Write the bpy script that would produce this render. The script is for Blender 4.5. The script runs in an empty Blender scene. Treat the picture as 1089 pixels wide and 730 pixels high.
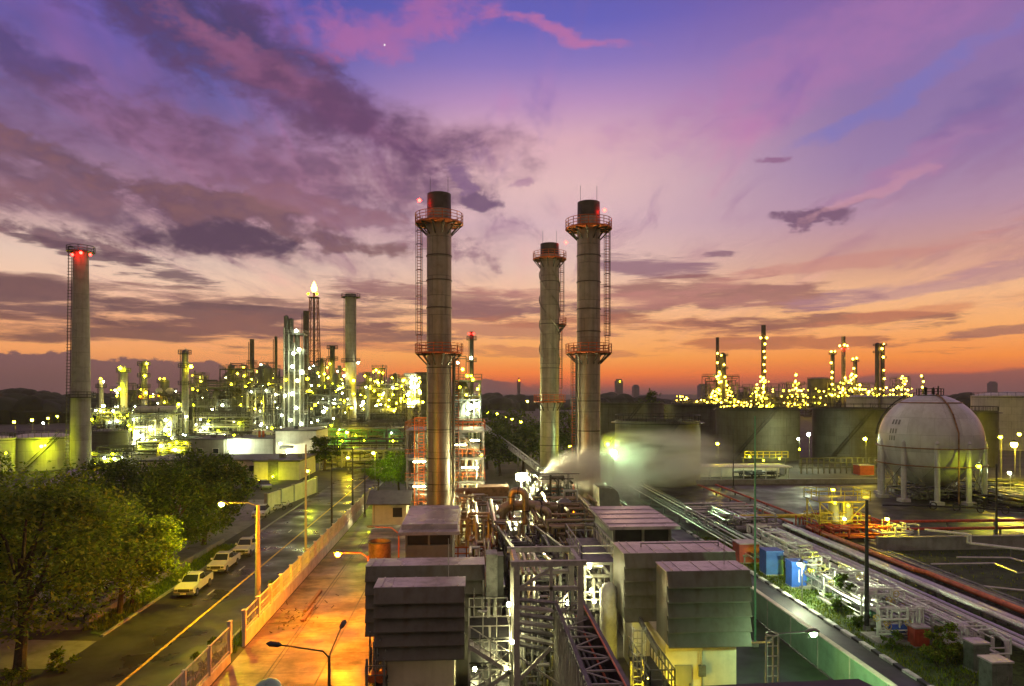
import bpy, math, random
from mathutils import Vector, Matrix
R = math.radians
sc = bpy.context.scene
col = sc.collection
rnd = random.Random(11)

# ------------------------------------------------------------------ camera
F = 726.0; CX = 544.5; HY = 417.0; CAMZ = 17.0
TH = math.atan(44.5 / F); CT, ST = math.cos(TH), math.sin(TH)
cam = bpy.data.cameras.new('camera'); cam.lens = 36.0 * F / 1089.0; cam.sensor_width = 36.0
cam.shift_y = (HY - 365.0) / 1089.0; cam.clip_end = 9000; cam.clip_start = 0.2
co = bpy.data.objects.new('camera', cam); col.objects.link(co)
co.location = (0, 0, CAMZ); co.rotation_euler = (R(90), 0, -TH); sc.camera = co

def G(px, py, z=0.0):            # survey: a sight line meets the level z
    cx = (px - CX) / F; cz = (HY - py) / F; t = (CAMZ - z) / -cz
    return t * (cx * CT + ST), t * (CT - cx * ST)
def H(px, py, y):                # survey: a sight line meets the plane at distance y
    cx = (px - CX) / F; cz = (HY - py) / F; t = y / (CT - cx * ST)
    return t * (cx * CT + ST), CAMZ + t * cz
def HX(px, y): return H(px, HY, y)[0]
def HZ(py, y): return CAMZ + (HY - py) / F * y

def lin(c):
    return tuple(((v / 255.0) / 12.92 if v / 255.0 <= 0.04045 else ((v / 255.0 + 0.055) / 1.055) ** 2.4) for v in c)

# ------------------------------------------------------------------ materials
def mat(name, color, rough=0.6, metal=0.0, var=0.25, scale=1.5, bump=0.0, dark=None, stretch=(1, 1, 1), rvar=0.0, spec=None, streak=0.0, seams=None):
    m = bpy.data.materials.new(name); m.use_nodes = True
    nt = m.node_tree; N = nt.nodes; L = nt.links
    b = N['Principled BSDF']
    tc = N.new('ShaderNodeTexCoord'); mp = N.new('ShaderNodeMapping'); mp.inputs['Scale'].default_value = stretch
    L.new(tc.outputs['Object'], mp.inputs['Vector'])
    nz = N.new('ShaderNodeTexNoise'); nz.inputs['Scale'].default_value = scale; nz.inputs['Detail'].default_value = 6; nz.inputs['Roughness'].default_value = 0.65
    L.new(mp.outputs[0], nz.inputs['Vector'])
    rp = N.new('ShaderNodeValToRGB')
    d = dark or tuple(max(0, c * (1 - var * 1.6)) for c in color)
    hi = tuple(min(1, c * (1 + var)) for c in color)
    rp.color_ramp.elements[0].position = 0.32; rp.color_ramp.elements[0].color = (*d, 1)
    rp.color_ramp.elements[1].position = 0.70; rp.color_ramp.elements[1].color = (*hi, 1)
    e = rp.color_ramp.elements.new(0.5); e.color = (*color, 1)
    L.new(nz.outputs['Fac'], rp.inputs['Fac'])
    out = rp.outputs['Color']
    if streak:
        mp2 = N.new('ShaderNodeMapping'); mp2.inputs['Scale'].default_value = (1, 1, 0.06); L.new(tc.outputs['Object'], mp2.inputs['Vector'])
        n2 = N.new('ShaderNodeTexNoise'); n2.inputs['Scale'].default_value = 2.2; n2.inputs['Detail'].default_value = 5; L.new(mp2.outputs[0], n2.inputs['Vector'])
        r2 = N.new('ShaderNodeMapRange'); r2.inputs['From Min'].default_value = 0.45; r2.inputs['From Max'].default_value = 0.75
        r2.inputs['To Min'].default_value = 0; r2.inputs['To Max'].default_value = streak; L.new(n2.outputs['Fac'], r2.inputs['Value'])
        mx = N.new('ShaderNodeMix'); mx.data_type = 'RGBA'; L.new(r2.outputs[0], mx.inputs['Factor']); L.new(out, mx.inputs[6])
        mx.inputs[7].default_value = (color[0] * .35 + .02, color[1] * .28 + .01, color[2] * .2, 1); out = mx.outputs[2]
    if seams:                                # plate joints: rings every dz, uprights n to the turn
        def mt(op, a, v=None, w_=None):
            n = N.new('ShaderNodeMath'); n.operation = op
            for i, q in enumerate((a, v, w_)):
                if q is None: continue
                if hasattr(q, 'is_output'): L.new(q, n.inputs[i])
                else: n.inputs[i].default_value = q
            return n.outputs[0]
        sx = N.new('ShaderNodeSeparateXYZ'); L.new(tc.outputs['Object'], sx.inputs[0])
        zr = mt('DIVIDE', sx.outputs[2], seams[0]); fz = mt('FRACT', zr); row = mt('FLOOR', zr)
        an = mt('FRACT', mt('MULTIPLY_ADD', mt('ARCTAN2', sx.outputs[1], sx.outputs[0]), seams[1] / 6.2832, mt('MULTIPLY', row, .5)))
        ln = mt('MAXIMUM', mt('LESS_THAN', fz, seams[2]), mt('LESS_THAN', an, seams[2] * .6))
        wn = N.new('ShaderNodeTexWhiteNoise'); wn.noise_dimensions = '2D'; cx = N.new('ShaderNodeCombineXYZ'); L.new(row, cx.inputs[0])
        L.new(mt('FLOOR', mt('MULTIPLY_ADD', mt('ARCTAN2', sx.outputs[1], sx.outputs[0]), seams[1] / 6.2832, mt('MULTIPLY', row, .5))), cx.inputs[1]); L.new(cx.outputs[0], wn.inputs['Vector'])
        fac = mt('MULTIPLY', mt('MULTIPLY_ADD', wn.outputs['Value'], .22, .89), mt('MULTIPLY_ADD', ln, -.38, 1.0))
        mm = N.new('ShaderNodeMix'); mm.data_type = 'RGBA'; mm.blend_type = 'MULTIPLY'; mm.inputs['Factor'].default_value = 1; L.new(out, mm.inputs[6]); L.new(fac, mm.inputs[7]); out = mm.outputs[2]
    L.new(out, b.inputs['Base Color'])
    b.inputs['Roughness'].default_value = rough; b.inputs['Metallic'].default_value = metal
    if spec is not None: b.inputs['Specular IOR Level'].default_value = spec
    if rvar:
        n3 = N.new('ShaderNodeTexNoise'); n3.inputs['Scale'].default_value = 0.22; n3.inputs['Detail'].default_value = 4; L.new(tc.outputs['Object'], n3.inputs['Vector'])
        mr = N.new('ShaderNodeMapRange'); mr.inputs['From Min'].default_value = 0.38; mr.inputs['From Max'].default_value = 0.62
        mr.inputs['To Min'].default_value = max(0.06, rough - rvar); mr.inputs['To Max'].default_value = min(1, rough + rvar * .5)
        L.new(n3.outputs['Fac'], mr.inputs['Value']); L.new(mr.outputs[0], b.inputs['Roughness'])
    if bump:
        bp = N.new('ShaderNodeBump'); bp.inputs['Strength'].default_value = bump; bp.inputs['Distance'].default_value = 0.05
        L.new(nz.outputs['Fac'], bp.inputs['Height']); L.new(bp.outputs[0], b.inputs['Normal'])
    return m

_em = {}
def em(kind, power):
    k = (kind, power)
    if k not in _em:
        c = {'yellow': (1.0, .80, .010), 'warm': (1.0, .78, .022), 'white': (1.0, .93, .45), 'green': (.60, 1.0, .46), 'cool': (.88, 1.0, .60), 'gold': (1.0, .60, .05), 'orange': (1.0, .26, .0005), 'red': (1.0, .012, .008), 'flame': (1.0, .5, .06), 'lime': (.86, 1.0, .005)}[kind]
        m = bpy.data.materials.new('lamp_' + kind); m.use_nodes = True; nt = m.node_tree
        nt.nodes.remove(nt.nodes['Principled BSDF']); e = nt.nodes.new('ShaderNodeEmission')
        e.inputs['Color'].default_value = (*c, 1); e.inputs['Strength'].default_value = power
        nt.links.new(e.outputs[0], nt.nodes['Material Output'].inputs['Surface'])
        _em[k] = m
    return _em[k]

def leaf_mat(name, a, b_, c):
    m = bpy.data.materials.new(name); m.use_nodes = True; nt = m.node_tree; N = nt.nodes; L = nt.links; b = N['Principled BSDF']
    g = N.new('ShaderNodeNewGeometry'); rp = N.new('ShaderNodeValToRGB')
    rp.color_ramp.elements[0].color = (*a, 1); rp.color_ramp.elements[1].color = (*c, 1)
    e = rp.color_ramp.elements.new(0.55); e.color = (*b_, 1)
    L.new(g.outputs['Random Per Island'], rp.inputs['Fac']); L.new(rp.outputs[0], b.inputs['Base Color'])
    b.inputs['Roughness'].default_value = 0.65; b.inputs['Specular IOR Level'].default_value = .15
    tr = N.new('ShaderNodeBsdfTranslucent'); L.new(rp.outputs[0], tr.inputs['Color'])
    mx = N.new('ShaderNodeMixShader'); mx.inputs[0].default_value = 0.3
    L.new(b.outputs[0], mx.inputs[1]); L.new(tr.outputs[0], mx.inputs[2]); L.new(mx.outputs[0], N['Material Output'].inputs['Surface'])
    return m

def line_ground(name, color, rough, joint=3.0, jc=0.4, wet=0.3):     # slab joints + stains + damp patches
    m = mat(name, color, rough, var=0.35, scale=0.6, rvar=wet, bump=0.12)
    nt = m.node_tree; N = nt.nodes; L = nt.links; b = N['Principled BSDF']
    src = b.inputs['Base Color'].links[0].from_socket
    tc = N.new('ShaderNodeTexCoord'); br = N.new('ShaderNodeTexBrick'); br.offset = 0
    br.inputs['Scale'].default_value = 1; br.inputs['Brick Width'].default_value = joint; br.inputs['Row Height'].default_value = joint
    br.inputs['Mortar Size'].default_value = 0.035; br.inputs['Color1'].default_value = (1, 1, 1, 1); br.inputs['Color2'].default_value = (.88, .88, .88, 1); br.inputs['Mortar'].default_value = (jc, jc, jc, 1)
    L.new(tc.outputs['Object'], br.inputs['Vector'])
    st = N.new('ShaderNodeTexNoise'); st.inputs['Scale'].default_value = 0.25; st.inputs['Detail'].default_value = 8; st.inputs['Roughness'].default_value = .7
    mp = N.new('ShaderNodeMapping'); mp.inputs['Scale'].default_value = (.8, 1.5, 1); L.new(tc.outputs['Object'], mp.inputs['Vector']); L.new(mp.outputs[0], st.inputs['Vector'])
    mr = N.new('ShaderNodeMapRange'); mr.inputs['From Min'].default_value = .42; mr.inputs['From Max'].default_value = .6; mr.inputs['To Min'].default_value = .42; mr.inputs['To Max'].default_value = 1.15
    L.new(st.outputs['Fac'], mr.inputs['Value'])
    m1 = N.new('ShaderNodeMix'); m1.data_type = 'RGBA'; m1.blend_type = 'MULTIPLY'; m1.inputs['Factor'].default_value = 1; L.new(src, m1.inputs[6]); L.new(br.outputs['Color'], m1.inputs[7])
    m2 = N.new('ShaderNodeMix'); m2.data_type = 'RGBA'; m2.blend_type = 'MULTIPLY'; m2.inputs['Factor'].default_value = 1; L.new(m1.outputs[2], m2.inputs[6]); L.new(mr.outputs[0], m2.inputs[7])
    L.new(m2.outputs[2], b.inputs['Base Color'])
    return m

M = {}
M['asphalt'] = mat('asphalt', (.032, .029, .027), .55, var=.35, scale=.8, rvar=.3, bump=.2)
M['asphalt_wet'] = mat('wet_asphalt', (.035, .033, .03), .55, var=.4, scale=.35, rvar=.22, bump=.15)
M['ground'] = mat('dark_soil', (.06, .056, .042), .8, var=.5, scale=.12, bump=.2)
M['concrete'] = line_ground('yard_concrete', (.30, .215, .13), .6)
M['concrete_grey'] = mat('grey_concrete', (.28, .27, .25), .75, var=.2, scale=.8, streak=.25)
M['path'] = mat('pale_paving', (.22, .21, .18), .75, var=.25, scale=.7)
M['kerb'] = mat('kerb_concrete', (.3, .29, .26), .8, var=.2)
M['yellow_paint'] = mat('yellow_road_paint', (.62, .42, .05), .6, var=.35, scale=3)
M['white_paint'] = mat('white_road_paint', (.6, .6, .55), .6, var=.3, scale=3)
M['grass'] = mat('grass', (.06, .1, .02), .9, var=.5, scale=2.5, bump=.5)
M['lawn_dark'] = mat('dark_grass', (.035, .055, .018), .9, var=.5, scale=.6, bump=.4)
M['court'] = mat('green_court_paint', (.03, .062, .022), .6, var=.3, scale=.5, rvar=.2)
M['stack'] = mat('weathered_stack_steel', (.31, .265, .215), .42, .5, var=.14, scale=.9, streak=.55, seams=(2.4, 3, .035))
M['stack_dark'] = mat('soot_dark_steel', (.09, .075, .062), .5, .4, var=.25, scale=1.2)
M['stack_seam'] = mat('dark_flange_ring', (.075, .06, .05), .5, .4)
M['conc_stack'] = mat('chimney_concrete', (.33, .31, .27), .75, var=.12, scale=.7, streak=.3, seams=(3.2, 2, .02))
M['rust_orange'] = mat('orange_steel_paint', (.55, .12, .025), .5, .1, var=.3, scale=2)
M['red_paint'] = mat('red_pipe_paint', (.42, .06, .03), .5, .1, var=.3, scale=2)
M['orange_pipe'] = mat('orange_red_pipe_paint', (.62, .16, .07), .45, .0, var=.2, scale=2)
M['galv'] = mat('galvanised_steel', (.42, .41, .36), .5, .1, var=.2, scale=3)
M['steel_dark'] = mat('dark_steel', (.05, .05, .05), .5, .5, var=.3, scale=2)
M['steel_mid'] = mat('grey_steel', (.2, .2, .19), .5, .5, var=.3, scale=2)
M['purple_steel'] = mat('grey_purple_steel', (.105, .095, .10), .55, .1, var=.25)
M['pipe_silver'] = mat('lagged_silver_pipe', (.55, .54, .5), .3, .75, var=.15, scale=2)
M['pipe_white'] = mat('white_pipe_paint', (.7, .7, .66), .4, .0, var=.15, scale=2)
M['pipe_green'] = mat('green_pipe_paint', (.1, .28, .16), .45, .0, var=.2, scale=2)
M['pipe_brass'] = mat('dull_bronze_cladding', (.38, .29, .18), .35, .7, var=.2, scale=1.5)
M['duct_brown'] = mat('rusty_brown_duct', (.26, .14, .075), .55, .4, var=.35, scale=1.6)
M['louvre'] = mat('grey_louvre_sheet', (.105, .1, .082), .55, .1, var=.2, scale=.8, streak=.6, bump=.35)
M['roofing'] = mat('pale_roof_sheet', (.46, .40, .40), .36, .1, var=.22, scale=1.1, rvar=.15)
M['roof_dark'] = mat('dark_roof_sheet', (.09, .085, .09), .6, .1, var=.3, scale=1)
M['wall_cream'] = mat('cream_wall', (.62, .56, .42), .65, var=.12, scale=.7, streak=.2)
M['plant_floor'] = mat('oily_plant_floor', (.10, .09, .07), .6, var=.5, scale=.5, rvar=.3, bump=.1)
M['wall_grey'] = mat('grey_cladding', (.22, .21, .17), .6, .1, var=.14, scale=.8, streak=.2)
M['wall_white'] = mat('white_wall', (.72, .71, .66), .65, var=.1, scale=.6, streak=.2)
M['fence_paint'] = mat('cream_fence_paint', (.66, .6, .48), .6, var=.16, scale=1.2, streak=.25)
M['fence_green'] = mat('green_fence_sheet', (.22, .36, .25), .5, .1, var=.15, scale=1, streak=.2)
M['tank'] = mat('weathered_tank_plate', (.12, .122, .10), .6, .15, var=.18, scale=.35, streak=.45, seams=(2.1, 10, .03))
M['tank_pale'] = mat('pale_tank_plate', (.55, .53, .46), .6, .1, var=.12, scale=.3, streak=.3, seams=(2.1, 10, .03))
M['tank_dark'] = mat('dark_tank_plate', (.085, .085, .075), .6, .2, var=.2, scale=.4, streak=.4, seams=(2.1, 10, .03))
M['sphere'] = mat('white_sphere_paint', (.56, .55, .56), .32, .0, var=.1, scale=.35, streak=.2, seams=(2.6, 12, .016))
M['bark'] = mat('bark', (.07, .05, .03), .9, var=.4, scale=4, bump=.6)
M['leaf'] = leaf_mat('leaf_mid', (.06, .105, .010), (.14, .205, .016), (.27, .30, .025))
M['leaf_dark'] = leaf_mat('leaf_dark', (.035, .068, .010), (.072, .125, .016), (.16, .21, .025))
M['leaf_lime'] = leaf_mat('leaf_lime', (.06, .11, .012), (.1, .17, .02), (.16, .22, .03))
M['car_white'] = mat('white_car_paint', (.62, .62, .58), .25, .0, var=.04)
M['car_silver'] = mat('silver_car_paint', (.45, .47, .5), .25, .6, var=.05)
M['glass'] = mat('dark_glass', (.02, .025, .03), .08, .0, var=.1)
M['rubber'] = mat('tyre_rubber', (.02, .02, .02), .85, var=.2)
M['chrome'] = mat('chrome', (.6, .6, .6), .2, .9, var=.05)
M['blue'] = mat('blue_cabin_paint', (.03, .10, .42), .45, var=.15, scale=1.5)
M['red_box'] = mat('red_container_paint', (.38, .05, .03), .5, var=.25, scale=1.5)
M['yellow_steel'] = mat('yellow_steel_paint', (.62, .48, .06), .5, var=.2, scale=2)
M['black'] = mat('black_plastic', (.025, .025, .025), .5, var=.2)
M['conc_pole'] = mat('pole_concrete', (.34, .3, .25), .7, var=.15, streak=.2)
M['dirt_gold'] = mat('dusty_timber', (.30, .2, .11), .7, var=.3)
M['flare_steel'] = mat('flare_red_steel', (.22, .075, .05), .6, .2, var=.3, scale=.3)
M['haze_tower'] = mat('city_facade', (.18, .17, .18), .7, var=.1)
M['wood_far'] = mat('far_foliage', (.022, .032, .016), .95, var=.5, scale=.05, bump=.6)
M['parapet'] = mat('dark_parapet', (.03, .027, .03), .6, var=.3)

# ------------------------------------------------------------------ mesh builder
EACH = {'leg', 'support', 'post', 'mullion'}
class MB:
    def __init__(s): s.v = []; s.f = []; s.sm = []
    def add(s, vs, fs, smooth=False):
        b = len(s.v); s.v.extend(tuple(x) for x in vs)
        for f in fs: s.f.append(tuple(b + i for i in f)); s.sm.append(smooth)
        return s
    def bx(s, x0, x1, y0, y1, z0, z1):
        if x0 > x1: x0, x1 = x1, x0
        if y0 > y1: y0, y1 = y1, y0
        return s.add([(x0, y0, z0), (x1, y0, z0), (x1, y1, z0), (x0, y1, z0), (x0, y0, z1), (x1, y0, z1), (x1, y1, z1), (x0, y1, z1)],
                     [(0, 3, 2, 1), (4, 5, 6, 7), (0, 1, 5, 4), (1, 2, 6, 5), (2, 3, 7, 6), (3, 0, 4, 7)])
    def prism_x(s, prof, x0, x1):        # closed profile in (y,z), extruded along x
        n = len(prof)
        vs = [(x0, y, z) for y, z in prof] + [(x1, y, z) for y, z in prof]
        fs = [(i, (i + 1) % n, n + (i + 1) % n, n + i) for i in range(n)] + [tuple(range(n - 1, -1, -1)), tuple(range(n, 2 * n))]
        return s.add(vs, fs)
    def prism_y(s, prof, y0, y1):
        n = len(prof)
        vs = [(x, y0, z) for x, z in prof] + [(x, y1, z) for x, z in prof]
        fs = [((i + 1) % n, i, n + i, n + (i + 1) % n) for i in range(n)] + [tuple(range(n)), tuple(range(2 * n - 1, n - 1, -1))]
        return s.add(vs, fs)
    def bar(s, p, q, w, h=None):
        h = h or w; p = Vector(p); q = Vector(q); d = (q - p)
        if d.length < 1e-6: return s
        d.normalize(); up = Vector((0, 0, 1)) if abs(d.z) < .95 else Vector((0, 1, 0))
        a = d.cross(up).normalized() * (w / 2); b = a.normalized().cross(d).normalized() * (h / 2)
        vs = [p - a - b, p + a - b, p + a + b, p - a + b, q - a - b, q + a - b, q + a + b, q - a + b]
        return s.add(vs, [(0, 3, 2, 1), (4, 5, 6, 7), (0, 1, 5, 4), (1, 2, 6, 5), (2, 3, 7, 6), (3, 0, 4, 7)])
    def tube(s, pts, r, n=8, caps=True):
        pts = [Vector(p) for p in pts]; rs = r if isinstance(r, (list, tuple)) else [r] * len(pts)
        vs = []; m = len(pts); pa = None
        for i, p in enumerate(pts):
            d0 = (pts[i] - pts[i - 1]).normalized() if i else (pts[1] - pts[0]).normalized()
            d1 = (pts[i + 1] - pts[i]).normalized() if i < m - 1 else d0
            d = (d0 + d1)
            d = d.normalized() if d.length > 1e-4 else d1
            if pa is None:
                up = Vector((0, 0, 1)) if abs(d.z) < .9 else Vector((1, 0, 0)); a = d.cross(up).normalized()
            else:
                a = pa - d * pa.dot(d)
                a = a.normalized() if a.length > 1e-4 else d.orthogonal().normalized()
            pa = a; b = a.cross(d).normalized()
            k = 1 / max(.5, math.sqrt(max(.05, (1 + d0.dot(d1)) / 2)))
            bis = (d1 - d0); bis = bis.normalized() if bis.length > 1e-4 else None
            for j in range(n):
                t = 2 * math.pi * j / n; o = (a * math.cos(t) + b * math.sin(t)) * rs[i]
                if bis is not None: o = o + bis * (o.dot(bis)) * (k - 1)
                vs.append(p + o)
        fs = [(i * n + j, (i + 1) * n + j, (i + 1) * n + (j + 1) % n, i * n + (j + 1) % n) for i in range(m - 1) for j in range(n)]
        s.add(vs, fs, True)
        if caps: s.add([vs[j] for j in range(n)], [tuple(range(n))]); s.add([vs[(m - 1) * n + j] for j in range(n)], [tuple(range(n - 1, -1, -1))])
        return s
    def lathe(s, c, prof, n=24, a0=0, a1=None):
        cx, cy, cz = c; full = a1 is None; a1 = a0 + 2 * math.pi if full else a1
        k = n if full else n + 1; vs = []
        for r, z in prof:
            for j in range(k):
                t = a0 + (a1 - a0) * j / n; vs.append((cx + r * math.cos(t), cy + r * math.sin(t), cz + z))
        fs = []
        for i in range(len(prof) - 1):
            for j in range(n):
                j2 = (j + 1) % k; fs.append((i * k + j, i * k + j2, (i + 1) * k + j2, (i + 1) * k + j))
        return s.add(vs, fs, True)
    def ring(s, c, r0, r1, h, n=24): return s.lathe(c, [(r0, 0), (r1, 0), (r1, h), (r0, h), (r0, 0)], n)
    def ball(s, c, r, nu=16, nv=8, sz=1.0):
        return s.lathe(c, [(max(.0005, r * math.sin(math.pi * i / nv)), -r * sz * math.cos(math.pi * i / nv)) for i in range(nv + 1)], nu)
    def build(s, name, m, parent=None, kind=None, label=None, loc=None):
        if parent is not None and name in EACH and len(s.v) > 8 and len(s.v) % 8 == 0 and len(s.f) * 8 == len(s.v) * 6:
            o = None
            for i in range(len(s.v) // 8):      # every post, leg or support is a mesh of its own
                q = MB(); q.add(s.v[i * 8:i * 8 + 8], [tuple(k - i * 8 for k in f) for f in s.f[i * 6:i * 6 + 6]]); o = q.build(name, m, parent, kind, label)
            return o
        org = Vector(loc) if loc is not None else Vector((0, 0, 0))
        if parent is not None:
            p = parent; org = Vector((0, 0, 0))
            while p is not None: org = org + p.location; p = p.parent
        me = bpy.data.meshes.new(name)
        me.from_pydata([(x - org.x, y - org.y, z - org.z) for x, y, z in s.v], [], s.f)
        me.polygons.foreach_set('use_smooth', s.sm)
        if any(s.sm): me.set_sharp_from_angle(angle=R(40))
        me.materials.append(M[m] if isinstance(m, str) else m)
        o = bpy.data.objects.new(name, me); col.objects.link(o)
        if parent is not None: o.parent = parent
        else: o.location = org
        if kind: o['kind'] = kind
        if label: o['label'] = label
        return o

def thing(name, label, cat, loc=(0, 0, 0), group=None):
    o = bpy.data.objects.new(name, None); col.objects.link(o); o.location = loc; o.empty_display_size = .2
    o['label'] = label; o['category'] = cat
    if group: o['group'] = group
    return o
def tag(o, label, cat, group=None):
    o['label'] = label; o['category'] = cat
    if group: o['group'] = group
    return o
def copy_tree(o, parent=None):
    c = o.copy(); col.objects.link(c); c.parent = parent
    for ch in list(o.children): copy_tree(ch, c)
    return c
_bm = {}
def bulb(parent, pos, r, kind, power, name='lamp'):      # a lit globe, part of its thing
    k = (round(r, 3), kind, power)
    if k not in _bm:
        mb = MB(); mb.ball((0, 0, 0), r, 8, 5)
        me = bpy.data.meshes.new('lamp_globe'); me.from_pydata(mb.v, [], mb.f); me.polygons.foreach_set('use_smooth', mb.sm)
        me.materials.append(em(kind, power)); _bm[k] = me
    o = bpy.data.objects.new(name, _bm[k]); col.objects.link(o); o.parent = parent
    org = Vector((0, 0, 0)); p = parent
    while p is not None: org = org + p.location; p = p.parent
    o.location = Vector(pos) - org
    return o
def struct(name, mb, m): return mb.build(name, m, None, 'structure')

def rail(mb, pts, h=1.1, r=.03, step=1.5, mid=True):
    for a, b in zip(pts, pts[1:]):
        a = Vector(a); b = Vector(b); L = (b - a).length; n = max(1, int(round(L / step)))
        for i in range(n + 1):
            p = a.lerp(b, i / n); mb.bar(p, p + Vector((0, 0, h)), r * 2)
        for k in ((h, h * .55) if mid else (h,)): mb.bar(a + Vector((0, 0, k)), b + Vector((0, 0, k)), r * 2)
def ladder(mb, x, y, z0, z1, w=.5, ax='x', step=.4, r=.03):
    dx, dy = (w / 2, 0) if ax == 'x' else (0, w / 2)
    mb.bar((x - dx, y - dy, z0), (x - dx, y - dy, z1), r * 2); mb.bar((x + dx, y + dy, z0), (x + dx, y + dy, z1), r * 2)
    z = z0 + step
    while z < z1: mb.bar((x - dx, y - dy, z), (x + dx, y + dy, z), r * 1.6); z += step
def truss(mb, p, q, h, n, w=.08):
    p = Vector(p); q = Vector(q); up = Vector((0, 0, h))
    mb.bar(p, q, w); mb.bar(p + up, q + up, w)
    for i in range(n + 1):
        a = p.lerp(q, i / n); mb.bar(a, a + up, w * .8)
        if i < n:
            b = p.lerp(q, (i + 1) / n); mb.bar(*((a, b + up) if i % 2 else (a + up, b)), w * .7)
def clutter(mb, x0, x1, y0, y1, z0, z1, n, r0, r1, rg, seg=6):     # orthogonal pipe runs
    for _ in range(n):
        p = Vector((rg.uniform(x0, x1), rg.uniform(y0, y1), rg.uniform(z0, z1))); pts = [p.copy()]; last = -1
        for k in range(rg.randint(2, 5)):
            ax = rg.choice([a for a in (0, 1, 2, 2) if a != last]); last = ax
            lo, hi = ((x0, x1), (y0, y1), (z0, z1))[ax]; q = pts[-1].copy(); q[ax] = rg.uniform(lo, hi)
            if abs(q[ax] - pts[-1][ax]) < r1 * 4: continue
            pts.append(q)
        if len(pts) > 1: mb.tube(pts, rg.uniform(r0, r1), seg)

exec_parts = []
# ------------------------------------------------------------------ the ground and the roads
def sheet(name, m, pts, z, parent=None):
    mb = MB(); mb.add([(x, y, z) for x, y in pts], [tuple(range(len(pts)))]); return mb.build(name, m, parent, 'structure')
def rect(name, m, x0, x1, y0, y1, z): return sheet(name, m, [(x0, y0), (x1, y0), (x1, y1), (x0, y1)], z)
rect('ground', 'ground', -2500, 2500, -300, 4500, 0.0)
road = rect('road', 'asphalt', -25.4, -16.4, 10, 230, .012)
sheet('driveway', 'path', [(-25.4, 43.5), (-25.4, 48.2), (-34, 49.2), (-48, 50.5), (-48, 44.5), (-34, 44.0)], .010)
cl = MB(); cl.bx(-20.42, -20.22, 12, 225, .014, .017); cl.build('centre_line', 'yellow_paint', road, 'structure')
for y0 in (58.5, 66.5, 75, 84, 93):
    mk = MB(); mk.bx(-22.0, -21.86, y0, y0 + 1.6, .014, .017); mk.build('bay_marking', 'white_paint', road, 'structure')
k = MB(); k.bx(-25.6, -25.4, 49, 110, 0, .14); k.bx(-16.4, -16.2, 20, 200, 0, .14); struct('kerb', k, 'kerb')
sheet('grass_verge', 'grass', [(-25.6, 49.2), (-25.6, 78), (-27.6, 78), (-27.6, 52.0), (-26.6, 49.6)], .06)
rect('verge', 'lawn_dark', -16.2, -15.2, 20, 110, .05)
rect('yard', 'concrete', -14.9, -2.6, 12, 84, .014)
rect('parking_lot', 'path', -46, -27.8, 50.5, 110, .008)
rect('plant_floor', 'plant_floor', -2.6, 15.5, 12, 110, .010)
rect('service_road', 'asphalt_wet', 21.8, 26.2, 5, 118, .012)
rect('court', 'court', 13.0, 21.2, 14, 60, .016)
rect('pipe_yard', 'grass', 26.5, 39.0, 20, 82, .010)
rect('basin_floor', 'lawn_dark', 42, 110, 36, 70.4, .008)
rect('dark_apron', 'asphalt_wet', 27, 120, 84, 120, .009)
sheet('wet_apron', 'asphalt_wet', [(47, 73), (125, 73), (125, 84), (47, 84)], .010)
rect('side_yard', 'path', -14.9, -2.6, 84.2, 100, .012)
mk = MB(); mk.bx(-12.3, -12.2, 20, 80, .018, .020); mk.bx(-9.05, -8.95, 20, 80, .018, .020); mk.build('drain_channel', 'stack_dark', None, 'structure')
for i, (px, py, l, lab) in enumerate([(333, 640, 5.5, 'dark timber beam lying on the yard near the fence'), (327, 655, 3.0, 'shorter dark beam lying beside the long one on the yard')]):
    x_, y_ = G(px, py); t = MB(); t.bx(x_ - .12, x_ + .12, y_ - l / 2, y_ + l / 2, .016, .2); tag(t.build('timber_beam', 'duct_brown'), lab, 'beam')
x_, y_ = G(318, 655); t = MB(); rg = random.Random(6)
for _ in range(60): q = Vector((x_ + rg.gauss(0, .7), y_ + rg.gauss(0, 1.6), .02)); t.bar(q, q + Vector((rg.uniform(-.3, .3), rg.uniform(-.3, .3), rg.uniform(0, .2))), .05, .03)
t.build('debris', 'bark', None, 'stuff')
# painted kerb of the service road
kb = MB(); kb.bx(26.2, 26.5, 20, 100, 0, .16); kb = kb.build('painted_kerb', 'black', None, 'structure')
y = 34.0; seg = MB()
while y < 80: seg.bx(26.17, 26.53, y, y + 1.35, .01, .175); y += 2.3
seg.build('painted_band', 'white_paint', kb, 'structure')
# low bund walls of the basin
bd = MB(); bd.bx(43.5, 112, 70.4, 70.8, 0, 1.35); bd.bx(41.8, 42.2, 36, 70.8, 0, .7); bd.bx(43.5, 112, 70.3, 70.9, 1.35, 1.47)
tag(bd.build('bund_wall', 'concrete_grey'), 'long low concrete bund wall behind the dark grass basin', 'wall')
# grass tufts along the kerbs (nobody would count them)
gt = MB(); rg = random.Random(3)
def tuft(x, y, z, h, n):
    for _ in range(n):
        a = rg.uniform(0, 6.28); l = rg.uniform(.4, 1) * h; w_ = rg.uniform(.02, .05); b = rg.uniform(.1, .5) * l
        px_, py_ = x + rg.uniform(-.15, .15), y + rg.uniform(-.15, .15)
        gt.add([(px_ - w_ * math.sin(a), py_ + w_ * math.cos(a), z), (px_ + w_ * math.sin(a), py_ - w_ * math.cos(a), z), (px_ + b * math.cos(a), py_ + b * math.sin(a), z + l)], [(0, 1, 2)])
for _ in range(1500): tuft(rg.uniform(-27.6, -25.7), rg.uniform(50, 77), .05, .35, 3)
for _ in range(900): tuft(rg.uniform(-16.15, -15.25), rg.uniform(36, 100), .05, .5, 3)
for _ in range(3600): tuft(rg.uniform(26.6, 31.5), rg.uniform(34, 78), .01, .26, 3)
for _ in range(1600): tuft(rg.uniform(42.5, 75), rg.uniform(40, 70), .008, .28, 2)
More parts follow.
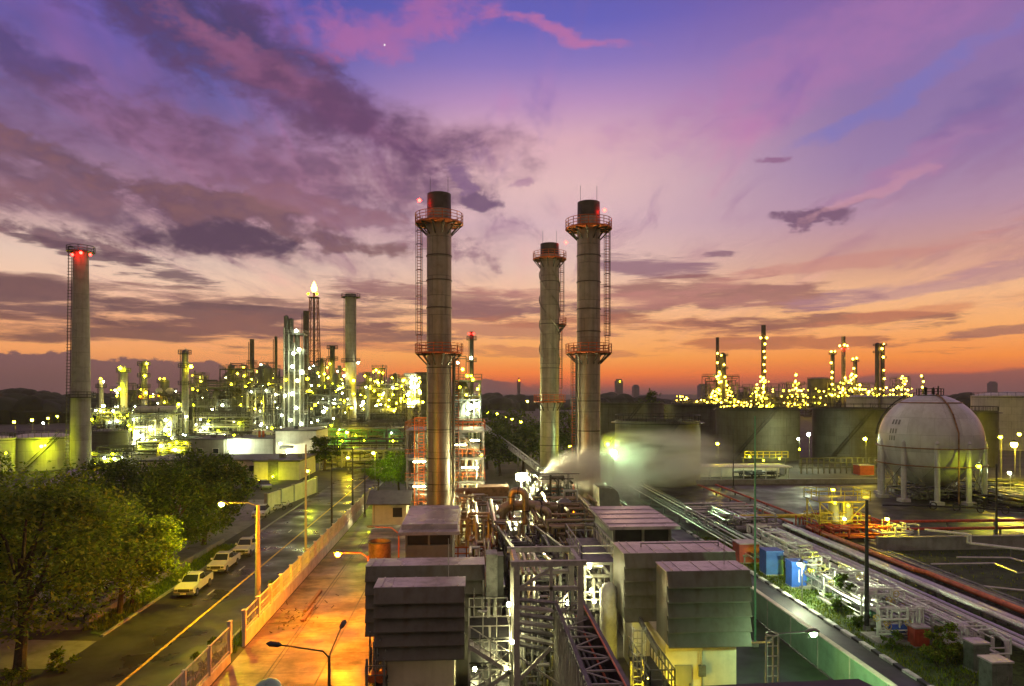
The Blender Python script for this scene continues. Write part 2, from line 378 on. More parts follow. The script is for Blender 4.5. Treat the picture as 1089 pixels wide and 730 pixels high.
gt.build('grass', 'leaf', None, 'stuff')

# ------------------------------------------------------------------ trees and shrubs
def tree(name, label, x, y, h, r, cz, n, leaf, seed, s=.26, sq=.8, lean=0.0, group=None, trunk_r=.28, nclump=None):
    rg = random.Random(seed); t = thing(name, label, 'tree' if h > 3 else 'shrub', (x, y, 0), group)
    tb = MB(); top = Vector((x + lean * h, y + rg.uniform(-.3, .3), cz)); base = Vector((x, y, -.05))
    m1 = base.lerp(top, .45) + Vector((rg.uniform(-.25, .25), rg.uniform(-.25, .25), 0))
    tb.tube([base, base.lerp(m1, .15), m1, top], [trunk_r * 1.35, trunk_r, trunk_r * .75, trunk_r * .35], 8)
    cl = []
    nc = nclump or max(10, int(r * r * 3.4))
    for i in range(nc):
        a = rg.uniform(0, 6.283); u = rg.uniform(-.75, 1); q = rg.uniform(.45, 1.0) ** .6
        rr = math.sqrt(max(0, 1 - u * u)) * q
        wob = .78 + .3 * math.sin(a * 3 + seed) * .6 + rg.uniform(-.12, .18)
        c = Vector((top.x + math.cos(a) * rr * r * wob, top.y + math.sin(a) * rr * r * wob, cz + u * (h - cz) * q))
        cl.append((c, rg.uniform(.13, .29) * r))
        if i < 9 and h > 3:
            st = m1.lerp(top, rg.uniform(0, .8)); mdl = st.lerp(c, .5) + Vector((0, 0, .12 * r))
            tb.tube([st, mdl, c], [trunk_r * .42, trunk_r * .26, trunk_r * .08], 5)
    lb = MB(); per = max(1, n // len(cl))
    for c, cr in cl:
        tip = rg.uniform(-.5, .5)
        for _ in range(per):
            d = Vector((rg.gauss(0, 1), rg.gauss(0, 1), rg.gauss(0, .72))); d = d.normalized() * (cr * rg.uniform(.2, 1.15) ** .7)
            p = c + Vector((d.x, d.y, d.z * sq)); l = s * rg.uniform(.6, 1.35); wd = l * rg.uniform(.38, .6)
            ax = Vector((rg.gauss(0, 1), rg.gauss(0, 1), rg.gauss(tip, .55))).normalized(); sd = ax.cross(Vector((rg.gauss(0, .5), rg.gauss(0, .5), 1))).normalized() * (wd / 2)
            lb.add([p, p + ax * l * .5 + sd, p + ax * l, p + ax * l * .5 - sd], [(0, 1, 2, 3)])
    tb.build('trunk', 'bark', t); lb.build('crown' if h > 3 else 'foliage', leaf, t)
    return t
T = 'broadleaf_tree'
tree(T, 'big leaning tree at the driveway corner with the thick bare trunk', -27.2, 43.0, 12.2, 6.7, 6.9, 19000, 'leaf', 5, .34, trunk_r=.36)
tree(T, 'round tree on the verge beside the first white pickup', -26.8, 54.0, 8.6, 4.9, 4.8, 13000, 'leaf', 8, .30, trunk_r=.22, lean=.02)
tree(T, 'small leaning tree sharing the verge with the round tree', -27.0, 56.4, 7.6, 3.3, 4.8, 5000, 'leaf', 9, .3, trunk_r=.18, lean=.1)
tree(T, 'wide tree standing in the middle of the motorbike lot', -34.0, 58.5, 10.0, 6.6, 5.6, 16000, 'leaf', 12, .34, trunk_r=.26)
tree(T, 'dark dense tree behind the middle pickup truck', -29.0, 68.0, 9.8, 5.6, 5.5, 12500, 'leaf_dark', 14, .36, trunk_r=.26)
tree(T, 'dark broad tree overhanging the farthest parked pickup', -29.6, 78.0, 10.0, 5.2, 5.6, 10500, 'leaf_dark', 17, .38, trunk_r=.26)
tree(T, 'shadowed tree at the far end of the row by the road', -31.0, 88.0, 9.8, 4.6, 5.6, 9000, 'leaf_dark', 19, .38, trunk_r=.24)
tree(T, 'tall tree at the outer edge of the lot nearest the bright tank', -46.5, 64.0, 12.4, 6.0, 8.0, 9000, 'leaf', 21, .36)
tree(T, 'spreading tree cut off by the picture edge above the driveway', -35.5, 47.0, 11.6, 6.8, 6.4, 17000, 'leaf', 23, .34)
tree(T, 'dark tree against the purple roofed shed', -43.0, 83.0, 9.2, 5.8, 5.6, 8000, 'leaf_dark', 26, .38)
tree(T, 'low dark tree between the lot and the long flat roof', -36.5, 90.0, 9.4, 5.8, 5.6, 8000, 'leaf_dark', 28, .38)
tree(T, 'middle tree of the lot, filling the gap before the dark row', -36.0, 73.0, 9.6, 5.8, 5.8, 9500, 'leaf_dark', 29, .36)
hx = HX(425, 112)
tree('lamp_lit_tree', 'bushy lime green tree lit by the street lamp behind the small guard house', hx, 112, 7.2, 4.6, 4.2, 6500, 'leaf_lime', 31, .34, trunk_r=.2)
tree('lamp_lit_tree', 'smaller lime green tree touching the lit tree on its road side', HX(402, 118), 118, 5.6, 2.8, 3.4, 3000, 'leaf_lime', 33, .32, trunk_r=.16)
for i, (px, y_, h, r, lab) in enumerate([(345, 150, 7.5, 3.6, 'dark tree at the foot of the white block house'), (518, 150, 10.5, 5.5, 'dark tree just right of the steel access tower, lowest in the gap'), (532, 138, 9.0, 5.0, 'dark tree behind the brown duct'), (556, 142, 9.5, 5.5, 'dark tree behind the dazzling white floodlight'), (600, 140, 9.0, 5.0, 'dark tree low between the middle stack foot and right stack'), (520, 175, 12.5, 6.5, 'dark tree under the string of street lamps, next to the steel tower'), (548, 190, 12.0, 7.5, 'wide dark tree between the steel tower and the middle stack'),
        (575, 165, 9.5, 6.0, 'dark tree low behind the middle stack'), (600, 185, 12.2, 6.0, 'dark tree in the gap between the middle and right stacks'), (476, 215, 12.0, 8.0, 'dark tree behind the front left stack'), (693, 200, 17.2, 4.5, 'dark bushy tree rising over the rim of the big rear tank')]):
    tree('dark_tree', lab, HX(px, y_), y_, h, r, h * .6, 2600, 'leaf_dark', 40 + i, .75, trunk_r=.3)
tree('shrub', 'bright green spiky shrub on the kerb strip by the blue cabins', 29.0, 52.0, 2.6, 1.15, 1.0, 1500, 'leaf_lime', 51, .26, trunk_r=.05)
tree('shrub', 'small lime shrub at the kerb below the spiky bright shrub', 28.2, 47.8, 1.2, .8, .5, 800, 'leaf_lime', 61, .2, trunk_r=.03)
tree('shrub', 'small round bush on the kerb strip near the dark blue cabin', 28.4, 62.5, 1.3, .8, .6, 800, 'leaf', 62, .2, trunk_r=.03)
tree('shrub', 'low bush on the kerb strip before the pump skid with the blue motor', 28.0, 43.6, 1.1, .8, .5, 800, 'leaf_lime', 63, .2, trunk_r=.03)
tree('shrub', 'low dark green shrub beside the grey cabinets', 28.9, 40.4, 2.3, 1.6, .9, 2200, 'leaf', 52, .2, trunk_r=.05)
tree('shrub', 'larger of the two shrubs in front of the pump skid', 30.4, 41.6, 2.6, 1.4, 1.1, 1900, 'leaf', 53, .2, trunk_r=.05)
tree('shrub', 'leafy bush growing over the near end of the railing', -16.0, 41.2, 1.6, .9, .6, 900, 'leaf', 54, .2, trunk_r=.04)
tree('shrub', 'straggly bush outside the railing by the gate gap', -16.1, 44.6, 1.5, .7, .6, 700, 'leaf', 55, .2, trunk_r=.04)
tree('shrub', 'low bush outside the white fence past the sodium lit lamp post', -15.9, 57.8, 1.5, 1.0, .6, 800, 'leaf_dark', 56, .2, trunk_r=.04)
tree('shrub', 'clump of weeds at the driveway mouth', -25.0, 43.6, 1.2, .9, .5, 800, 'leaf', 57, .2, trunk_r=.03)
tree('shrub', 'thin weeds under the big leaning tree', -26.3, 41.0, 1.0, 1.1, .4, 700, 'leaf', 58, .2, trunk_r=.03)
# far-off wood along the skyline: one mass
fw = MB(); rg = random.Random(77)
for i in range(900):
    if i < 620: px = rg.uniform(-60, 480); y_ = rg.uniform(380, 720); zt = 12 + 4 * math.sin(px * .02 + 1) + 2 * math.sin(px * .07)
    else: px = rg.uniform(440, 1150); y_ = rg.uniform(600, 950); zt = 9 + 4 * math.sin(px * .05)
    x_ = HX(px, y_); zt = max(6, zt + rg.uniform(-3, 2)) * (y_ / 500) ** .3; r_ = rg.uniform(8, 16)
    fw.lathe((x_, y_, 0), [(r_ * .9, 0), (r_ * rg.uniform(.9, 1.1), zt * .5), (r_ * .75, zt * .8), (r_ * .4, zt * .95), (.01, zt)], 7, rg.uniform(0, 1))
fw.build('distant_woods', 'wood_far', None, 'stuff')

# ------------------------------------------------------------------ vehicles
def wheel(parent, x, y, r=.38, w_=.24):
    t = MB(); t.lathe((0, 0, 0), [(r * .62, -w_ / 2), (r, -w_ / 2 + .02), (r, w_ / 2 - .02), (r * .62, w_ / 2)], 18)
    t.v = [(z + x, a + y, b + r) for a, b, z in t.v]
    o = t.build('wheel', 'rubber', parent)
    d = MB(); d.lathe((0, 0, 0), [(.01, -w_ / 2 + .02), (r * .6, -w_ / 2 + .01), (r * .62, w_ / 2 - .01), (.01, w_ / 2 - .02)], 14)
    d.v = [(z + x, a + y, b + r) for a, b, z in d.v]; d.build('rim', 'chrome', o)
def pickup(label, loc, rz=0):
    t = thing('pickup_truck', label, 'pickup truck', (0, 0, 0), 'white pickups parked along the kerb'); b = MB()      # front faces -y
    b.prism_x([(-2.5, .42), (-2.55, .75), (-2.45, .98), (-1.15, 1.10), (.55, 1.10), (.6, 1.10), (2.55, 1.10), (2.55, .45)][::1], -.86, .86)
    b.build('body', 'car_white', t)
    c = MB(); vs = [(-.80, -1.25, 1.1), (.80, -1.25, 1.1), (.82, .72, 1.1), (-.82, .72, 1.1), (-.66, -.55, 1.72), (.66, -.55, 1.72), (.68, .5, 1.74), (-.68, .5, 1.74)]
    c.add(vs, [(4, 5, 6, 7), (0, 1, 5, 4), (1, 2, 6, 5), (2, 3, 7, 6), (3, 0, 4, 7)]); cab = c.build('cab', 'car_white', t)
    def win(nm, q, off):
        g = MB(); o = Vector(off); g.add([Vector(p) + o for p in q], [(0, 1, 2, 3)]); g.build(nm, 'glass', cab)
    win('windscreen', [(-.72, -1.17, 1.16), (.72, -1.17, 1.16), (.62, -.62, 1.68), (-.62, -.62, 1.68)], (0, -.012, .008))
    win('side_window', [(.81, -.95, 1.17), (.82, .6, 1.17), (.69, .45, 1.66), (.68, -.5, 1.66)], (.015, 0, 0))
    win('side_window', [(-.82, .6, 1.17), (-.81, -.95, 1.17), (-.68, -.5, 1.66), (-.69, .45, 1.66)], (-.015, 0, 0))
    win('rear_window', [(.7, .7, 1.2), (-.7, .7, 1.2), (-.62, .54, 1.64), (.62, .54, 1.64)], (0, .012, 0))
    bed = MB(); bed.bx(-.74, .74, .85, 2.45, 1.095, 1.106); bed.build('bed_liner', 'black', t)
    g = MB(); g.bx(-.5, .5, -2.57, -2.53, .62, .88); g.build('grille', 'black', t)
    bp = MB(); bp.bx(-.9, .9, -2.66, -2.5, .38, .58); bp.build('bumper', 'chrome', t)
    for s_ in (-1, 1):
        h = MB(); h.bx(s_ * .54, s_ * .84, -2.57, -2.50, .66, .86); h.build('headlight', 'chrome', t)
        m_ = MB(); m_.bx(s_ * .86, s_ * 1.05, -.98, -.86, 1.16, 1.36); m_.build('wing_mirror', 'car_white', t)
        wheel(t, s_ * .8, -1.62); wheel(t, s_ * .8, 1.55)
    pl = MB(); pl.bx(-.25, .25, -2.685, -2.66, .42, .54); pl.build('number_plate', 'white_paint', t)
    t.location = loc; t.rotation_euler.z = rz; t.scale = (.9, .9, .92); return t
p0 = pickup('white pickup truck at the front of the parked row, lit orange on its bumper', (-23.5, 59.8, .012), .02)
for lab, loc, rz in (('white pickup truck second in the parked row beside the wet road', (-23.6, 67.2, .012), .0), ('white pickup truck third in the parked row, half under the dark trees', (-23.5, 73.6, .012), .03)):
    c = copy_tree(p0); c['label'] = lab; c.location = loc; c.rotation_euler.z = rz
def car(label, loc, rz, paint):
    t = thing('parked_car', label, 'car', (0, 0, 0)); b = MB()
    b.prism_x([(-2.1, .35), (-2.15, .7), (-1.9, .85), (-1.0, .95), (1.6, .98), (2.1, .9), (2.15, .4)], -.85, .85); b.build('body', paint, t)
    c = MB(); c.add([(-.78, -1.15, .93), (.78, -1.15, .93), (.78, 1.8, .95), (-.78, 1.8, .95), (-.6, -.35, 1.45), (.6, -.35, 1.45), (.6, 1.05, 1.46), (-.6, 1.05, 1.46)], [(4, 5, 6, 7), (0, 1, 5, 4), (1, 2, 6, 5), (2, 3, 7, 6), (3, 0, 4, 7)]); cb = c.build('cabin', 'glass', t)
    r_ = MB(); r_.bx(-.6, .6, -.33, 1.03, 1.462, 1.49); r_.build('roof', paint, cb)
    for s_ in (-1, 1):
        wheel(t, s_ * .78, -1.35, .32, .2); wheel(t, s_ * .78, 1.3, .32, .2)
        h = MB(); h.bx(s_ * .5, s_ * .8, -2.17, -2.1, .58, .72); h.build('headlight', 'chrome', t)
    t.location = loc; t.rotation_euler.z = rz
car('silver car parked behind the pale boundary wall', (*G(281, 520), .01), .5, 'car_silver')
car('white car parked at the near end of the pale boundary wall', (*G(278, 549), .012), .1, 'car_white')
def bike():
    t = thing('motorbike', 'motorbike parked in a row under the trees', 'motorbike', (0, 0, 0), 'motorbikes parked in rows under the trees')
    b = MB(); b.prism_x([(-.35, .35), (-.45, .75), (-.3, .8), (-.1, .5), (.25, .52), (.75, .72), (.7, .5), (.3, .3)], -.13, .13); b.build('body', 'car_white', t)
    s_ = MB(); s_.bx(-.12, .12, -.05, .65, .73, .82); s_.build('seat', 'black', t)
    h = MB(); h.tube([(-.32, -.3, 1.0), (0, -.42, .93), (.32, -.3, 1.0)], .03, 5); h.bar((0, -.62, .3), (0, -.4, .95), .06); h.build('handlebar', 'chrome', t)
    for y_ in (-.62, .6):
        w_ = MB(); w_.lathe((0, 0, 0), [(.2, -.05), (.29, -.05), (.29, .05), (.2, .05), (.2, -.05)], 12); w_.v = [(z, a + y_, b_ + .29) for a, b_, z in w_.v]; w_.build('wheel', 'rubber', t)
    return t
bk = bike(); first = True; rg = random.Random(4)
for row, xr in enumerate((-28.9, -31.6, -34.6, -37.4)):
    for k in range(15):
        o = bk if first else copy_tree(bk); first = False
        o.location = (xr + rg.uniform(-.12, .12), 52.6 + k * .92 + rg.uniform(-.1, .1), .01); o.rotation_euler.z = math.pi / 2 + rg.uniform(-.15, .15)
kw = MB(); kw.bx(-28.0, -27.7, 51.5, 79, 0, .55); tag(kw.build('lot_wall', 'concrete_grey'), 'low concrete wall between the motorbike lot and the grass verge', 'wall')
def roadside_bike(label, x, y):
    c = copy_tree(bk); c['label'] = label; c['group'] = 'motorbikes left against the boundary wall'; c.location = (x, y, .012); c.rotation_euler.z = 1.9
roadside_bike('black motorbike leaning by the boundary wall, farther from the white car', *G(304, 540)); roadside_bike('motorbike by the boundary wall right beside the white car', *G(297, 543))

# ------------------------------------------------------------------ fences and walls on the left
f = thing('perimeter_fence', 'long cream railing fence on a low wall between road and orange yard', 'fence', (-15.1, 47, 0))
bw = MB(); bw.bx(-15.2, -15.0, 46.6, 104, 0, .95); bw.build('base_wall', 'fence_paint', f)
y = 46.6; i = 0
while y < 104:
    p = MB(); p.bx(-15.22, -14.98, y, y + .24, .95, 2.35); p.bx(-15.26, -14.94, y - .04, y + .28, 2.35, 2.42); p.build('post', 'fence_paint', f)
    pn = MB(); y1 = min(104, y + 3.0)
    for zz in (1.08, 1.7, 2.26): pn.bx(-15.13, -15.07, y + .24, y1, zz, zz + .07)
    q = y + .4
    while q < y1: pn.bx(-15.115, -15.085, q, q + .03, .96, 2.3); q += .22
    pn.build('railing', 'fence_paint', f); y += 3.0
f = thing('gate_fence', 'short near length of cream mesh fence before the gate gap', 'fence', (-15.1, 36, 0))
bw = MB(); bw.bx(-15.18, -15.02, 30, 43.9, 0, .55); bw.build('base_wall', 'fence_paint', f)
for yy in (30, 33.5, 37, 40.5, 43.8):
    p = MB(); p.bx(-15.2, -15.0, yy, yy + (.2 if yy < 43 else .34), .55, 2.3 if yy < 43 else 2.6); p.build('post', 'fence_paint', f)
pn = MB()
for zz in (.7, 2.2): pn.bx(-15.13, -15.07, 30.2, 43.8, zz, zz + .07)
q = 30.2
while q < 43.8: pn.bx(-15.11, -15.09, q, q + .02, .56, 2.25); q += .16
pn.build('mesh_panel', 'fence_paint', f)
bwl = thing('boundary_wall', 'pale rendered boundary wall beside the parked cars across the road', 'wall', (*G(310, 535), 0))
a = Vector((*G(283, 545), 0)); b_ = Vector((*G(336, 524), 0)); wl = MB()
dirv = (b_ - a).normalized()
wl.bar(a + Vector((0, 0, 1.25)), b_ + Vector((0, 0, 1.25)), .25, 2.5); wl.build('wall_body', 'wall_cream', bwl)
for t_ in (0, .25, .5, .75, 1):
    p = MB(); c0 = a.lerp(b_, t_); p.bx(c0.x - .22, c0.x + .22, c0.y - .22, c0.y + .22, 0, 2.7); p.build('pier', 'concrete_grey', bwl)
# low guard house
gx0, gx1 = HX(396, 88), HX(432, 88)
g = thing('guard_house', 'small cream guard house with dark gabled roof by the road fence', 'hut', ((gx0 + gx1) / 2, 90, 0))
mb = MB(); mb.bx(gx0, gx1, 88, 93, 0, 2.7); mb.build('wall', 'wall_cream', g)
mb = MB(); mb.prism_x([(87.2, 2.65), (90.5, 3.9), (93.8, 2.65), (93.8, 2.8), (90.5, 4.06), (87.2, 2.8)], gx0 - .7, gx1 + .6); mb.build('roof', 'roof_dark', g)
mb = MB(); mb.bx(gx1 - 1.7, gx1 - .5, 87.93, 88.0, 1.0, 2.2); o = mb.build('window', 'glass', g)
mb = MB(); mb.bx(gx1 - 1.78, gx1 - .42, 87.9, 87.96, .92, 1.0); mb.build('sill', 'fence_paint', o)
mb = MB(); mb.bx(gx0 + .2, gx0 + .25, 87.96, 88, .2, 2.6); mb.build('downpipe', 'steel_dark', g)

# ------------------------------------------------------------------ lamp posts and poles
def lamp_post(name, label, x, y, h, arm, head_power, kind, pole='conc_pole', r=.13, head_r=.16, lit=True, group=None, rise=.25):
    t = thing(name, label, 'street lamp', (x, y, 0), group)
    p = MB(); p.tube([(x, y, 0), (x, y, h * .5), (x, y, h)], [r * 1.3, r * 1.1, r * .8], 10); p.build('pole', pole, t)
    ax, ay = arm; L = math.hypot(ax, ay); e = (x + ax, y + ay, h + rise)
    a = MB(); a.tube([(x, y, h - .15), (x + ax * .3, y + ay * .3, h + rise * .8), e], .045, 7); a.build('arm', pole, t)
    ux, uy = ax / L, ay / L
    hd = MB(); q = (e[0] + ux * .75, e[1] + uy * .75, e[2] + .02); hd.tube([e, (e[0] + ux * .2, e[1] + uy * .2, e[2] + .03), (e[0] + ux * .55, e[1] + uy * .55, e[2] + .05), q], [.05, .13, .15, .05], 10); ho = hd.build('lamp_head', 'steel_mid', t)
    if lit: bulb(ho, (e[0] + ux * .45, e[1] + uy * .45, e[2] - .10), head_r, kind, head_power, 'bulb')
    return t
lamp_post('street_lamp', 'orange lit concrete street lamp beside the railing with its yellow lamp over the road', -16.5, 54.3, 8.2, (-2.2, -.3), 4000, 'yellow', r=.17, head_r=.2)
lx, ly = G(339, 612)
def plain_pole(label, x, y, h, r=.11, m='conc_pole', cross=False):
    t = thing('utility_pole', label, 'pole', (x, y, 0)); p = MB(); p.tube([(x, y, 0), (x, y, h)], [r * 1.2, r * .75], 8); p.build('shaft', m, t)
    c = MB(); c.bx(x - .18, x + .18, y - .18, y + .18, 0, .35); c.build('footing', 'concrete_grey', t)
    if cross:
        c = MB(); c.bx(x - .9, x + .9, y - .06, y + .06, h - .7, h - .55); c.build('crossarm', m, t)
plain_pole('tallest bare pole standing against the road railing', -15.6, 66.0, 12.0)
plain_pole('dark pole behind the tallest bare pole along the railing', -15.8, 79.2, 9.2, m='steel_dark')
plain_pole('dark pole farthest along the road railing', -15.6, 92.0, 9.6, m='steel_dark')
x_, y_ = G(388, 550); plain_pole('dark post at the corner of the small guard house', x_, y_, 7.5, .09, 'steel_dark')
plain_pole('black timber utility pole among the white pipes', 28.2, 47.0, 9.3, .14, 'steel_dark')
plain_pole('slender green pole in front of the pipe yard, thin and very tall', HX(803, 44.5), 44.5, 15.4, .07, 'pipe_green')
plain_pole('dark pole by the wet apron near the sphere', 59.0, 73.2, 8.9, .12, 'steel_dark')
plain_pole('slim dark pole at the edge of the dark apron', HX(780, 118), 118, 10.5, .1, 'steel_dark')
# sodium flood in the yard: brackets off the drum corner
lx, lz = H(360, 593, 49.6)
t = lamp_post('yard_lamp', 'bright orange sodium lamp burning low over the concrete yard', HX(392, 49.6), 49.6, lz + .1, (lx - HX(392, 49.6) + .4, 0), 7500, 'orange', 'rust_orange', .07, .2)
lx2, lz2 = H(393, 564, 66.0)
lamp_post('yard_lamp', 'unlit orange painted lamp on a curved arm above the brown drum', HX(424, 66), 66, lz2 - .2, (lx2 - HX(424, 66) + .5, 0), 0, 'orange', 'rust_orange', .08, lit=False, rise=.5)
t = thing('yard_lamp', 'dark unlit yard lamp with two arms in the foreground of the orange yard', 'street lamp', (HX(350, 30), 30, 0)); px_ = HX(350, 30); zt = HZ(693, 30)
p = MB(); p.tube([(px_, 30, 0), (px_, 30, zt)], [.09, .06], 8); p.build('pole', 'steel_dark', t)
ax0, az0 = H(297, 686, 30); ax1, az1 = H(363, 667, 31.5)
for (ex, ey, ez), nm in (((ax0, 30, az0), 'arm'), ((ax1, 31.5, az1), 'arm')):
    a = MB(); s_ = Vector((px_, 30, zt - .1)); e_ = Vector((ex, ey, ez)); d_ = (e_ - s_)
    a.tube([s_, s_ + Vector((d_.x * .12, d_.y * .12, .28 if ex < px_ else d_.z * .2)), e_], .035, 7); ao = a.build(nm, 'steel_dark', t)
    h_ = MB(); u_ = Vector((d_.x, d_.y, d_.z * .5)).normalized(); h_.tube([e_ - u_ * .1, e_ + u_ * .05, e_ + u_ * .4, e_ + u_ * .55], [.04, .11, .12, .03], 9); h_.build('lamp_head', 'steel_dark', ao)
t = thing('dish_lamp', 'large dark oval lamp hood on a mast, close below the camera', 'lamp', (HX(278, 16), 16, 0)); dxx = HX(280, 16); dz_ = HZ(733, 16)
p = MB(); p.tube([(dxx, 16.2, 0), (dxx, 16.2, dz_ - .1)], [.09, .07], 8); p.build('mast', 'steel_dark', t)
p = MB(); p.lathe((0, 0, 0), [(.02, .16), (.18, .14), (.30, .06), (.33, 0), (.30, -.03), (.02, -.03)], 24)
p.v = [(x * 1.0 + dxx, y * 1.5 + 16.2 + z * 0, z + dz_ + y * .25) for x, y, z in p.v]; p.build('hood', 'fence_green', t)
# rusty drum on the yard corner
dx0, _ = H(403, 600, 64.5)
t = thing('drum_tank', 'rusty brown open topped drum standing behind the left intake hoods', 'tank', (dx0, 65, 0)); zt = HZ(574, 65)
mb = MB(); mb.lathe((dx0, 65, 0), [(1.05, 0), (1.05, zt), (.98, zt), (.98, zt - .6), (0.01, zt - .6)], 28); mb.build('shell', 'duct_brown', t)
mb = MB(); mb.ring((dx0, 65, zt - .08), 1.05, 1.12, .1, 28); mb.build('rim', 'stack_dark', t)
# ------------------------------------------------------------------ air intake houses (foreground)
ROOFZ = 7.3
def hood(t, x0, x1, yf, yb, z0, z1, nb=5, proud=.42):
    c = MB(); c.bx(x0, x1, yf, yb, z0 + .05, z1 - .06); c.build('casing', 'louvre', t)
    r_ = MB(); r_.bx(x0 - .04, x1 + .04, yf - .05, yb + .04, z1 - .057, z1); rf = r_.build('roof', 'roofing', t)
    s_ = MB()
    q = x0 + .8
    while q < x1 - .3: s_.bx(q, q + .05, yf - .03, yb + .02, z1 + .001, z1 + .035); q += 1.1
    s_.bx(x0 + .3, x0 + .36, yf - .02, yb, z1 + .002, z1 + .05); s_.build('roof_seam', 'roofing', rf)
    H_ = (z1 - z0) / nb
    for i in range(nb):
        zt = z1 - .02 - i * H_; zb = zt - H_ + .02
        b = MB(); b.prism_x([(yf - .06, zt), (yf - proud, zb), (yf - proud, zb - .05), (yf - proud + .04, zb - .05), (yf - .02, zt - .05)], x0, x1)
        b.build('louvre_blade', 'louvre', t)
    for xs in (x0, x1):
        e = MB()
        for i in range(nb):
            zt = z1 - .03 - i * H_; zb = zt - H_ + .04
            s2 = 1 if xs == x0 else -1
            e.prism_x([(yf - .005, zt), (yf - proud + .06, zb), (yf - .005, zb)], xs + s2 * .02, xs + s2 * .05)
        e.build('louvre_cheek', 'louvre', t)
def fittings(t, x, yf, z):           # door, junction box and conduit on the wall below a hood
    d = MB(); d.bx(x, x + .95, yf - .05, yf - .003, .1, 2.1); dr = d.build('access_door', 'wall_grey', t); d = MB(); d.bx(x + .8, x + .86, yf - .09, yf - .052, 1.0, 1.15); d.build('handle', 'chrome', dr)
    d = MB(); d.bx(x + 1.3, x + 1.7, yf - .18, yf - .003, 1.5, 2.1); d.build('junction_box', 'steel_mid', t)
    d = MB(); d.tube([(x + 1.5, yf - .09, 2.1), (x + 1.5, yf - .09, z - .05)], .03, 6); d.build('conduit', 'galv', t)
# right hand units
YR1 = 36.0; xa, xb = HX(711, YR1), HX(800, YR1)
t = thing('intake_house', 'nearest grey louvred intake hood on a floodlit cream wall, right of the walkway', 'intake house', ((xa + xb) / 2, 37, 0))
hood(t, xa, xb, YR1 + .4, 38.4, 3.3, ROOFZ)
bx1 = HX(783, 36.6)
b = MB(); b.bx(xa + .02, bx1, 36.6, 52, 0, 3.3); b.build('base_wall', 'wall_cream', t)
fittings(t, xa + .5, 36.6, 3.3)
b = MB(); b.bx(HX(746, 36.6), HX(746, 36.6) + .05, 36.56, 36.6, 0, 2.8); b.build('wall_joint', 'steel_mid', t)
b = MB(); b.bar((xa - .5, 36.1, 3.0), (xa - .5, 41.5, 3.5), .14, .3); b.build('hoist_beam', 'steel_mid', t)
b = MB(); b.tube([(HX(770, 37.6), 37.6, ROOFZ), (HX(770, 37.6), 37.6, ROOFZ + 1.5)], .02, 6); b.build('roof_rod', 'steel_mid', t)
YR2 = 40.2; xc, xd = HX(665, YR2), HX(784, YR2)
t = thing('intake_house', 'second grey louvred intake hood, wider and just behind the nearest right one', 'intake house', ((xc + xd) / 2, 41, 0))
hood(t, xc, xd, YR2 + .4, 43.6, 3.3, ROOFZ)
b = MB(); b.bx(xc + .6, xc + 1.5, 40.9, 43.4, 0, 3.3); b.build('pedestal', 'wall_white', t)
b = MB(); b.tube([(xc + 1.4, 42, ROOFZ + .02), (xc + 1.4, 42, ROOFZ + .25), (xd - .5, 42, ROOFZ + .25), (xd - .5, 42, ROOFZ + .02)], .04, 6); b.build('roof_pipe', 'steel_mid', t)
xe, xf = HX(652, 50), HX(714, 50)
t = thing('filter_house', 'tall grey filter house with dark window band and overhanging roof on the right', 'building', ((xe + xf) / 2, 51, 0))
b = MB(); b.bx(xe, xf, 50, 58, 0, 5.4); b.bx(xe, xe + 2.4, 44.2, 50, 0, 3.3); b.build('wall', 'wall_cream', t)
b = MB(); b.bx(xe + .05, xf - .05, 50.25, 57.8, 5.4, 6.9); b.build('window_band', 'black', t)
for q in (xe, (xe + xf) / 2, xf - .16): 
    b = MB(); b.bx(q, q + .16, 50.0, 50.25, 5.4, 6.9); b.build('mullion', 'wall_grey', t)
b = MB(); b.bx(xe - .4, xf + .5, 49.4, 58.4, 6.9, 7.12); rf = b.build('roof', 'roofing', t)
b = MB()
for q in (50.6, 52.6, 54.6, 56.6): b.bx(xe - .38, xf + .48, q, q + .06, 7.125, 7.17)
b.build('roof_seam', 'roofing', rf)
# left hand units
YL1 = 34.0; xa, xb = HX(397, YL1), HX(494, YL1)
t = thing('intake_house', 'nearest dark louvred intake hood on a plain cream wall beside the orange yard', 'intake house', ((xa + xb) / 2, 35, 0))
hood(t, xa, xb, YL1 + .4, 36.1, HZ(700, YL1), HZ(625, YL1), 5)
b = MB(); b.bx(HX(412, 34.7), HX(483, 34.7), 34.7, 50, 0, HZ(700, YL1)); b.build('base_wall', 'wall_cream', t)
b = MB(); b.tube([(HX(477, 36), 36, 7.2), (HX(477, 36), 36, 9.3)], .022, 6); b.build('roof_rod', 'galv', t)
YL2 = 38.5; xc, xd = HX(388, YL2), HX(515, YL2)
t = thing('intake_house', 'second dark louvred intake hood, wider and partly hidden by the nearest left one', 'intake house', ((xc + xd) / 2, 40, 0))
hood(t, xc, xd, YL2 + .4, 40.6, 3.4, HZ(602, YL2))
b = MB(); b.bx(xc + .5, xd - .4, 39.6, 50, 0, 3.4); b.build('base_wall', 'wall_grey', t)
for i in range(6):
    q = MB(); q.bar((xd + .03, 39.0 + i * .3, 3.6), (xd + .03, 39.0 + i * .3, 7.0), .04); q.build('cladding_rib', 'galv', t)
xe, xf = HX(431, 48), HX(481, 48)
t = thing('filter_house', 'small filter house with two dark windows and purple roof in front of the left stack', 'building', ((xe + xf) / 2, 50, 0))
b = MB(); b.bx(xe, xf, 48, 56, 0, HZ(579, 48)); b.build('wall', 'wall_grey', t)
b = MB(); b.bx(xe + .04, xf - .04, 48.2, 55.9, HZ(579, 48), HZ(567, 48)); b.build('window_band', 'black', t)
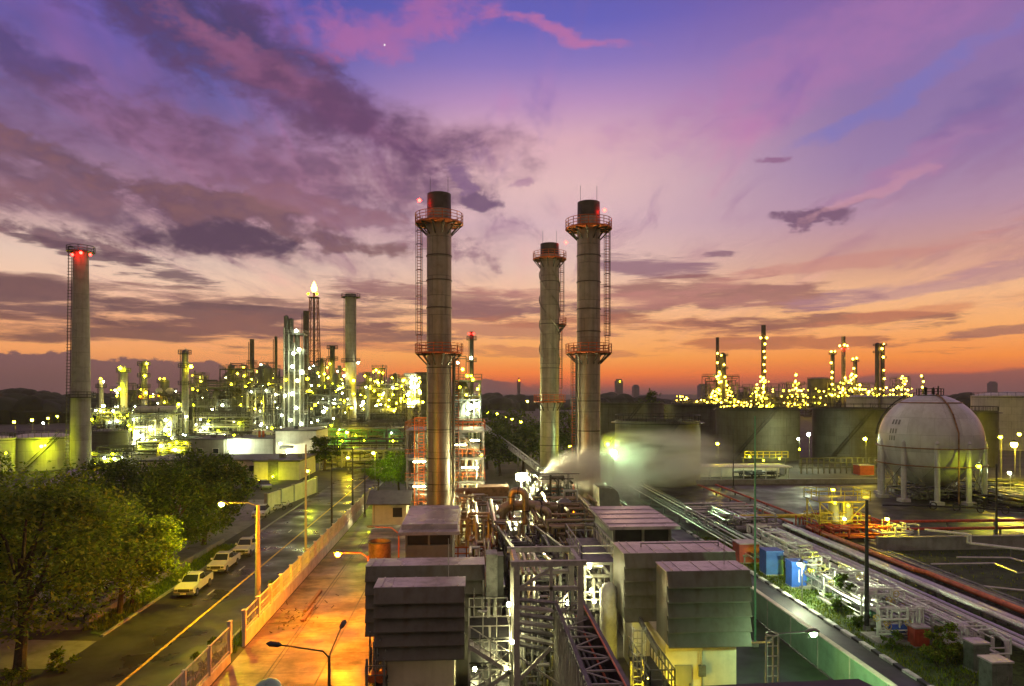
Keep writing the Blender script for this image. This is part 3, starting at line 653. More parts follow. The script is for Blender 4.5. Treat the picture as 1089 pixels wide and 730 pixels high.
for q in (xe, (xe + xf) / 2 - .07, xf - .14):
    b = MB(); b.bx(q, q + .14, 48.0, 48.2, HZ(579, 48), HZ(567, 48)); b.build('mullion', 'wall_grey', t)
b = MB(); zr = HZ(567, 48); b.bx(xe - .45, xf + .5, 47.5, 57, zr, zr + .22); b.bx(xe - .3, xf + .35, 48.4, 56.4, zr + .222, zr + .6); b.build('roof', 'roofing', t)

# ------------------------------------------------------------------ the three big stacks
def stack(label, x, y, r, ztop, seams, plats, lads, strake=False, mouth=2.0):
    t = thing('exhaust_stack', label, 'smokestack', (x, y, 0)); zm = ztop - mouth
    s_ = MB(); s_.lathe((x, y, 0), [(r * 1.06, 0), (r * 1.06, .5), (r, .52), (r, zm)], 40); s_.build('shell', 'stack', t)
    s_ = MB(); s_.lathe((x, y, 0), [(r * .98, zm), (r * .96, ztop), (r * .86, ztop), (r * .86, zm - 1)], 40); s_.build('mouth', 'stack_dark', t)
    for z in seams:
        s_ = MB(); s_.ring((x, y, z), r - .02, r + .075, .11, 36); s_.build('flange_ring', 'stack_seam', t)
    for z, rr, a0, a1 in plats:
        d = MB(); full = a1 is None
        d.lathe((x, y, z), [(r + .02, 0), (rr, 0), (rr, .16), (r + .02, .16), (r + .02, 0)], 36 if full else 12, a0, a1); dk = d.build('platform', 'rust_orange', t)
        rl = MB(); n = 18 if full else 6; A1 = a0 + 2 * math.pi if full else a1
        for i in range(n + (0 if full else 1)):
            a = a0 + (A1 - a0) * i / n; rl.bar((x + rr * .985 * math.cos(a), y + rr * .985 * math.sin(a), z), (x + rr * .985 * math.cos(a), y + rr * .985 * math.sin(a), z + 1.25), .075)
        for hz in (.5, .88, 1.25):
            rl.tube([(x + rr * .985 * math.cos(a0 + (A1 - a0) * i / 36), y + rr * .985 * math.sin(a0 + (A1 - a0) * i / 36), z + hz) for i in range(37)], .042, 5, False)
        rl.build('railing', 'rust_orange', dk)
        bk_ = MB(); n = 12 if full else 4
        for i in range(n):
            a = a0 + (A1 - a0) * (i + .5) / n; c_, s2 = math.cos(a), math.sin(a)
            bk_.bar((x + rr * .95 * c_, y + rr * .95 * s2, z), (x + r * c_, y + r * s2, z - 1.35), .13); bk_.bar((x + rr * .95 * c_, y + rr * .95 * s2, z - .08), (x + r * c_, y + r * s2, z - .08), .13)
        bk_.build('bracket', 'stack_seam', dk)
    for xl, yl, z0, z1, cage in lads:
        l = MB(); ladder(l, x + xl, y + yl, z0, z1, .5, 'x', .35, .035); lo = l.build('ladder', 'rust_orange', t)
        if cage:
            g = MB(); z = z0 + 2.3
            while z < z1 + 1: g.tube([(x + xl + .42 * math.cos(a * .5236), y + yl - .1 - .6 * math.sin(a * .5236), z) for a in range(7)], .045, 4, False); z += 1.6
            for a in range(0, 7, 2): g.bar((x + xl + .42 * math.cos(a * .5236), y + yl - .1 - .6 * math.sin(a * .5236), z0 + 2.3), (x + xl + .42 * math.cos(a * .5236), y + yl - .1 - .6 * math.sin(a * .5236), z1 + 1), .05)
            g.build('safety_cage', 'stack_dark', lo)
            g = MB(); z = z0 + 1
            while z < z1: g.bar((x + xl, y + yl, z), (x + (r if xl > 0 else -r) * .9, y, z), .05); z += 4
            g.build('standoff', 'stack_dark', lo)
    if strake:
        for k in range(3):
            h_ = MB(); h_.tube([(x + (r + .12) * math.cos(a_), y + (r + .12) * math.sin(a_), z_) for a_, z_ in [(k * 2.094 + i * .17, zm - 1.5 - i * .33) for i in range(52)]], .085, 5); h_.build('strake', 'stack', t)
    for dx_ in (-.72, .72):
        l = MB(); l.tube([(x + dx_ * r, y, ztop - .3), (x + dx_ * r, y, ztop + 2.2)], .025, 5); l.build('lightning_rod', 'steel_dark', t)
    return t
Y1 = 85.0; X1 = HX(467, Y1); r1 = 13 / F * Y1
p_top = HZ(240, Y1); p_mid = HZ(377, Y1); pr = 25.5 / F * Y1
s1 = stack('left of the two tall front stacks, bare brown steel with ladder on its left', X1, Y1, r1, HZ(208, Y1), [HZ(v, Y1) for v in (274, 300, 329, 377, 392, 429, 457, 487, 514, 548)], [(p_top, pr, 0, None), (p_mid, pr, 0, None)],
           [(-pr * .82, 0, p_mid, p_top, True), (pr * .72, .5, 3.5, p_mid, True)])
bulb(s1, (HX(446, Y1 - 1), Y1 - 1, HZ(217, Y1)), .22, 'red', 60, 'beacon')
d = MB(); d.tube([(X1 + r1 + .25, Y1 - .4, 2), (X1 + r1 + .25, Y1 - .4, p_mid)], .16, 8); d.build('riser_pipe', 'stack_dark', s1)
Y3 = 88.0; X3 = HX(626, Y3); r3 = 12.4 / F * Y3; pt3 = HZ(243, Y3); pm3 = HZ(376, Y3); pr3 = 25 / F * Y3
s3 = stack('right of the two tall front stacks, ladder on its right, steam at its foot', X3, Y3, r3, HZ(214, Y3), [HZ(v, Y3) for v in (272, 300, 329, 353, 376, 427, 459, 492, 540)], [(pt3, pr3, 0, None), (pm3, pr3, 0, None)],
           [(pr3 * .8, 0, pm3, pt3, True), (-pr3 * .66, -.6, 6, pm3, True)])
bulb(s3, (HX(643, Y3 - 1), Y3 - 1, HZ(224, Y3)), .22, 'red', 60, 'beacon')
d = MB(); d.tube([(X3 - r3 - .2, Y3 - .7, 4), (X3 - r3 - .2, Y3 - .7, pm3)], .16, 8); d.build('riser_pipe', 'stack_dark', s3)
Y2 = 112.0; X2 = HX(584.5, Y2); r2 = 10.2 / F * Y2; pt2 = HZ(276, Y2); pr2 = 18 / F * Y2
s2 = stack('shorter middle stack with a wavy spiral strake, set back between the front pair', X2, Y2, r2, HZ(259, Y2), [HZ(v, Y2) for v in (300, 345, 392, 427, 474)], [(pt2, pr2, 0, None), (HZ(346, Y2), pr2, -.75, .75), (HZ(428, Y2), 17 / F * Y2, 0, None)],
           [(pr2 * .72, 0, HZ(346, Y2), pt2, True), (pr2 * .62, 0, HZ(428, Y2), HZ(348, Y2), True)], True, 1.8)
bulb(s2, (HX(602, Y2), Y2, HZ(257, Y2)), .22, 'red', 60, 'beacon')

# ------------------------------------------------------------------ open steel structures
def frame_tower(t, xs, ys, zs, m, w_=.22, brace=True, seed=0, rail_top=True, deck='steel_mid', rm='rust_orange'):
    fr = MB()
    for x in xs:
        for y in ys: fr.bx(x - w_ / 2, x + w_ / 2, y - w_ / 2, y + w_ / 2, 0, zs[-1])
    for z in zs:
        for y in ys: fr.bx(xs[0], xs[-1], y - w_ * .4, y + w_ * .4, z - w_ * 1.1, z - .003)
        for x in xs: fr.bx(x - w_ * .4, x + w_ * .4, ys[0], ys[-1], z - w_ * 1.0, z - .006)
    fr.build('frame', m, t)
    if brace:
        b = MB(); rg = random.Random(seed); zz = [0] + list(zs)
        for i in range(len(zz) - 1):
            for j in range(len(xs) - 1):
                if rg.random() < .75:
                    p, q = ((xs[j], ys[0], zz[i]), (xs[j + 1], ys[0], zz[i + 1] - w_)); 
                    if (i + j) % 2: p, q = (xs[j + 1], ys[0], zz[i]), (xs[j], ys[0], zz[i + 1] - w_)
                    b.bar(p, q, w_ * .6)
            for j in range(len(ys) - 1): b.bar((xs[0], ys[j], zz[i]), (xs[0], ys[j + 1], zz[i + 1] - w_), w_ * .5)
        b.build('brace', m, t)
    for z in zs:
        d = MB(); d.bx(xs[0] - .3, xs[-1] + .3, ys[0] - .3, ys[-1] + .3, z, z + .07); dk = d.build('deck', deck, t)
        rl = MB(); rail(rl, [(xs[0] - .25, ys[0] - .25, z + .07), (xs[-1] + .25, ys[0] - .25, z + .07), (xs[-1] + .25, ys[-1] + .25, z + .07), (xs[0] - .25, ys[-1] + .25, z + .07), (xs[0] - .25, ys[0] - .25, z + .07)], 1.1, .035, 1.6)
        rl.build('railing', rm, dk)
YB = 92.0; fx0, fx1 = HX(433, YB), HX(514, YB); zt = HZ(458, YB)
t = thing('steel_structure', 'open steel access tower with orange rails wrapped behind the left stack', 'steel structure', ((fx0 + fx1) / 2, YB, 0))
xs = [fx0, fx0 + 3.4, fx1 - 3.2, fx1]; zs = [HZ(538, YB), HZ(512, YB), HZ(487, YB), zt]
frame_tower(t, xs, [YB, YB + 4.5, YB + 9], zs, 'purple_steel', .26, True, 3)
o = MB(); zz = HZ(446, YB)
for q in (fx0 + 1.0, fx0 + 2.8): o.bar((q, YB - .2, zs[0]), (q, YB - .2, zz + .2), .16)
o.bar((fx0 + 1.0, YB - .2, zz + .2), (fx0 + 2.8, YB - .2, zz + .2), .16); o.bar((fx0 + 1.0, YB - .2, zz - .7), (fx0 + 2.8, YB - .2, zz - .7), .1); ladder(o, fx0 + 1.9, YB - .3, 2, zz, .7, 'x', .4, .05); o.build('ladder_frame', 'rust_orange', t)
rg = random.Random(21); c_ = MB(); clutter(c_, fx0 + .6, fx1 - .4, YB + 1, YB + 8, .5, zt - .3, 26, .09, .22, rg, 7); c_.build('pipework', 'pipe_silver', t)
c_ = MB(); clutter(c_, fx0 + 4.5, fx1 - .3, YB + .5, YB + 5, 1, zt - .3, 16, .06, .13, rg, 6); c_.build('pipework', 'duct_brown', t)
for vx, vy, vz, vr, vl in ((fx0 + 2, YB + 3, zs[0] + 1, .9, 3.2), (fx1 - 2, YB + 4, zs[1] + .95, .85, 3.0), (fx1 - 1.8, YB + 5, zs[2] + .9, .8, 2.6)):
    v = MB(); v.tube([(vx - vl / 2, vy, vz), (vx - vl / 2 + .3, vy, vz), (vx + vl / 2 - .3, vy, vz), (vx + vl / 2, vy, vz)], [vr * .6, vr, vr, vr * .6], 18); v.build('drum', 'pipe_silver', t)
def tube_light(t, x, y, z, l, power, kind='cool'):
    m = MB(); m.tube([(x - l / 2, y, z), (x + l / 2, y, z)], .075, 8); return m.build('tube_lamp', em(kind, power), t)
for px, py, l in ((446, 493, 1.6), (446, 519, 1.6), (446, 571, 1.4), (500, 499, 2.2), (497, 525, 2.0), (490, 475, 1.5), (505, 470, 1.2), (500, 545, 1.8)):
    x_, z_ = H(px, py, YB - .6); tube_light(t, x_, YB - .6, z_ + .2, l, 70, 'white' if px > 480 else 'cool')
for px, py, yy in ((500, 560, 90), (508, 513, 93), (489, 522, 94), (482, 505, 95), (505, 535, 92.5), (512, 485, 94), (495, 545, 91), (478, 556, 93)):
    x_, z_ = H(px, py, yy); bulb(t, (x_, yy, z_), .16, 'warm', 160)
# upper process tower on the right side of the left stack
YU = 125.0
def vcol(name, label, cat, px, py, y, wpx, m='tank_pale', lamps=(), plats=(), base=0.0, dome=True, taper=1.0, lad=True, pm='steel_dark', pipe=True, group=None):
    x, zt = H(px, py, y); r = wpx / 2 / F * y / math.sqrt(1 + ((px - CX) / F) ** 2)
    t = thing(name, label, cat, (x, y, base), group); s_ = MB()
    prof = [(r * taper, base), (r, zt - (r * .8 if dome else 0))]
    if dome: prof += [(r * .8, zt - r * .35), (r * .4, zt - r * .08), (.01, zt)]
    else: prof += [(r * .84, zt), (r * .84, zt - 2)]
    s_.lathe((x, y, 0), prof, 20); s_.build('shell', m, t)
    for z_py in plats:
        z = HZ(z_py, y); d = MB(); d.ring((x, y, z), r * .98, r + .9 + r * .25, .18, 20); dk = d.build('platform', pm, t)
        rl = MB(); rr = r + .85 + r * .25
        for hz in (.7, 1.3): rl.tube([(x + rr * math.cos(i * .449), y + rr * math.sin(i * .449), z + hz) for i in range(15)], .07, 4, False)
        for i in range(10): a = i * .628; rl.bar((x + rr * math.cos(a), y + rr * math.sin(a), z), (x + rr * math.cos(a), y + rr * math.sin(a), z + 1.3), .1)
        rl.build('railing', pm, dk)
    if lad: l = MB(); ladder(l, x - r - .35, y - .2, base + 1, zt - 1, .6, 'y', .8, .05); l.build('ladder', pm, t)
    if pipe:
        p = MB(); p.tube([(x + r + .3, y - .3, base + 1), (x + r + .3, y - .3, zt - .5), (x + r * .4, y - .2, zt + .3), (x, y, zt - .2)], max(.1, r * .13), 6); p.build('overhead_pipe', 'pipe_silver', t)
    for lx_, ly_, kind, rr, pw in lamps:
        bx_, bz_ = H(lx_, ly_, y - r - 1.2); bulb(t, (bx_, y - r - 1.2, bz_), rr, kind, pw)
    return t
fx0, fx1 = HX(484, YU), HX(511, YU); t = thing('process_tower', 'dark steel platform tower rising behind the left stack with a glaring white floodlight', 'steel structure', ((fx0 + fx1) / 2, YU, 0))
frame_tower(t, [fx0, (fx0 + fx1) / 2, fx1], [YU, YU + 5], [HZ(v, YU) for v in (470, 447, 425, 405)], 'steel_dark', .25, True, 8, rm='steel_mid')
for px, py, kind, rr, pw in ((500, 433, 'cool', .5, 500), (506, 431, 'cool', .3, 300), (497, 440, 'white', .25, 100), (487, 386, 'cool', .22, 60), (492, 393, 'warm', .25, 60), (497, 400, 'yellow', .25, 60), (503, 404, 'yellow', .25, 60), (508, 414, 'warm', .22, 60), (489, 412, 'yellow', .2, 50), (496, 420, 'warm', .2, 50)):
    x_, z_ = H(px, py, YU - 1); bulb(t, (x_, YU - 1, z_), rr, kind, pw)
v = MB(); vx = HX(491, YU + 2); v.lathe((vx, YU + 2, 0), [(1.5, 0), (1.5, HZ(415, YU)), (.9, HZ(407, YU)), (.3, HZ(404, YU)), (.01, HZ(404, YU))], 16); v.build('vessel', 'tank_dark', t)
p = MB(); rail(p, [(fx0, YU, HZ(385, YU)), (fx0 + 2, YU, HZ(385, YU))], 1, .06); 
for q in (fx0, fx0 + 2): p.bar((q, YU, HZ(405, YU)), (q, YU, HZ(385, YU)), .15)
p.build('lamp_mast', 'steel_dark', t)
c_ = MB(); clutter(c_, fx0, fx1, YU, YU + 5, 2, HZ(405, YU), 18, .1, .25, random.Random(5)); c_.build('pipework', 'pipe_silver', t)
vcol('flue_stack', 'thin flue with a red lit crown just right of the left stack', 'smokestack', 501.5, 353, 240, 4.6, 'tank', [(499, 355, 'red', .4, 25), (503.5, 355, 'red', .4, 25), (501, 381, 'cool', .5, 40), (501, 400, 'warm', .45, 40)], (362, 385), dome=False, pipe=False)

# ------------------------------------------------------------------ ducts, pipes and rack in the middle
t = thing('duct', 'rusty brown horizontal duct with a drooping hood right of the left stack', 'duct', (HX(520, 84), 84, HZ(530, 84)))
xa, xb, xc = HX(486, 84), HX(508, 84), HX(541, 84); za, zb = HZ(517, 84), HZ(535, 84)
m = MB(); m.tube([(xa, 84, (za + zb) / 2 + .3), (xb, 84, (za + zb) / 2 + .3)], .55, 16); m.build('neck', 'duct_brown', t)
m = MB(); m.prism_y([(xb, za), (xc, za), (xc, zb), (xb + 1.2, zb), (xb, zb + 1.1)], 83, 85.4); m.build('hood', 'duct_brown', t)
m = MB()
for q in (xb + 1.5, xc - .3): m.bx(q, q + .15, 84.1, 84.3, 0, zb)
m.build('leg', 'steel_dark', t)
def bigpipe(label, pts, r, m='pipe_brass', cat='pipe', flanges=True, group=None):
    t = thing('pipe', label, cat, tuple(pts[0]), group); b = MB()
    out = [Vector(pts[0])]
    for i in range(1, len(pts) - 1):      # rounded bends
        p = Vector(pts[i]); a = Vector(pts[i - 1]) - p; c = Vector(pts[i + 1]) - p; k = min(r * 2.2, a.length * .45, c.length * .45)
        a = p + a.normalized() * k; c = p + c.normalized() * k
        for q in (0, .25, .5, .75, 1): out.append(a.lerp(p, q).lerp(p.lerp(c, q), q))
    out.append(Vector(pts[-1])); b.tube(out, r, 14); b.build('barrel', m, t)
    if flanges:
        f_ = MB()
        for i in range(len(pts) - 1):
            a, c = Vector(pts[i]), Vector(pts[i + 1]); d = (c - a).normalized()
            for q in ((.5,) if (c - a).length < 5 else (.3, .7)): f_.tube([a.lerp(c, q) - d * .06, a.lerp(c, q) + d * .06], r * 1.22, 14)
        f_.build('flange', 'stack_seam', t)
    return t
yp = 70.0
def q3(px, py, y): x, z = H(px, py, y); return (x, y, z)
bigpipe('thick bronze pipe rising beside the brown duct and bending right across the rack', [(HX(533, yp), yp, .3), q3(533, 539, yp), q3(556, 537, yp + .4), q3(590, 540, yp + 2)], .55)
bigpipe('thinner bronze pipe standing in front of the floodlight, looping over at its top', [(HX(559, 69), 69, .3), q3(559, 523, 69), q3(544, 521, 69.4), (HX(544, 69.4), 69.4, HZ(536, 69.4))], .34)
bigpipe('bronze pipe dropping straight down from the crossover, right of the other two', [(HX(583, 68.5), 68.5, .3), q3(583, 543, 68.5), q3(570, 542, 69)], .40)
bigpipe('long bronze header pipe running level toward the right stack', [q3(566, 545, 81), q3(610, 549, 82), (HX(610, 84), 84, 1.0)], .34)
bigpipe('slanting orange lit pipe leaning down from the pipe top into the trusses', [q3(536, 532, 75), q3(555, 580, 72)], .2, 'duct_brown', flanges=False)
# inclined truss bridges
t = thing('inclined_bridge', 'purple grey trussed conveyor bridge sloping down behind the pale steel portal', 'bridge', (HX(560, 60), 60, 0))
for (pa, ya), (pb, yb) in (((529, 572), 62), ((549, 606), 42)), (((569, 572), 62), ((606, 606), 42)):
    a, b_ = Vector(q3(*pa, ya)), Vector(q3(*pb, yb)); m = MB(); truss(m, a, b_, 1.0, 9, .2); m.build('truss_side', 'purple_steel', t)
a0, b0 = Vector(q3(529, 572, 62)), Vector(q3(549, 606, 42)); a1, b1 = Vector(q3(569, 572, 62)), Vector(q3(606, 606, 42)); m = MB()
for i in range(10):
    p, q = a0.lerp(b0, i / 9), a1.lerp(b1, i / 9); m.bar(p, q, .12); 
    if i < 9: m.bar(p, a1.lerp(b1, (i + 1) / 9), .08)
m.build('cross_member', 'steel_mid', t)
m = MB()
for s_, e_ in ((a0, b0), (a1, b1)):
    for k in (.08, .5, .95): c = s_.lerp(e_, k); m.bar((c.x, c.y, 0), c, .2)
m.build('leg', 'purple_steel', t)
m = MB()
for k in (.25, .5, .75): m.tube([a0.lerp(a1, k) + Vector((0, 0, .15)), b0.lerp(b1, k) + Vector((0, 0, .15))], .12, 7)
m.build('pipe_run', 'pipe_silver', t)
# galvanised portal rack
YP = 33.0; px0, px1 = HX(549.5, YP), HX(617, YP); zt = HZ(603, YP)
t = thing('pipe_rack', 'pale galvanised steel portal with inclined trays, in the middle foreground', 'pipe rack', ((px0 + px1) / 2, YP, 0))
fr = MB()
for yy in (YP, YP + 3.0):
    for x in (px0, px1): fr.bx(x - .14, x + .14, yy - .14, yy + .14, 0, zt)
    fr.bx(px0 - .3, px1 + .3, yy - .12, yy + .12, zt, zt + .26); fr.bx(px0, px1, yy - .08, yy + .08, HZ(629, YP), HZ(629, YP) + .18)
for x in (px0, px1): fr.bx(x - .1, x + .1, YP + .14, YP + 2.86, zt + .003, zt + .2)
fr.bx(HX(586, YP) - .08, HX(586, YP) + .08, YP - .08, YP + .08, HZ(640, YP), zt); fr.build('portal_frame', 'galv', t)
b = MB(); b.bar((px0, YP - .02, HZ(628, YP)), (HX(585, YP), YP - .02, HZ(606, YP)), .13); b.bar((px0 + .1, YP, HZ(724, YP)), (HX(586, YP), YP, HZ(690, YP)), .16); b.bar((px0, YP + 4, 3), (px1, YP + 4, 6), .12); b.bar((px1, YP + .1, 2), (px0, YP + .1, 4.2), .1); b.build('brace', 'galv', t)
for i in range(7):
    z = HZ(640 + i * 8.2, YP); tr = MB(); tr.bar((px0 + .1, YP + .2 + i * .05, z), (HX(586, YP) + .15, YP + .6, z - .28 - .03 * i), .5, .10); tr.build('tray', 'galv' if i % 2 else 'steel_mid', t)
for i in range(4):
    p = MB(); xx = px0 + .35 + i * .3; p.tube([(xx, YP + .5, zt - .5), (xx, 37.5, zt - .5), (xx, 37.5, .3)], .09, 8); p.build('pipe', 'pipe_silver' if i % 2 else 'pipe_brass', t)
rg = random.Random(9); c_ = MB(); clutter(c_, px0 + .2, px1 - .2, YP + 1.2, YP + 6, .4, zt - 1.2, 26, .05, .11, rg, 6); c_.build('pipework', 'steel_mid', t)
c_ = MB(); clutter(c_, px0 + .2, px1 - .2, YP + 1.2, YP + 8, .4, zt - 3.0, 22, .05, .11, rg, 6); c_.build('pipework', 'pipe_silver', t)
c_ = MB(); clutter(c_, px0 + .2, px1 + .8, YP + 5, YP + 22, .4, zt - 2.6, 40, .05, .14, rg, 6); c_.build('pipework', 'steel_mid', t)
# dark covered cable way that runs toward the camera
ya, yb = 35.6, 18.0; zt2 = 6.0
xa0 = HX(590, ya); xa1 = HX(619, ya)
t = thing('cable_way', 'dark elevated cable trough with open top braces and a pale slatted flank', 'cable trough', ((xa0 + xa1) / 2, 27, 0))
m = MB(); m.bx(xa0, xa1, yb, ya, zt2 - 1.0, zt2 - .92); m.build('trough_floor', 'steel_dark', t)
for x in (xa0, xa1):
    m = MB(); m.bx(x - .05, x + .05, yb, ya, zt2 - .918, zt2 - .03); m.build('side_plate', 'steel_dark', t)
    m = MB(); m.bx(x - .09, x + .09, yb, ya, zt2 - .03, zt2 + .1); m.build('top_rail', 'purple_steel', t)
m = MB(); n = 14
for i in range(n):
    y0_ = ya - (ya - yb) * i / n; y1_ = ya - (ya - yb) * (i + 1) / n
    m.bar((xa0, y0_, zt2 - .06), (xa1, y0_, zt2 - .06), .07)
    m.bar((xa0 if i % 2 else xa1, y0_, zt2 - .06), (xa1 if i % 2 else xa0, y1_, zt2 - .06), .05)
m.build('brace', 'galv', t)
for k, mm in ((.3, 'black'), (.45, 'steel_mid'), (.6, 'black'), (.78, 'orange_pipe')):
    m = MB(); xx = xa0 + (xa1 - xa0) * k; m.tube([(xx, ya, zt2 - .75), (xx, yb, zt2 - .75)], .06 if mm != 'orange_pipe' else .05, 6); m.build('cable', mm, t)
m = MB(); m.tube([(xa1 - .12, ya, zt2 + .12), (xa1 - .12, yb, zt2 + .12)], .045, 6); m.build('conduit', 'orange_pipe', t)
m = MB(); yy = ya
while yy > 22: m.bx(xa0 - .12, xa0 - .05, yy - .05, yy + .05, 1.2, zt2 - .1); yy -= .62
m.build('flank_slat', 'galv', t)
m = MB()
for yy in (ya - .4, 29, 22):
    for x in (xa0 + .15, xa1 - .15): m.bx(x - .1, x + .1, yy - .1, yy + .1, 0, zt2 - 1.0)
m.build('leg', 'galv', t)
# dark box duct beside the portal
bx0, bx1 = HX(517, 38), HX(529, 38); zb0, zb1 = HZ(636, 38), HZ(590, 38)
t = thing('box_duct', 'tall dark box duct standing just left of the pale portal', 'duct', ((bx0 + bx1) / 2, 38, 0))
m = MB(); m.bx(bx0, bx1, 38, 39.2, zb0, zb1); m.build('casing', 'steel_mid', t)
m = MB(); m.bx(bx1 + .02, bx1 + .35, 38.1, 39.1, zb0 - .3, zb1 - .1); m.build('side_casing', 'steel_dark', t)
m = MB(); m.bx(bx0 + .1, bx0 + .22, 38.2, 38.4, 0, zb0); m.bx(bx1 - .2, bx1 - .08, 38.2, 38.4, 0, zb0); m.build('leg', 'galv', t)
# stairs and catwalks right of the left intake houses
sx0, sx1 = HX(499, 36), HX(541, 36)
t = thing('stair_tower', 'floodlit white steel stairs and catwalks between left intake hoods and pale portal', 'staircase', ((sx0 + sx1) / 2, 36, 0))
m = MB()
for x in (sx0, (sx0 + sx1) / 2, sx1):
    for yy in (34.5, 37.5): m.bx(x - .06, x + .06, yy - .06, yy + .06, 0, HZ(655, 36))
m.build('post', 'galv', t)
for k, zz in enumerate((HZ(668, 36), HZ(693, 36), HZ(722, 36))):
    d = MB(); d.bx(sx0, sx1, 34.4, 37.6, zz, zz + .06); dk = d.build('landing', 'steel_dark', t)
    r_ = MB(); rail(r_, [(sx0, 34.45, zz + .06), (sx1, 34.45, zz + .06), (sx1, 37.55, zz + .06), (sx0, 37.55, zz + .06)], 1.05, .025, .8); r_.build('railing', 'galv', dk)
    f_ = MB(); p0_, p1_ = ((sx0, 34.2, zz - 1.4), (sx1, 34.2, zz)) if k % 2 else ((sx1, 34.2, zz - 1.4), (sx0, 34.2, zz))
    for off in (0, .75): f_.bar((p0_[0], p0_[1] - off, p0_[2]), (p1_[0], p1_[1] - off, p1_[2]), .06, .2)
    for i in range(8): c = Vector(p0_).lerp(Vector(p1_), (i + .5) / 8); f_.bx(c.x - .12, c.x + .12, 33.45, 34.2, c.z, c.z + .03)
    f_.build('flight', 'galv', t)
    h_ = MB(); h_.bar((p0_[0], 33.4, p0_[2] + 1), (p1_[0], 33.4, p1_[2] + 1), .05)
    for i in range(5): c = Vector(p0_).lerp(Vector(p1_), i / 4); h_.bar((c.x, 33.4, c.z), (c.x, 33.4, c.z + 1), .045)
    h_.build('handrail', 'galv', t)
rg = random.Random(14); c_ = MB(); clutter(c_, sx0, sx1, 38, 47, .3, 6.4, 40, .04, .11, rg, 6); c_.build('pipework', 'pipe_silver', t)
for px, py, y_, pw in ((541, 643, 35, 320), (545, 683, 34, 260), (538, 711, 33.5, 200), (535, 700, 36, 240), (520, 668, 37, 220), (505, 712, 36, 220)):
    x_, z_ = H(px, py, y_); bulb(t, (x_, y_, z_), .11, 'white', pw)
# machine skid on the yard edge
mx0, mx1 = HX(391, 34), HX(411, 34)
t = thing('machine_skid', 'small machine skid with two round motors at the edge of the orange yard', 'machine', ((mx0 + mx1) / 2, 34, 0))
m = MB(); m.bx(mx0, mx1, 33.3, 35, 2.6, 2.75); m.build('deck', 'steel_dark', t)
m = MB()
for x in (mx0 + .05, mx1 - .05):
    for yy in (33.4, 34.9): m.bx(x - .05, x + .05, yy - .05, yy + .05, 0, 4.1)
rail(m, [(mx0, 33.35, 2.75), (mx1, 33.35, 2.75)], 1, .025, .5); m.build('frame', 'steel_mid', t)
for x in (mx0 + .28, mx1 - .25):
    m = MB(); m.tube([(x, 33.5, 3.05), (x, 34.3, 3.05)], .22, 14); m.build('motor', 'rust_orange', t)
c_ = MB(); clutter(c_, mx0, mx1, 33.6, 35, .3, 5, 14, .03, .07, random.Random(2), 5); c_.build('pipework', 'steel_mid', t)
# orange railed platform between the left houses and the stacks
ox0, ox1 = HX(478, 58), HX(523, 58); oz = HZ(604, 58) + .6
t = thing('platform', 'low platform with bright orange railing behind the second left hood', 'platform', ((ox0 + ox1) / 2, 58, 0))
m = MB(); m.bx(ox0, ox1, 58, 63, oz - .1, oz); m.build('deck', 'steel_mid', t)
m = MB(); rail(m, [(ox0, 58.05, oz), (ox1, 58.05, oz), (ox1, 62.9, oz)], 1.15, .05, .7); m.build('railing', 'rust_orange', t)
m = MB()
for x in (ox0 + .1, ox1 - .1):
    for yy in (58.1, 62.8): m.bx(x - .1, x + .1, yy - .1, yy + .1, 0, oz - .1)
m.build('leg', 'rust_orange', t)
# boiler house frame left of the right stack
YH = 90.0; hx0, hx1 = HX(588, YH), HX(612, YH)
t = thing('boiler_frame', 'dark boiler frame with orange lit bays tucked left of the right stack', 'steel structure', ((hx0 + hx1) / 2, YH, 0))
frame_tower(t, [hx0, (hx0 + hx1) / 2, hx1], [YH, YH + 5], [2.2, HZ(547, YH), HZ(530, YH)], 'steel_dark', .22, True, 4)
for px in (591, 601, 610): x_, z_ = H(px, 544, YH - .5); m = MB(); m.tube([(x_ - .35, YH - .5, z_), (x_ + .35, YH - .5, z_)], .12, 8); m.build('strip_lamp', em('orange', 60), t)
c_ = MB(); clutter(c_, hx0, hx1, YH, YH + 4, .4, HZ(532, YH), 24, .08, .2, random.Random(8), 6); c_.build('pipework', 'rust_orange', t)
for px, py in ((606, 583), (599, 590), (594, 575)): x_, z_ = H(px, py, 80); bulb(t, (x_, 80, z_), .12, 'orange', 150)
# rounded silencer drum right of the right stack
cx_ = HX(646, 84); t = thing('silencer', 'grey rounded silencer casing right of the right stack foot', 'silencer', (cx_, 84, 0)); zt = HZ(518, 84)
m = MB(); m.prism_y([(cx_ - 1.4, 0), (cx_ + 1.1, 0), (cx_ + 1.1, zt - 1.2), (cx_ + .9, zt - .5), (cx_ + .4, zt - .1), (cx_ - .3, zt), (cx_ - 1.4, zt)], 82, 87); m.build('casing', 'wall_grey', t)
m = MB(); m.prism_y([(cx_ - 1.43, .4), (cx_ + 1.13, .4), (cx_ + 1.14, zt - 1.2), (cx_ + .93, zt - .46), (cx_ + .42, zt - .06), (cx_ - .3, zt + .04), (cx_ - 1.43, zt + .04)], 83.2, 83.5); m.build('stiffener', 'stack_dark', t)
t = thing('pipe_bridge', 'pale inclined pipe bridge stepping down behind the dazzling floodlight', 'pipe bridge', (HX(545, 135), 135, 0))
a_, b_ = Vector(q3(508, 452, 150)), Vector(q3(574, 503, 122)); m = MB(); truss(m, a_, b_, 1.2, 14, .2); truss(m, a_ + Vector((0, 2, 0)), b_ + Vector((0, 2, 0)), 1.2, 14, .2); m.build('truss', 'galv', t)
m = MB()
for k in (.02, .35, .7, .98): c = a_.lerp(b_, k); m.bar((c.x, c.y + 1, 0), (c.x, c.y + 1, c.z), .35)
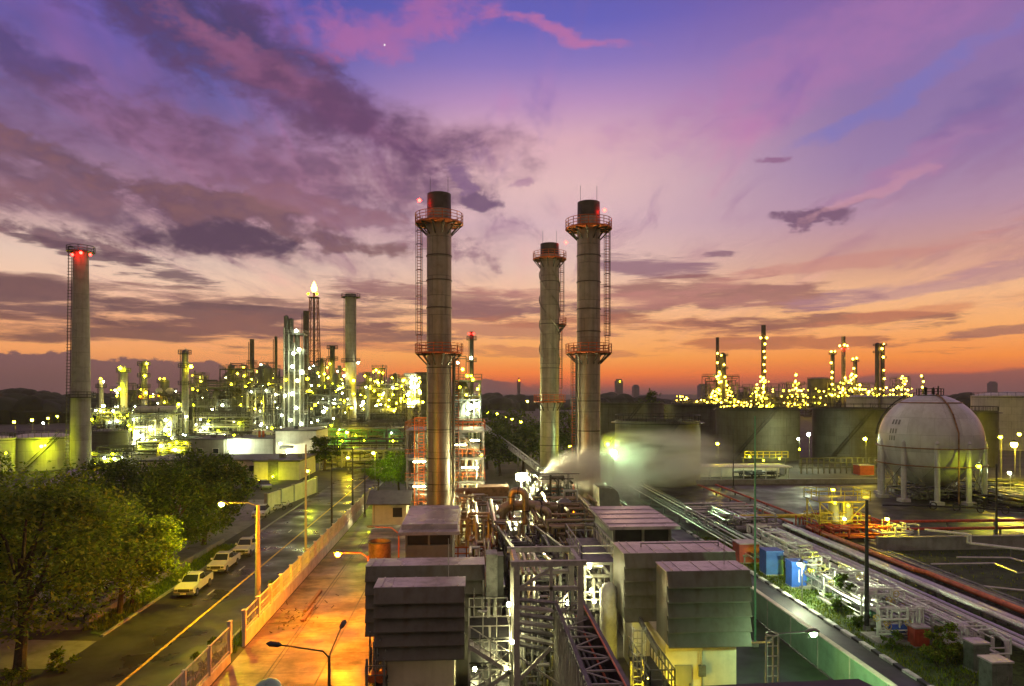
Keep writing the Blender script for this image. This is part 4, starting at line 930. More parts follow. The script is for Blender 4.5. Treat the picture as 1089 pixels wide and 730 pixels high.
m.build('leg', 'steel_mid', t); m = MB(); m.tube([a_ + Vector((0, 1, .4)), b_ + Vector((0, 1, .4))], .35, 8); m.build('pipe', 'pipe_silver', t)
# equipment between the rack and the right houses
ex0, ex1 = HX(622, 45), HX(650, 45)
t = thing('valve_station', 'glaring floodlit valve station between cable trough and tall right wall', 'valve station', ((ex0 + ex1) / 2, 45, 0))
frame_tower(t, [ex0, ex1], [45, 52], [2.6, HZ(600, 45)], 'steel_mid', .16, True, 5, rm='galv')
c_ = MB(); clutter(c_, ex0, ex1, 44.6, 51, .3, HZ(602, 45), 44, .05, .15, random.Random(31), 7); c_.build('pipework', 'pipe_silver', t)
m = MB(); xx = HX(647, 43); m.lathe((xx, 43, 0), [(.55, 0), (.55, 4.4), (.3, 4.8), (.01, 4.9)], 20); m.build('vessel', 'pipe_white', t)
for px, py, yy, pw in ((627, 603, 44.3, 320), (629, 628, 43.6, 420), (625, 658, 36.4, 520), (604, 641, 36.2, 220), (632, 640, 44, 250), (625, 668, 35.2, 120), (640, 598, 46, 150)):
    x_, z_ = H(px, py, yy); bulb(t, (x_, yy, z_), .12, 'white', pw)
c_ = MB(); clutter(c_, HX(560, 70), HX(640, 70), 62, 78, .3, 5.5, 60, .07, .2, random.Random(33), 7)
tag(c_.build('pipework', 'pipe_brass'), 'tangle of bronze pipework on the plant floor before the steam', 'pipework')
c_ = MB(); clutter(c_, HX(505, 70), HX(560, 70), 64, 82, .3, 5.0, 46, .07, .18, random.Random(35), 7)
tag(c_.build('pipework', 'pipe_silver'), 'tangle of silver pipework between orange railing and thick bronze pipes', 'pipework')
for k, (px0, px1, y0, y1, z1, n, mm, lab) in enumerate([(530, 600, 46, 62, 5.6, 60, 'steel_dark', 'dark mass of pipes and brackets under the sloping conveyor bridge'), (566, 622, 36, 46, 4.6, 60, 'steel_dark', 'dark pipe bundle beneath the head of the cable trough'), (500, 532, 48, 60, 4.8, 40, 'duct_brown', 'brown pipes packed below the orange railed platform'),
        (612, 640, 56, 76, 5.4, 50, 'steel_mid', 'grey pipes in front of the right stack foot'), (478, 520, 66, 84, 5.2, 50, 'pipe_brass', 'bronze pipes at the foot of the left stack'), (556, 612, 80, 92, 7.0, 60, 'steel_dark', 'dark pipework massed under the steam jet')]):
    c_ = MB(); ym = (y0 + y1) / 2; clutter(c_, HX(px0, ym), HX(px1, ym), y0, y1, .2, z1, n, .05, .17, random.Random(300 + k), 6); tag(c_.build('pipework', mm), lab, 'pipework')
for k, (px, y, r, h, mm, lab) in enumerate([(600, 74, .8, 5.0, 'steel_mid', 'grey upright vessel before the steam wisp')]):
    x = HX(px, y); t = thing('vessel', lab, 'vessel', (x, y, 0)); m = MB(); m.lathe((x, y, 0), [(r, .4), (r, h), (r * .6, h + r * .4), (.01, h + r * .5)], 20); m.build('shell', mm, t); m = MB(); m.tube([(x, y, h), (x, y, h + 1.2), (x + 1.4, y, h + 1.2), (x + 1.4, y, 0)], .14, 8); m.build('outlet_pipe', 'pipe_silver', t); m = MB(); m.ring((x, y, h * .7), r - .02, r + .6, .1, 20); m.build('platform', 'rust_orange', t)
# caged ladder and railing left of the nearest right hood
lx0 = HX(676, 36)
t = thing('caged_ladder', 'pale caged ladder in front of the lit white pedestal', 'ladder', (lx0, 35.5, 0)); m = MB(); ladder(m, lx0, 35.5, 0, 4.6, .5); m.build('ladder_rails', 'galv', t)
m = MB()
for i in range(6): m.tube([(lx0 + .38 * math.cos(a * .5236), 35.4 - .6 * math.sin(a * .5236), 1.4 + i * .65) for a in range(7)], .025, 5, False)
for a in range(1, 6): m.bar((lx0 + .38 * math.cos(a * .5236), 35.4 - .6 * math.sin(a * .5236), 1.4), (lx0 + .38 * math.cos(a * .5236), 35.4 - .6 * math.sin(a * .5236), 4.7), .025)
m.build('safety_cage', 'galv', t)
cw0, cw1 = HX(683, 35), HX(708, 35)
t = thing('catwalk', 'short dark catwalk with rails below the nearest right hood', 'catwalk', ((cw0 + cw1) / 2, 35, 0))
m = MB(); m.bx(cw0, cw1, 33.4, 38, 2.0, 2.08); m.build('deck', 'steel_dark', t); m = MB(); rail(m, [(cw0, 33.4, 2.08), (cw1, 33.4, 2.08), (cw1, 38, 2.08)], 1.1, .03, .6); rail(m, [(cw0, 38, 2.08), (cw0, 33.4, 2.08)], 1.1, .03, .9); m.build('railing', 'steel_mid', t)
m = MB()
for x in (cw0 + .1, cw1 - .1): m.bx(x - .06, x + .06, 33.5, 33.6, 0, 2.0); m.bx(x - .06, x + .06, 37.8, 37.9, 0, 2.0)
m.build('leg', 'steel_mid', t)
for px, py, pw, lab in ((690, 724, 600, 'white bulkhead lamp low on a post by the catwalk, washing the cream wall'), (700, 790, 900, 'unseen lamp added below the view to wash the cream wall under the nearest right hood')):  # second lamp is out of view, added to light the wall
    x_, z_ = H(px, py, 35.0); z_ = max(z_, .5); t = thing('wall_lamp', lab, 'lamp', (x_, 35.0, 0))
    bulb(t, (x_, 35.0, z_), .12, 'warm', pw, 'bulb'); b = MB(); b.bx(x_ - .15, x_ + .15, 34.84, 34.88, z_ - .15, z_ + .15); b.bx(x_ - .03, x_ + .03, 34.8, 34.84, 0, z_); b.build('housing', 'steel_mid', t)
# floodlights that stand on the plant floor
def flood(label, px, py, y, r, kind, power, hd=None):
    x, z = H(px, py, y); t = thing('floodlight', label, 'floodlight', (x, y, 0))
    m = MB(); m.tube([(x, y + .5, 0), (x, y + .5, z + .4)], [.12, .08], 7); m.build('mast', 'steel_mid', t)
    m = MB(); m.bx(x - r * 1.3, x + r * 1.3, y + r * 1.1, y + r * 1.5, z - r, z + r); m.bx(x - .06, x + .06, y + r * 1.5, y + .5, z - .06, z + .06); m.build('housing', 'steel_dark', t)
    bulb(t, (x, y, z), r, kind, power); return t
flood('dazzling white floodlight on a mast where the steam jet starts', 554.5, 508, 88, .5, 'white', 2600)
flood('white floodlight low inside the pipework right of the access tower', 525, 554, 86, .26, 'white', 700)
flood('greenish white floodlight glowing through the steam cloud', 653, 482, 103, .38, 'green', 900)
flood('small greenish lamp just left above the floodlight in the steam cloud', 646, 473, 112, .28, 'lime', 300)
# ------------------------------------------------------------------ right side: green fence, road lamp, parapet
f = thing('sheet_fence', 'pale green sheet metal fence between the green court and the wet service road', 'fence', (21.4, 40, 0))
y = 16.0
while y < 62:
    p = MB(); p.bx(21.36, 21.4, y, y + 3.45, .05, 2.0); p.build('panel', 'fence_green', f)
    q = MB(); q.bx(21.33, 21.47, y + 3.452, y + 3.548, 0, 2.06); q.build('post', 'galv', f); y += 3.55
k = MB(); k.bx(21.3, 21.62, 16, 62, 2.065, 2.12); k.build('capping', 'fence_paint', f)
hx_, hz_ = H(864, 673, 34.0)
lamp_post('street_lamp', 'lit street lamp on a long thin arm over the pale green fence', HX(815, 34), 34, hz_ - .3, (hx_ - HX(815, 34) - .4, 0), 1500, 'green', 'steel_mid', .07, .17, rise=.35)
lx0 = HX(821, 33)
t = thing('ladder_mast', 'white lattice ladder mast standing at the edge of the green court', 'ladder', (lx0, 33, 0))
m = MB(); zt = HZ(683, 33)
for dx_ in (-.3, .05, .32): m.bar((lx0 + dx_, 33, 0), (lx0 + dx_, 33, zt), .07)
z = .4
while z < zt: m.bar((lx0 - .3, 33, z), (lx0 + .32, 33, z), .05); z += .5
m.build('lattice', 'galv', t); m = MB(); m.tube([(lx0 + .3 * math.cos(a * .6), 33 + .3 * math.sin(a * .6), zt + .1) for a in range(11)], .03, 5, False); m.build('top_hoop', 'galv', t)
m = MB(); m.bar((HX(800, 35), 35, HZ(690, 35)), (lx0, 33, HZ(690, 33)), .1); m.build('tie_beam', 'galv', t)
pr_ = thing('roof_parapet', 'black roof parapet of the building under the camera, cutting the bottom edge', 'parapet', (4.5, 3.5, 0))
a_, b__ = Vector((*G(716, 731, 13.0), 13.0)), Vector((*G(913, 722, 13.0), 13.0)); ymx = b__.y
m = MB(); m.add([(a_.x, a_.y, 12.9), (b__.x, b__.y, 12.9), (b__.x + .9, b__.y - 3.5, 12.9), (a_.x, a_.y - 3, 12.9), (a_.x, a_.y, 13.0), (b__.x, b__.y, 13.0), (b__.x + .9, b__.y - 3.5, 13.0), (a_.x, a_.y - 3, 13.0)], [(0, 3, 2, 1), (4, 5, 6, 7), (0, 1, 5, 4), (1, 2, 6, 5), (2, 3, 7, 6), (3, 0, 4, 7)]); m.build('coping', 'parapet', pr_)
m = MB(); m.bx(a_.x, b__.x - .1, a_.y - 2.6, b__.y - .4, 0, 12.9); m.build('wall', 'wall_grey', pr_)

# ------------------------------------------------------------------ pipe yard
def prack(label, xs, z, y0, y1, r, m, n_sup=8, group=None, bends=None):
    t = thing('pipe_rack', label, 'pipes', ((xs[0] + xs[-1]) / 2, y0, 0), group)
    for i, x in enumerate(xs):
        p = MB(); mm = m[i % len(m)] if isinstance(m, (list, tuple)) else m; rr = r[i % len(r)] if isinstance(r, (list, tuple)) else r
        yy0 = y0 + (bends[i] if bends else 0)
        pts = [(x, y1, z + rr), (x, yy0, z + rr)]
        if bends: pts = [(x, y1, z + rr), (x, yy0 + .8, z + rr), (x, yy0 + .25, z + rr - .12), (x, yy0, z - .35), (x, yy0, .05)]
        p.tube(pts, rr, 10); p.build('pipe', mm, t)
    for k in range(n_sup):
        y = y0 + 2 + (y1 - y0 - 3) * k / max(1, n_sup - 1); s_ = MB(); s_.bx(xs[0] - .3, xs[-1] + .3, y - .1, y + .1, z - .2, z - .004)
        s_.bx(xs[0] - .2, xs[0] - .05, y - .08, y + .08, 0, z - .2); s_.bx(xs[-1] + .05, xs[-1] + .2, y - .08, y + .08, 0, z - .2); s_.build('support', 'steel_mid', t)
    return t
prack('bundle of white and silver pipes nearest the equipment row, running away up the yard', [34.2, 34.62, 35.05, 35.5], 1.0, 37, 77, [.13, .16, .12, .15], ['pipe_white', 'pipe_silver', 'pipe_white', 'pipe_silver'], 9)
prack('bright twin white pipes between the silver bundle and the orange red pipe', [36.7, 37.2], 1.2, 36, 78, .19, ['pipe_white', 'pipe_silver'], 9)
prack('three low silver pipes beside the long orange red pipe', [38.1, 38.5, 38.9], .7, 35, 79, .14, 'pipe_silver', 9)
prack('short pale pipes that turn down into the equipment row', [32.2, 32.6, 33.0, 33.4], .95, 43, 76, [.1, .13, .1, .12], ['pipe_white', 'pipe_green', 'pipe_silver', 'pipe_white'], 7, bends=[0, 2.2, 4.6, 1.1])
prack('thin dark pipes low between bright twin pipes and silver bundle', [35.9, 36.2, 36.45], .5, 36, 78, .07, ['steel_mid', 'pipe_green'], 7)
prack('thin pale pipes crowding the pump skids on the pipe side', [31.4, 31.65, 31.9], .6, 42, 66, .06, ['pipe_white', 'pipe_silver'], 6, bends=[0, 1.6, 3.1])
prack('thin pale pipes just beyond the orange red pipe', [40.9, 41.2, 41.5], .5, 38, 76, .08, ['pipe_silver', 'steel_mid'], 7)
c_ = MB(); clutter(c_, 28.8, 31.5, 44, 62, .15, 1.7, 90, .03, .08, random.Random(88), 6); tag(c_.build('pipework', 'pipe_silver'), 'thicket of small silver valves and pipes along the kerb strip', 'pipework')
c_ = MB(); clutter(c_, 31, 34, 62, 77, .15, 2.0, 80, .04, .1, random.Random(89), 6); tag(c_.build('pipework', 'pipe_white'), 'thicket of white pipes behind the two blue cabins', 'pipework')
t = thing('orange_pipe', 'long orange red pipe with a kink, running the length of the yard', 'pipe', (40.3, 56, 0))
m = MB(); m.tube([(40.3, 35, 1.0), (40.3, 58.0, 1.0), (39.6, 58.5, 1.15), (39.6, 78, 1.15)], .24, 12); m.build('barrel', 'orange_pipe', t)
for yy in range(37, 78, 5): m = MB(); m.bx(39.5 if yy > 58 else 40.2, 39.7 if yy > 58 else 40.4, yy - .1, yy + .1, 0, .9 if yy > 58 else .76); m.build('support', 'steel_mid', t)
prack('grey pipes lying in front of the dark grass basin', [43.0, 43.6], .3, 38, 69, .11, 'steel_mid', 6)
t = thing('basin_pipe', 'pale pipe laid in zigzag across the dark grass basin', 'pipe', (50, 60, 0)); m = MB()
m.tube([(44.5, 63.5, .3), (51, 63.5, .3), (50.5, 60.2, .3), (55, 60, .3), (54.2, 65.5, .3), (49, 66, .3)], .1, 8); m.build('barrel', 'pipe_silver', t)
t = thing('basin_pipe', 'twin pale pipes on legs that step down across the basin to its right', 'pipe', (55, 62, 0))
for k in (0, .45):
    m = MB(); m.tube([(49.5, 71.6 - k, 2.0), (52.4, 69 - k, 2.0), (52.4, 69 - k, 1.1), (62, 60 - k, 1.1), (74, 52 - k, 1.1)], .1, 8); m.build('barrel', 'pipe_white', t)
m = MB()
for q in ((55, 66.3), (59, 62.6), (64, 58.5), (70, 54.5)): m.bx(q[0] - .06, q[0] + .06, q[1] - .06, q[1] + .06, 0, 1.0)
m.build('support', 'steel_mid', t)
t = thing('long_pipe', 'dark pipe stretched along the foot of the bund wall inside the basin', 'pipe', (60, 62, 0)); m = MB(); m.tube([(43.5, 56.5, .25), (58, 48.5, .25), (80, 39, .25)], .1, 8); m.build('barrel', 'pipe_silver', t)
# red header pipes along x, beyond the bund
for k, (z, yy, lab) in enumerate(((1.55, 78.4, 'upper of two dark red header pipes crossing in front of the sphere'), (.8, 77.6, 'lower of two dark red header pipes crossing in front of the sphere'))):
    t = thing('header_pipe', lab, 'pipe', (70, yy, 0)); m = MB(); m.tube([(43, yy, z), (112, yy, z)], .17, 10); m.build('barrel', 'red_paint', t)
    for x in range(45, 112, 6): m = MB(); m.bx(x - .09, x + .09, yy - .09, yy + .09, 0, z - .16); m.build('support', 'steel_mid', t)
wp = thing('walk_slab', 'pale raised concrete slab strip behind the bund wall', 'slab', (78, 73, 0)); m = MB(); m.bx(44, 112, 71.6, 73.4, 0, .35); m.build('slab', 'concrete_grey', wp); m = MB(); m.bx(44, 112, 71.55, 73.45, .352, .40); m.build('kerb_edge', 'kerb', wp)
# yellow crossing pipe and lines in the dark apron
t = thing('crossing_pipe', 'yellow lit pipe crossing the yard on short posts below the yellow skid', 'pipe', (33, 83, 0)); yy = 82.5; m = MB(); m.tube([(HX(768, yy), yy, 1.6), (HX(896, yy), yy, 1.6)], .24, 10); m.build('barrel', 'yellow_steel', t)
m = MB()
for px in (775, 800, 825, 850, 880): x = HX(px, yy); m.bx(x - .1, x + .1, yy - .1, yy + .1, 0, 1.4)
m.build('support', 'steel_mid', t)
t = thing('grey_main', 'fat grey main pipe lying across the head of the white pipe bundles', 'pipe', (34, 78.6, 0)); m = MB(); m.tube([(HX(782, 79), 79, .7), (HX(905, 79), 79, .7)], .45, 14); m.build('barrel', 'steel_mid', t)
m = MB()
for px in (800, 838, 876): x = HX(px, 79); m.tube([(x - .1, 79, .7), (x + .1, 79, .7)], .54, 14)
m.build('flange', 'galv', t)
for k, (x, lab) in enumerate(((40.4, 'red pipe on the dark apron, left one of the pair running to the yellow skid'), (43.6, 'red pipe on the dark apron, right one of the pair running to the yellow skid'))):
    t = thing('apron_pipe', lab, 'pipe', (x, 100, 0)); m = MB(); m.tube([(x, 83.5, .5), (x, 119, .5)], .16, 8); m.build('barrel', 'red_paint', t)
    m = MB(); 
    for yy in range(86, 119, 6): m.bx(x - .1, x + .1, yy - .1, yy + .1, 0, .36)
    m.build('support', 'steel_mid', t)
prack('greenish lit pipes fanning out of the steam cloud toward the yard', [27.2, 27.8, 28.4, 29.3, 30.0, 30.6], .9, 64, 116, [.09, .12, .09], ['pipe_silver', 'steel_mid', 'steel_mid', 'pipe_white'], 8)
prack('dim grey pipes left of the greenish lit ones, under the steam', [20.5, 21.3, 22.1], .8, 62, 112, .16, ['steel_mid', 'duct_brown'], 8)
prack('low silver pipe sleepers at the head of the yard by the red container', [31.6, 32.3, 33.0], 1.6, 79.8, 92, .14, 'pipe_silver', 3)
c_ = MB(); clutter(c_, 27.5, 38, 79.5, 90, .2, 2.2, 46, .06, .15, random.Random(61), 6); tag(c_.build('pipework', 'pipe_silver'), 'jumble of low pipework between fat grey main and yellow crossing pipe', 'pipework')
c_ = MB(); clutter(c_, 39, 48, 73, 82, .2, 2.0, 40, .06, .14, random.Random(62), 6); tag(c_.build('pipework', 'red_paint'), 'jumble of red pipework at the foot of the yellow skid', 'pipework')
c_ = MB(); clutter(c_, 45, 51, 72, 77, .2, 2.2, 22, .07, .13, random.Random(63), 7); tag(c_.build('pipework', 'pipe_white'), 'white pipe bends beside the lamp right of the black utility pole', 'pipework')
# equipment row
def cabin(label, px, py, y, w_, d_, h, m, door=True):
    x = HX(px, y); t = thing('cabin', label, 'cabin', (x, y, 0)); b = MB(); b.bx(x - w_ / 2, x + w_ / 2, y, y + d_, .12, h); b.build('body', m, t)
    b = MB(); b.bx(x - w_ / 2 - .06, x + w_ / 2 + .06, y - .06, y + d_ + .06, h + .002, h + .1); b.build('roof', 'roofing' if m != 'blue' else 'blue', t)
    b = MB(); b.bx(x - w_ / 2 - .04, x + w_ / 2 + .04, y - .04, y + d_ + .04, 0, .118); b.build('plinth', 'concrete_grey', t)
    if door: b = MB(); b.bx(x - w_ * .3, x + w_ * .3, y - .03, y - .002, .2, h - .15); dr = b.build('door', m, t); b = MB(); b.bx(x + w_ * .2, x + w_ * .25, y - .07, y - .032, 1.0, 1.2); b.build('handle', 'chrome', dr)
    return t
cabin('dark blue cabin behind the other one, under the pipe ends', 824, 0, 61.5, 1.6, 1.5, 2.2, 'blue', False)
cabin('bright blue cabin with a lamp right over its roof', 850, 0, 57.5, 1.3, 1.2, 2.2, 'blue')
cabin('dark red container box beside the green pole', 797, 0, 66, 2.0, 1.8, 1.9, 'red_box', False)
cabin('small red box cabinet at the right end of the pump skid', 981, 0, 43.5, 1.0, .8, 1.3, 'red_box')
cabin('grey control cabinet at the bottom right corner, the taller and nearer', 1066, 0, 36.2, 1.2, 1.0, 1.9, 'steel_mid')
cabin('grey control cabinet set back left of the taller corner one', 1044, 0, 39.5, 1.0, .9, 1.7, 'steel_mid')
def pole_lamp(label, px, py, y, kind, power, r=.2, name='pole_lamp'):
    x, z = H(px, py, y); t = thing(name, label, 'lamp', (x, y, 0)); m = MB(); m.tube([(x + .25, y + .1, 0), (x + .25, y + .1, z + .35), (x, y, z + .3)], .05, 6); m.build('post', 'steel_mid', t)
    m = MB(); m.lathe((x, y, z), [(r * 1.6, r * .7), (r * .4, r * 1.6), (.01, r * 1.7)], 12); m.build('shade', 'steel_dark', t); bulb(t, (x, y, z), r, kind, power, 'bulb'); return t
pole_lamp('yellow white lamp hanging in front of the bright blue cabin', 850.5, 600, 54.0, 'cool', 2600, .17)
pole_lamp('yellow lamp behind the shed box, half hidden by pipe valves', 866, 606, 60, 'lime', 1600, .14)
pole_lamp('yellow lamp just right of the black utility pole', 943.5, 552, 73, 'yellow', 600, .2)
pole_lamp('yellow lamp on a post above the yellow skid', 886, 521, 80, 'yellow', 160, .2)
pole_lamp('yellow green lamp at the right legs of the sphere', 1041, 496, 95, 'lime', 130, .28)
pole_lamp('yellow lamp in front of the dark striped tank', 920, 467, 135, 'yellow', 500, .34)
pole_lamp('yellow lamp at the foot of the middle big tank', 763, 472, 140, 'yellow', 420, .28)
pole_lamp('white lamp in the gap between two big tanks', 860, 462, 150, 'cool', 700, .38)
pole_lamp('smaller white lamp left of the white lamp between the tanks', 849, 467, 149, 'cool', 400, .25)
pole_lamp('small white lamp low on the far side of the wet apron', 1073.5, 503, 105, 'cool', 500, .22)
pole_lamp('dazzling yellow white lamp near the right picture edge', 1078.5, 473, 118, 'warm', 2400, .5)
pole_lamp('yellow lamp left of the dazzling one', 1064, 465, 125, 'yellow', 300, .28)
pole_lamp('pale lamp high on the right big tank', 1084, 462, 128, 'warm', 300, .28)
# yellow skid
sx0, sx1, sy = HX(872, 76), HX(922, 76), 76.0
t = thing('process_skid', 'yellow framed process skid with two pale tanks, brightly lit', 'process skid', ((sx0 + sx1) / 2, sy, 0))
frame_tower(t, [sx0, (sx0 + sx1) / 2, sx1], [sy, sy + 3], [1.6, HZ(537, 76)], 'yellow_steel', .14, True, 2, rm='yellow_steel')
for px in (888, 902): x = HX(px, 77); m = MB(); m.lathe((x, 77.3, 0), [(.62, 1.7), (.62, 4.3), (.4, 4.7), (.01, 4.8)], 16); m.build('tank', 'tank_pale', t)
c_ = MB(); clutter(c_, sx0, sx1, sy, sy + 3, .2, 3.6, 20, .05, .11, random.Random(71)); c_.build('pipework', 'yellow_steel', t)
for px, py, kind, pw in ((888, 535, 'yellow', 42), (898, 552, 'cool', 60), (902, 538, 'yellow', 36)): x_, z_ = H(px, py, 75.4); bulb(t, (x_, 75.4, z_), .15, kind, pw)
# pump skids
def pump_skid(label, px, y, seed, w_=4.2, blue=False):
    x = HX(px, y); rg = random.Random(seed); t = thing('pump_skid', label, 'pump skid', (x, y, 0))
    m = MB(); m.bx(x - w_ / 2, x + w_ / 2, y, y + 2.2, 0, .22); m.build('plinth', 'concrete_grey', t)
    m = MB(); m.tube([(x - .9, y + .9, .75), (x + .2, y + .9, .75)], .38, 14); m.build('motor', 'blue' if blue else 'pipe_green', t)
    m = MB(); m.lathe((x + .75, y + .9, .2), [(.32, 0), (.45, .3), (.45, .8), (.2, 1.0), (.01, 1.0)], 14); m.build('pump', 'steel_mid', t)
    c_ = MB(); clutter(c_, x - w_ / 2, x + w_ / 2, y + .3, y + 2.1, .3, 2.6, 22, .04, .1, rg, 6); c_.build('pipework', 'pipe_white', t)
    v = MB()
    for i in range(4): vx, vz = x + rg.uniform(-w_ / 2, w_ / 2), rg.uniform(1.2, 2.4); v.tube([(vx + .22 * math.cos(a * .7854), y + .3, vz + .22 * math.sin(a * .7854)) for a in range(9)], .025, 4, False); v.bar((vx, y + .3, vz), (vx, y + .7, vz), .04)
    v.build('valve_wheel', 'yellow_steel', t)
pump_skid('pump skid with a blue motor on a bordered plinth', 968, 44.0, 81, 4.4, True)
pump_skid('pump skid with a tripod of white pipes, right of the black utility pole', 944, 47.5, 82, 3.6)
pump_skid('pump skid half hidden by the spiky bright shrub', 905, 52.5, 83, 3.4)
pump_skid('pump skid next to the bright blue cabin', 872, 57.0, 84, 3.2)
c_ = MB(); clutter(c_, 31.2, 33.8, 40, 60, .2, 1.9, 90, .04, .1, random.Random(85), 6); tag(c_.build('pipework', 'pipe_white'), 'dense row of small white pipes and valves behind the pump skids', 'pipework')
t = thing('bent_pipe', 'big silver pipe elbow and trestle at the bottom right corner', 'pipe', (33.5, 37, 0)); m = MB()
m.tube([(31.8, 36.5, .4), (33.0, 37.5, 2.2), (33.7, 37.8, 2.35), (38.5, 37.8, 2.35)], .17, 10); m.tube([(33.3, 37.6, 2.3), (34.2, 36.0, .3)], .13, 8); m.build('barrel', 'pipe_silver', t)
t = thing('pipe_elbow', 'white pipe dropping in a round elbow in front of the corner cabinets', 'pipe', (34, 40, 0)); m = MB()
m.tube([(33.6, 52, 1.5), (33.6, 41.4, 1.5), (33.6, 40.9, 1.35), (33.6, 40.8, 1.0), (33.6, 40.8, 0)], .14, 10); m.build('barrel', 'pipe_white', t)

# ------------------------------------------------------------------ sphere
Ys = 105.0; Xs, _ = H(989, 472, Ys); Rs = 7.35; Zs = 9.3
t = thing('gas_sphere', 'large white spherical gas tank on legs at the wet apron', 'gas tank', (Xs, Ys, 0))
m = MB(); m.ball((Xs, Ys, Zs), Rs, 64, 32); m.build('shell', 'sphere', t)
ca = math.atan2(-Ys, -Xs)
for i in range(10):
    a = ca + .13 + i * .6283; m = MB(); x, y = Xs + Rs * .985 * math.cos(a), Ys + Rs * .985 * math.sin(a)
    m.tube([(x, y, 0), (x, y, Zs - .2)], .38, 12); m.bx(x - .7, x + .7, y - .7, y + .7, 0, .5); m.tube([(x, y, Zs - .2), (x - .25 * math.cos(a), y - .25 * math.sin(a), Zs + .5)], [.38, .2], 12); m.build('leg', 'sphere', t)
m = MB()
for i in range(10):
    a0, a1 = ca + .13 + i * .6283, ca + .13 + (i + 1) * .6283; P_ = lambda a, z: (Xs + Rs * .985 * math.cos(a), Ys + Rs * .985 * math.sin(a), z)
    m.bar(P_(a0, 1), P_(a1, 6), .08); m.bar(P_(a1, 1), P_(a0, 6), .08)
m.build('tie_rod', 'steel_mid', t)
for z, nm in ((Zs - .9, 'spray_ring'), (Zs - 3.6, 'spray_ring'), (Zs + 6.0, 'spray_ring')):
    rr = math.sqrt(Rs ** 2 - (z - Zs) ** 2) + (.32 if z < Zs + 3 else .08); m = MB()
    if z < Zs - 2: rr = Rs * 1.04
    m.tube([(Xs + rr * math.cos(i * .1309), Ys + rr * math.sin(i * .1309), z) for i in range(49)], .1, 6, False); m.build(nm, 'duct_brown', t)
b1 = ca + .5
m = MB(); m.tube([(Xs + (Rs + .3) * math.cos(b1), Ys + (Rs + .3) * math.sin(b1), .1), (Xs + (Rs + .3) * math.cos(b1), Ys + (Rs + .3) * math.sin(b1), Zs + 1.5)] + [(Xs + (Rs + .2) * math.cos(q) * math.cos(b1), Ys + (Rs + .2) * math.cos(q) * math.sin(b1), Zs + (Rs + .2) * math.sin(q)) for q in (.35, .6, .85, 1.1, 1.35)], .12, 7); m.build('riser_pipe', 'duct_brown', t)
b2 = ca - 1.45
m = MB()
for off in (-.35, .35):
    m.tube([(Xs + (Rs + .35) * math.cos(q) * math.cos(b2) - off * math.sin(b2), Ys + (Rs + .35) * math.cos(q) * math.sin(b2) + off * math.cos(b2), Zs + (Rs + .5) * math.sin(q)) for q in (.1, .3, .5, .7, .9, 1.1, 1.3)], .07, 5)
m.build('stair_rail', 'steel_dark', t)
m = MB(); m.lathe((Xs, Ys, Zs + Rs - .25), [(1.9, 0), (1.9, .12), (.01, .12)], 20); m.build('crown_platform', 'steel_dark', t)
m = MB(); rail(m, [(Xs + 1.85 * math.cos(i * .628), Ys + 1.85 * math.sin(i * .628), Zs + Rs - .13) for i in range(11)], 1.0, .045, 1.2); m.build('railing', 'steel_dark', t)
m = MB(); rg = random.Random(91)
for i in range(9): x, y = Xs + rg.uniform(-1.3, 1.3), Ys + rg.uniform(-1.2, 1.2); m.tube([(x, y, Zs + Rs - .2), (x, y, Zs + Rs + rg.uniform(.5, 1.3))], rg.uniform(.06, .16), 7)
m.build('vent_valve', 'steel_dark', t)
m = MB(); b3 = ca - .85          # faint dark stencilled marks on the shell
for i, (z, wd) in enumerate(((2.6, .085), (1.2, .07), (.1, .06))):
    for k in range(3):
        a_ = b3 + k * wd; rr = math.sqrt(Rs * Rs - z * z) + .012; r2_ = math.sqrt(Rs * Rs - (z + .75) ** 2) + .012; w2 = wd * .62
        m.add([(Xs + rr * math.cos(a_), Ys + rr * math.sin(a_), Zs + z), (Xs + rr * math.cos(a_ + w2), Ys + rr * math.sin(a_ + w2), Zs + z), (Xs + r2_ * math.cos(a_ + w2), Ys + r2_ * math.sin(a_ + w2), Zs + z + .75), (Xs + r2_ * math.cos(a_), Ys + r2_ * math.sin(a_), Zs + z + .75)], [(0, 1, 2, 3)])
m.build('stencil_mark', 'steel_mid', t)
c_ = MB(); clutter(c_, Xs - 5, Xs + 5, Ys - 4, Ys + 4, .2, 1.6, 46, .06, .16, random.Random(92), 6); tag(c_.build('pipework', 'steel_mid'), 'pipe tangle on the ground under the sphere', 'pipework')
c_ = MB(); clutter(c_, 74, 108, 86, 116, .15, 1.5, 130, .08, .2, random.Random(93), 6); tag(c_.build('pipework', 'steel_dark'), 'dark low pipe field on the glistening ground right of the sphere', 'pipework')
t = thing('gas_pipe', 'dark pipe with hoops snaking right from the sphere feet', 'pipe', (70, 92, 0)); m = MB(); m.tube([(60, 96, .5), (66, 95, .5), (72, 93, .5), (80, 86, .6), (100, 84.5, .6)], .12, 8); m.build('barrel', 'steel_dark', t)
m = MB()
for q in (66.5, 69, 71.5, 74, 77): m.tube([(q + .55 * math.cos(a * .7854), 94.6 - (q - 66) * .55, .6 + .55 * math.sin(a * .7854)) for a in range(9)], .08, 5, False)
m.build('hoop', 'steel_dark', t)

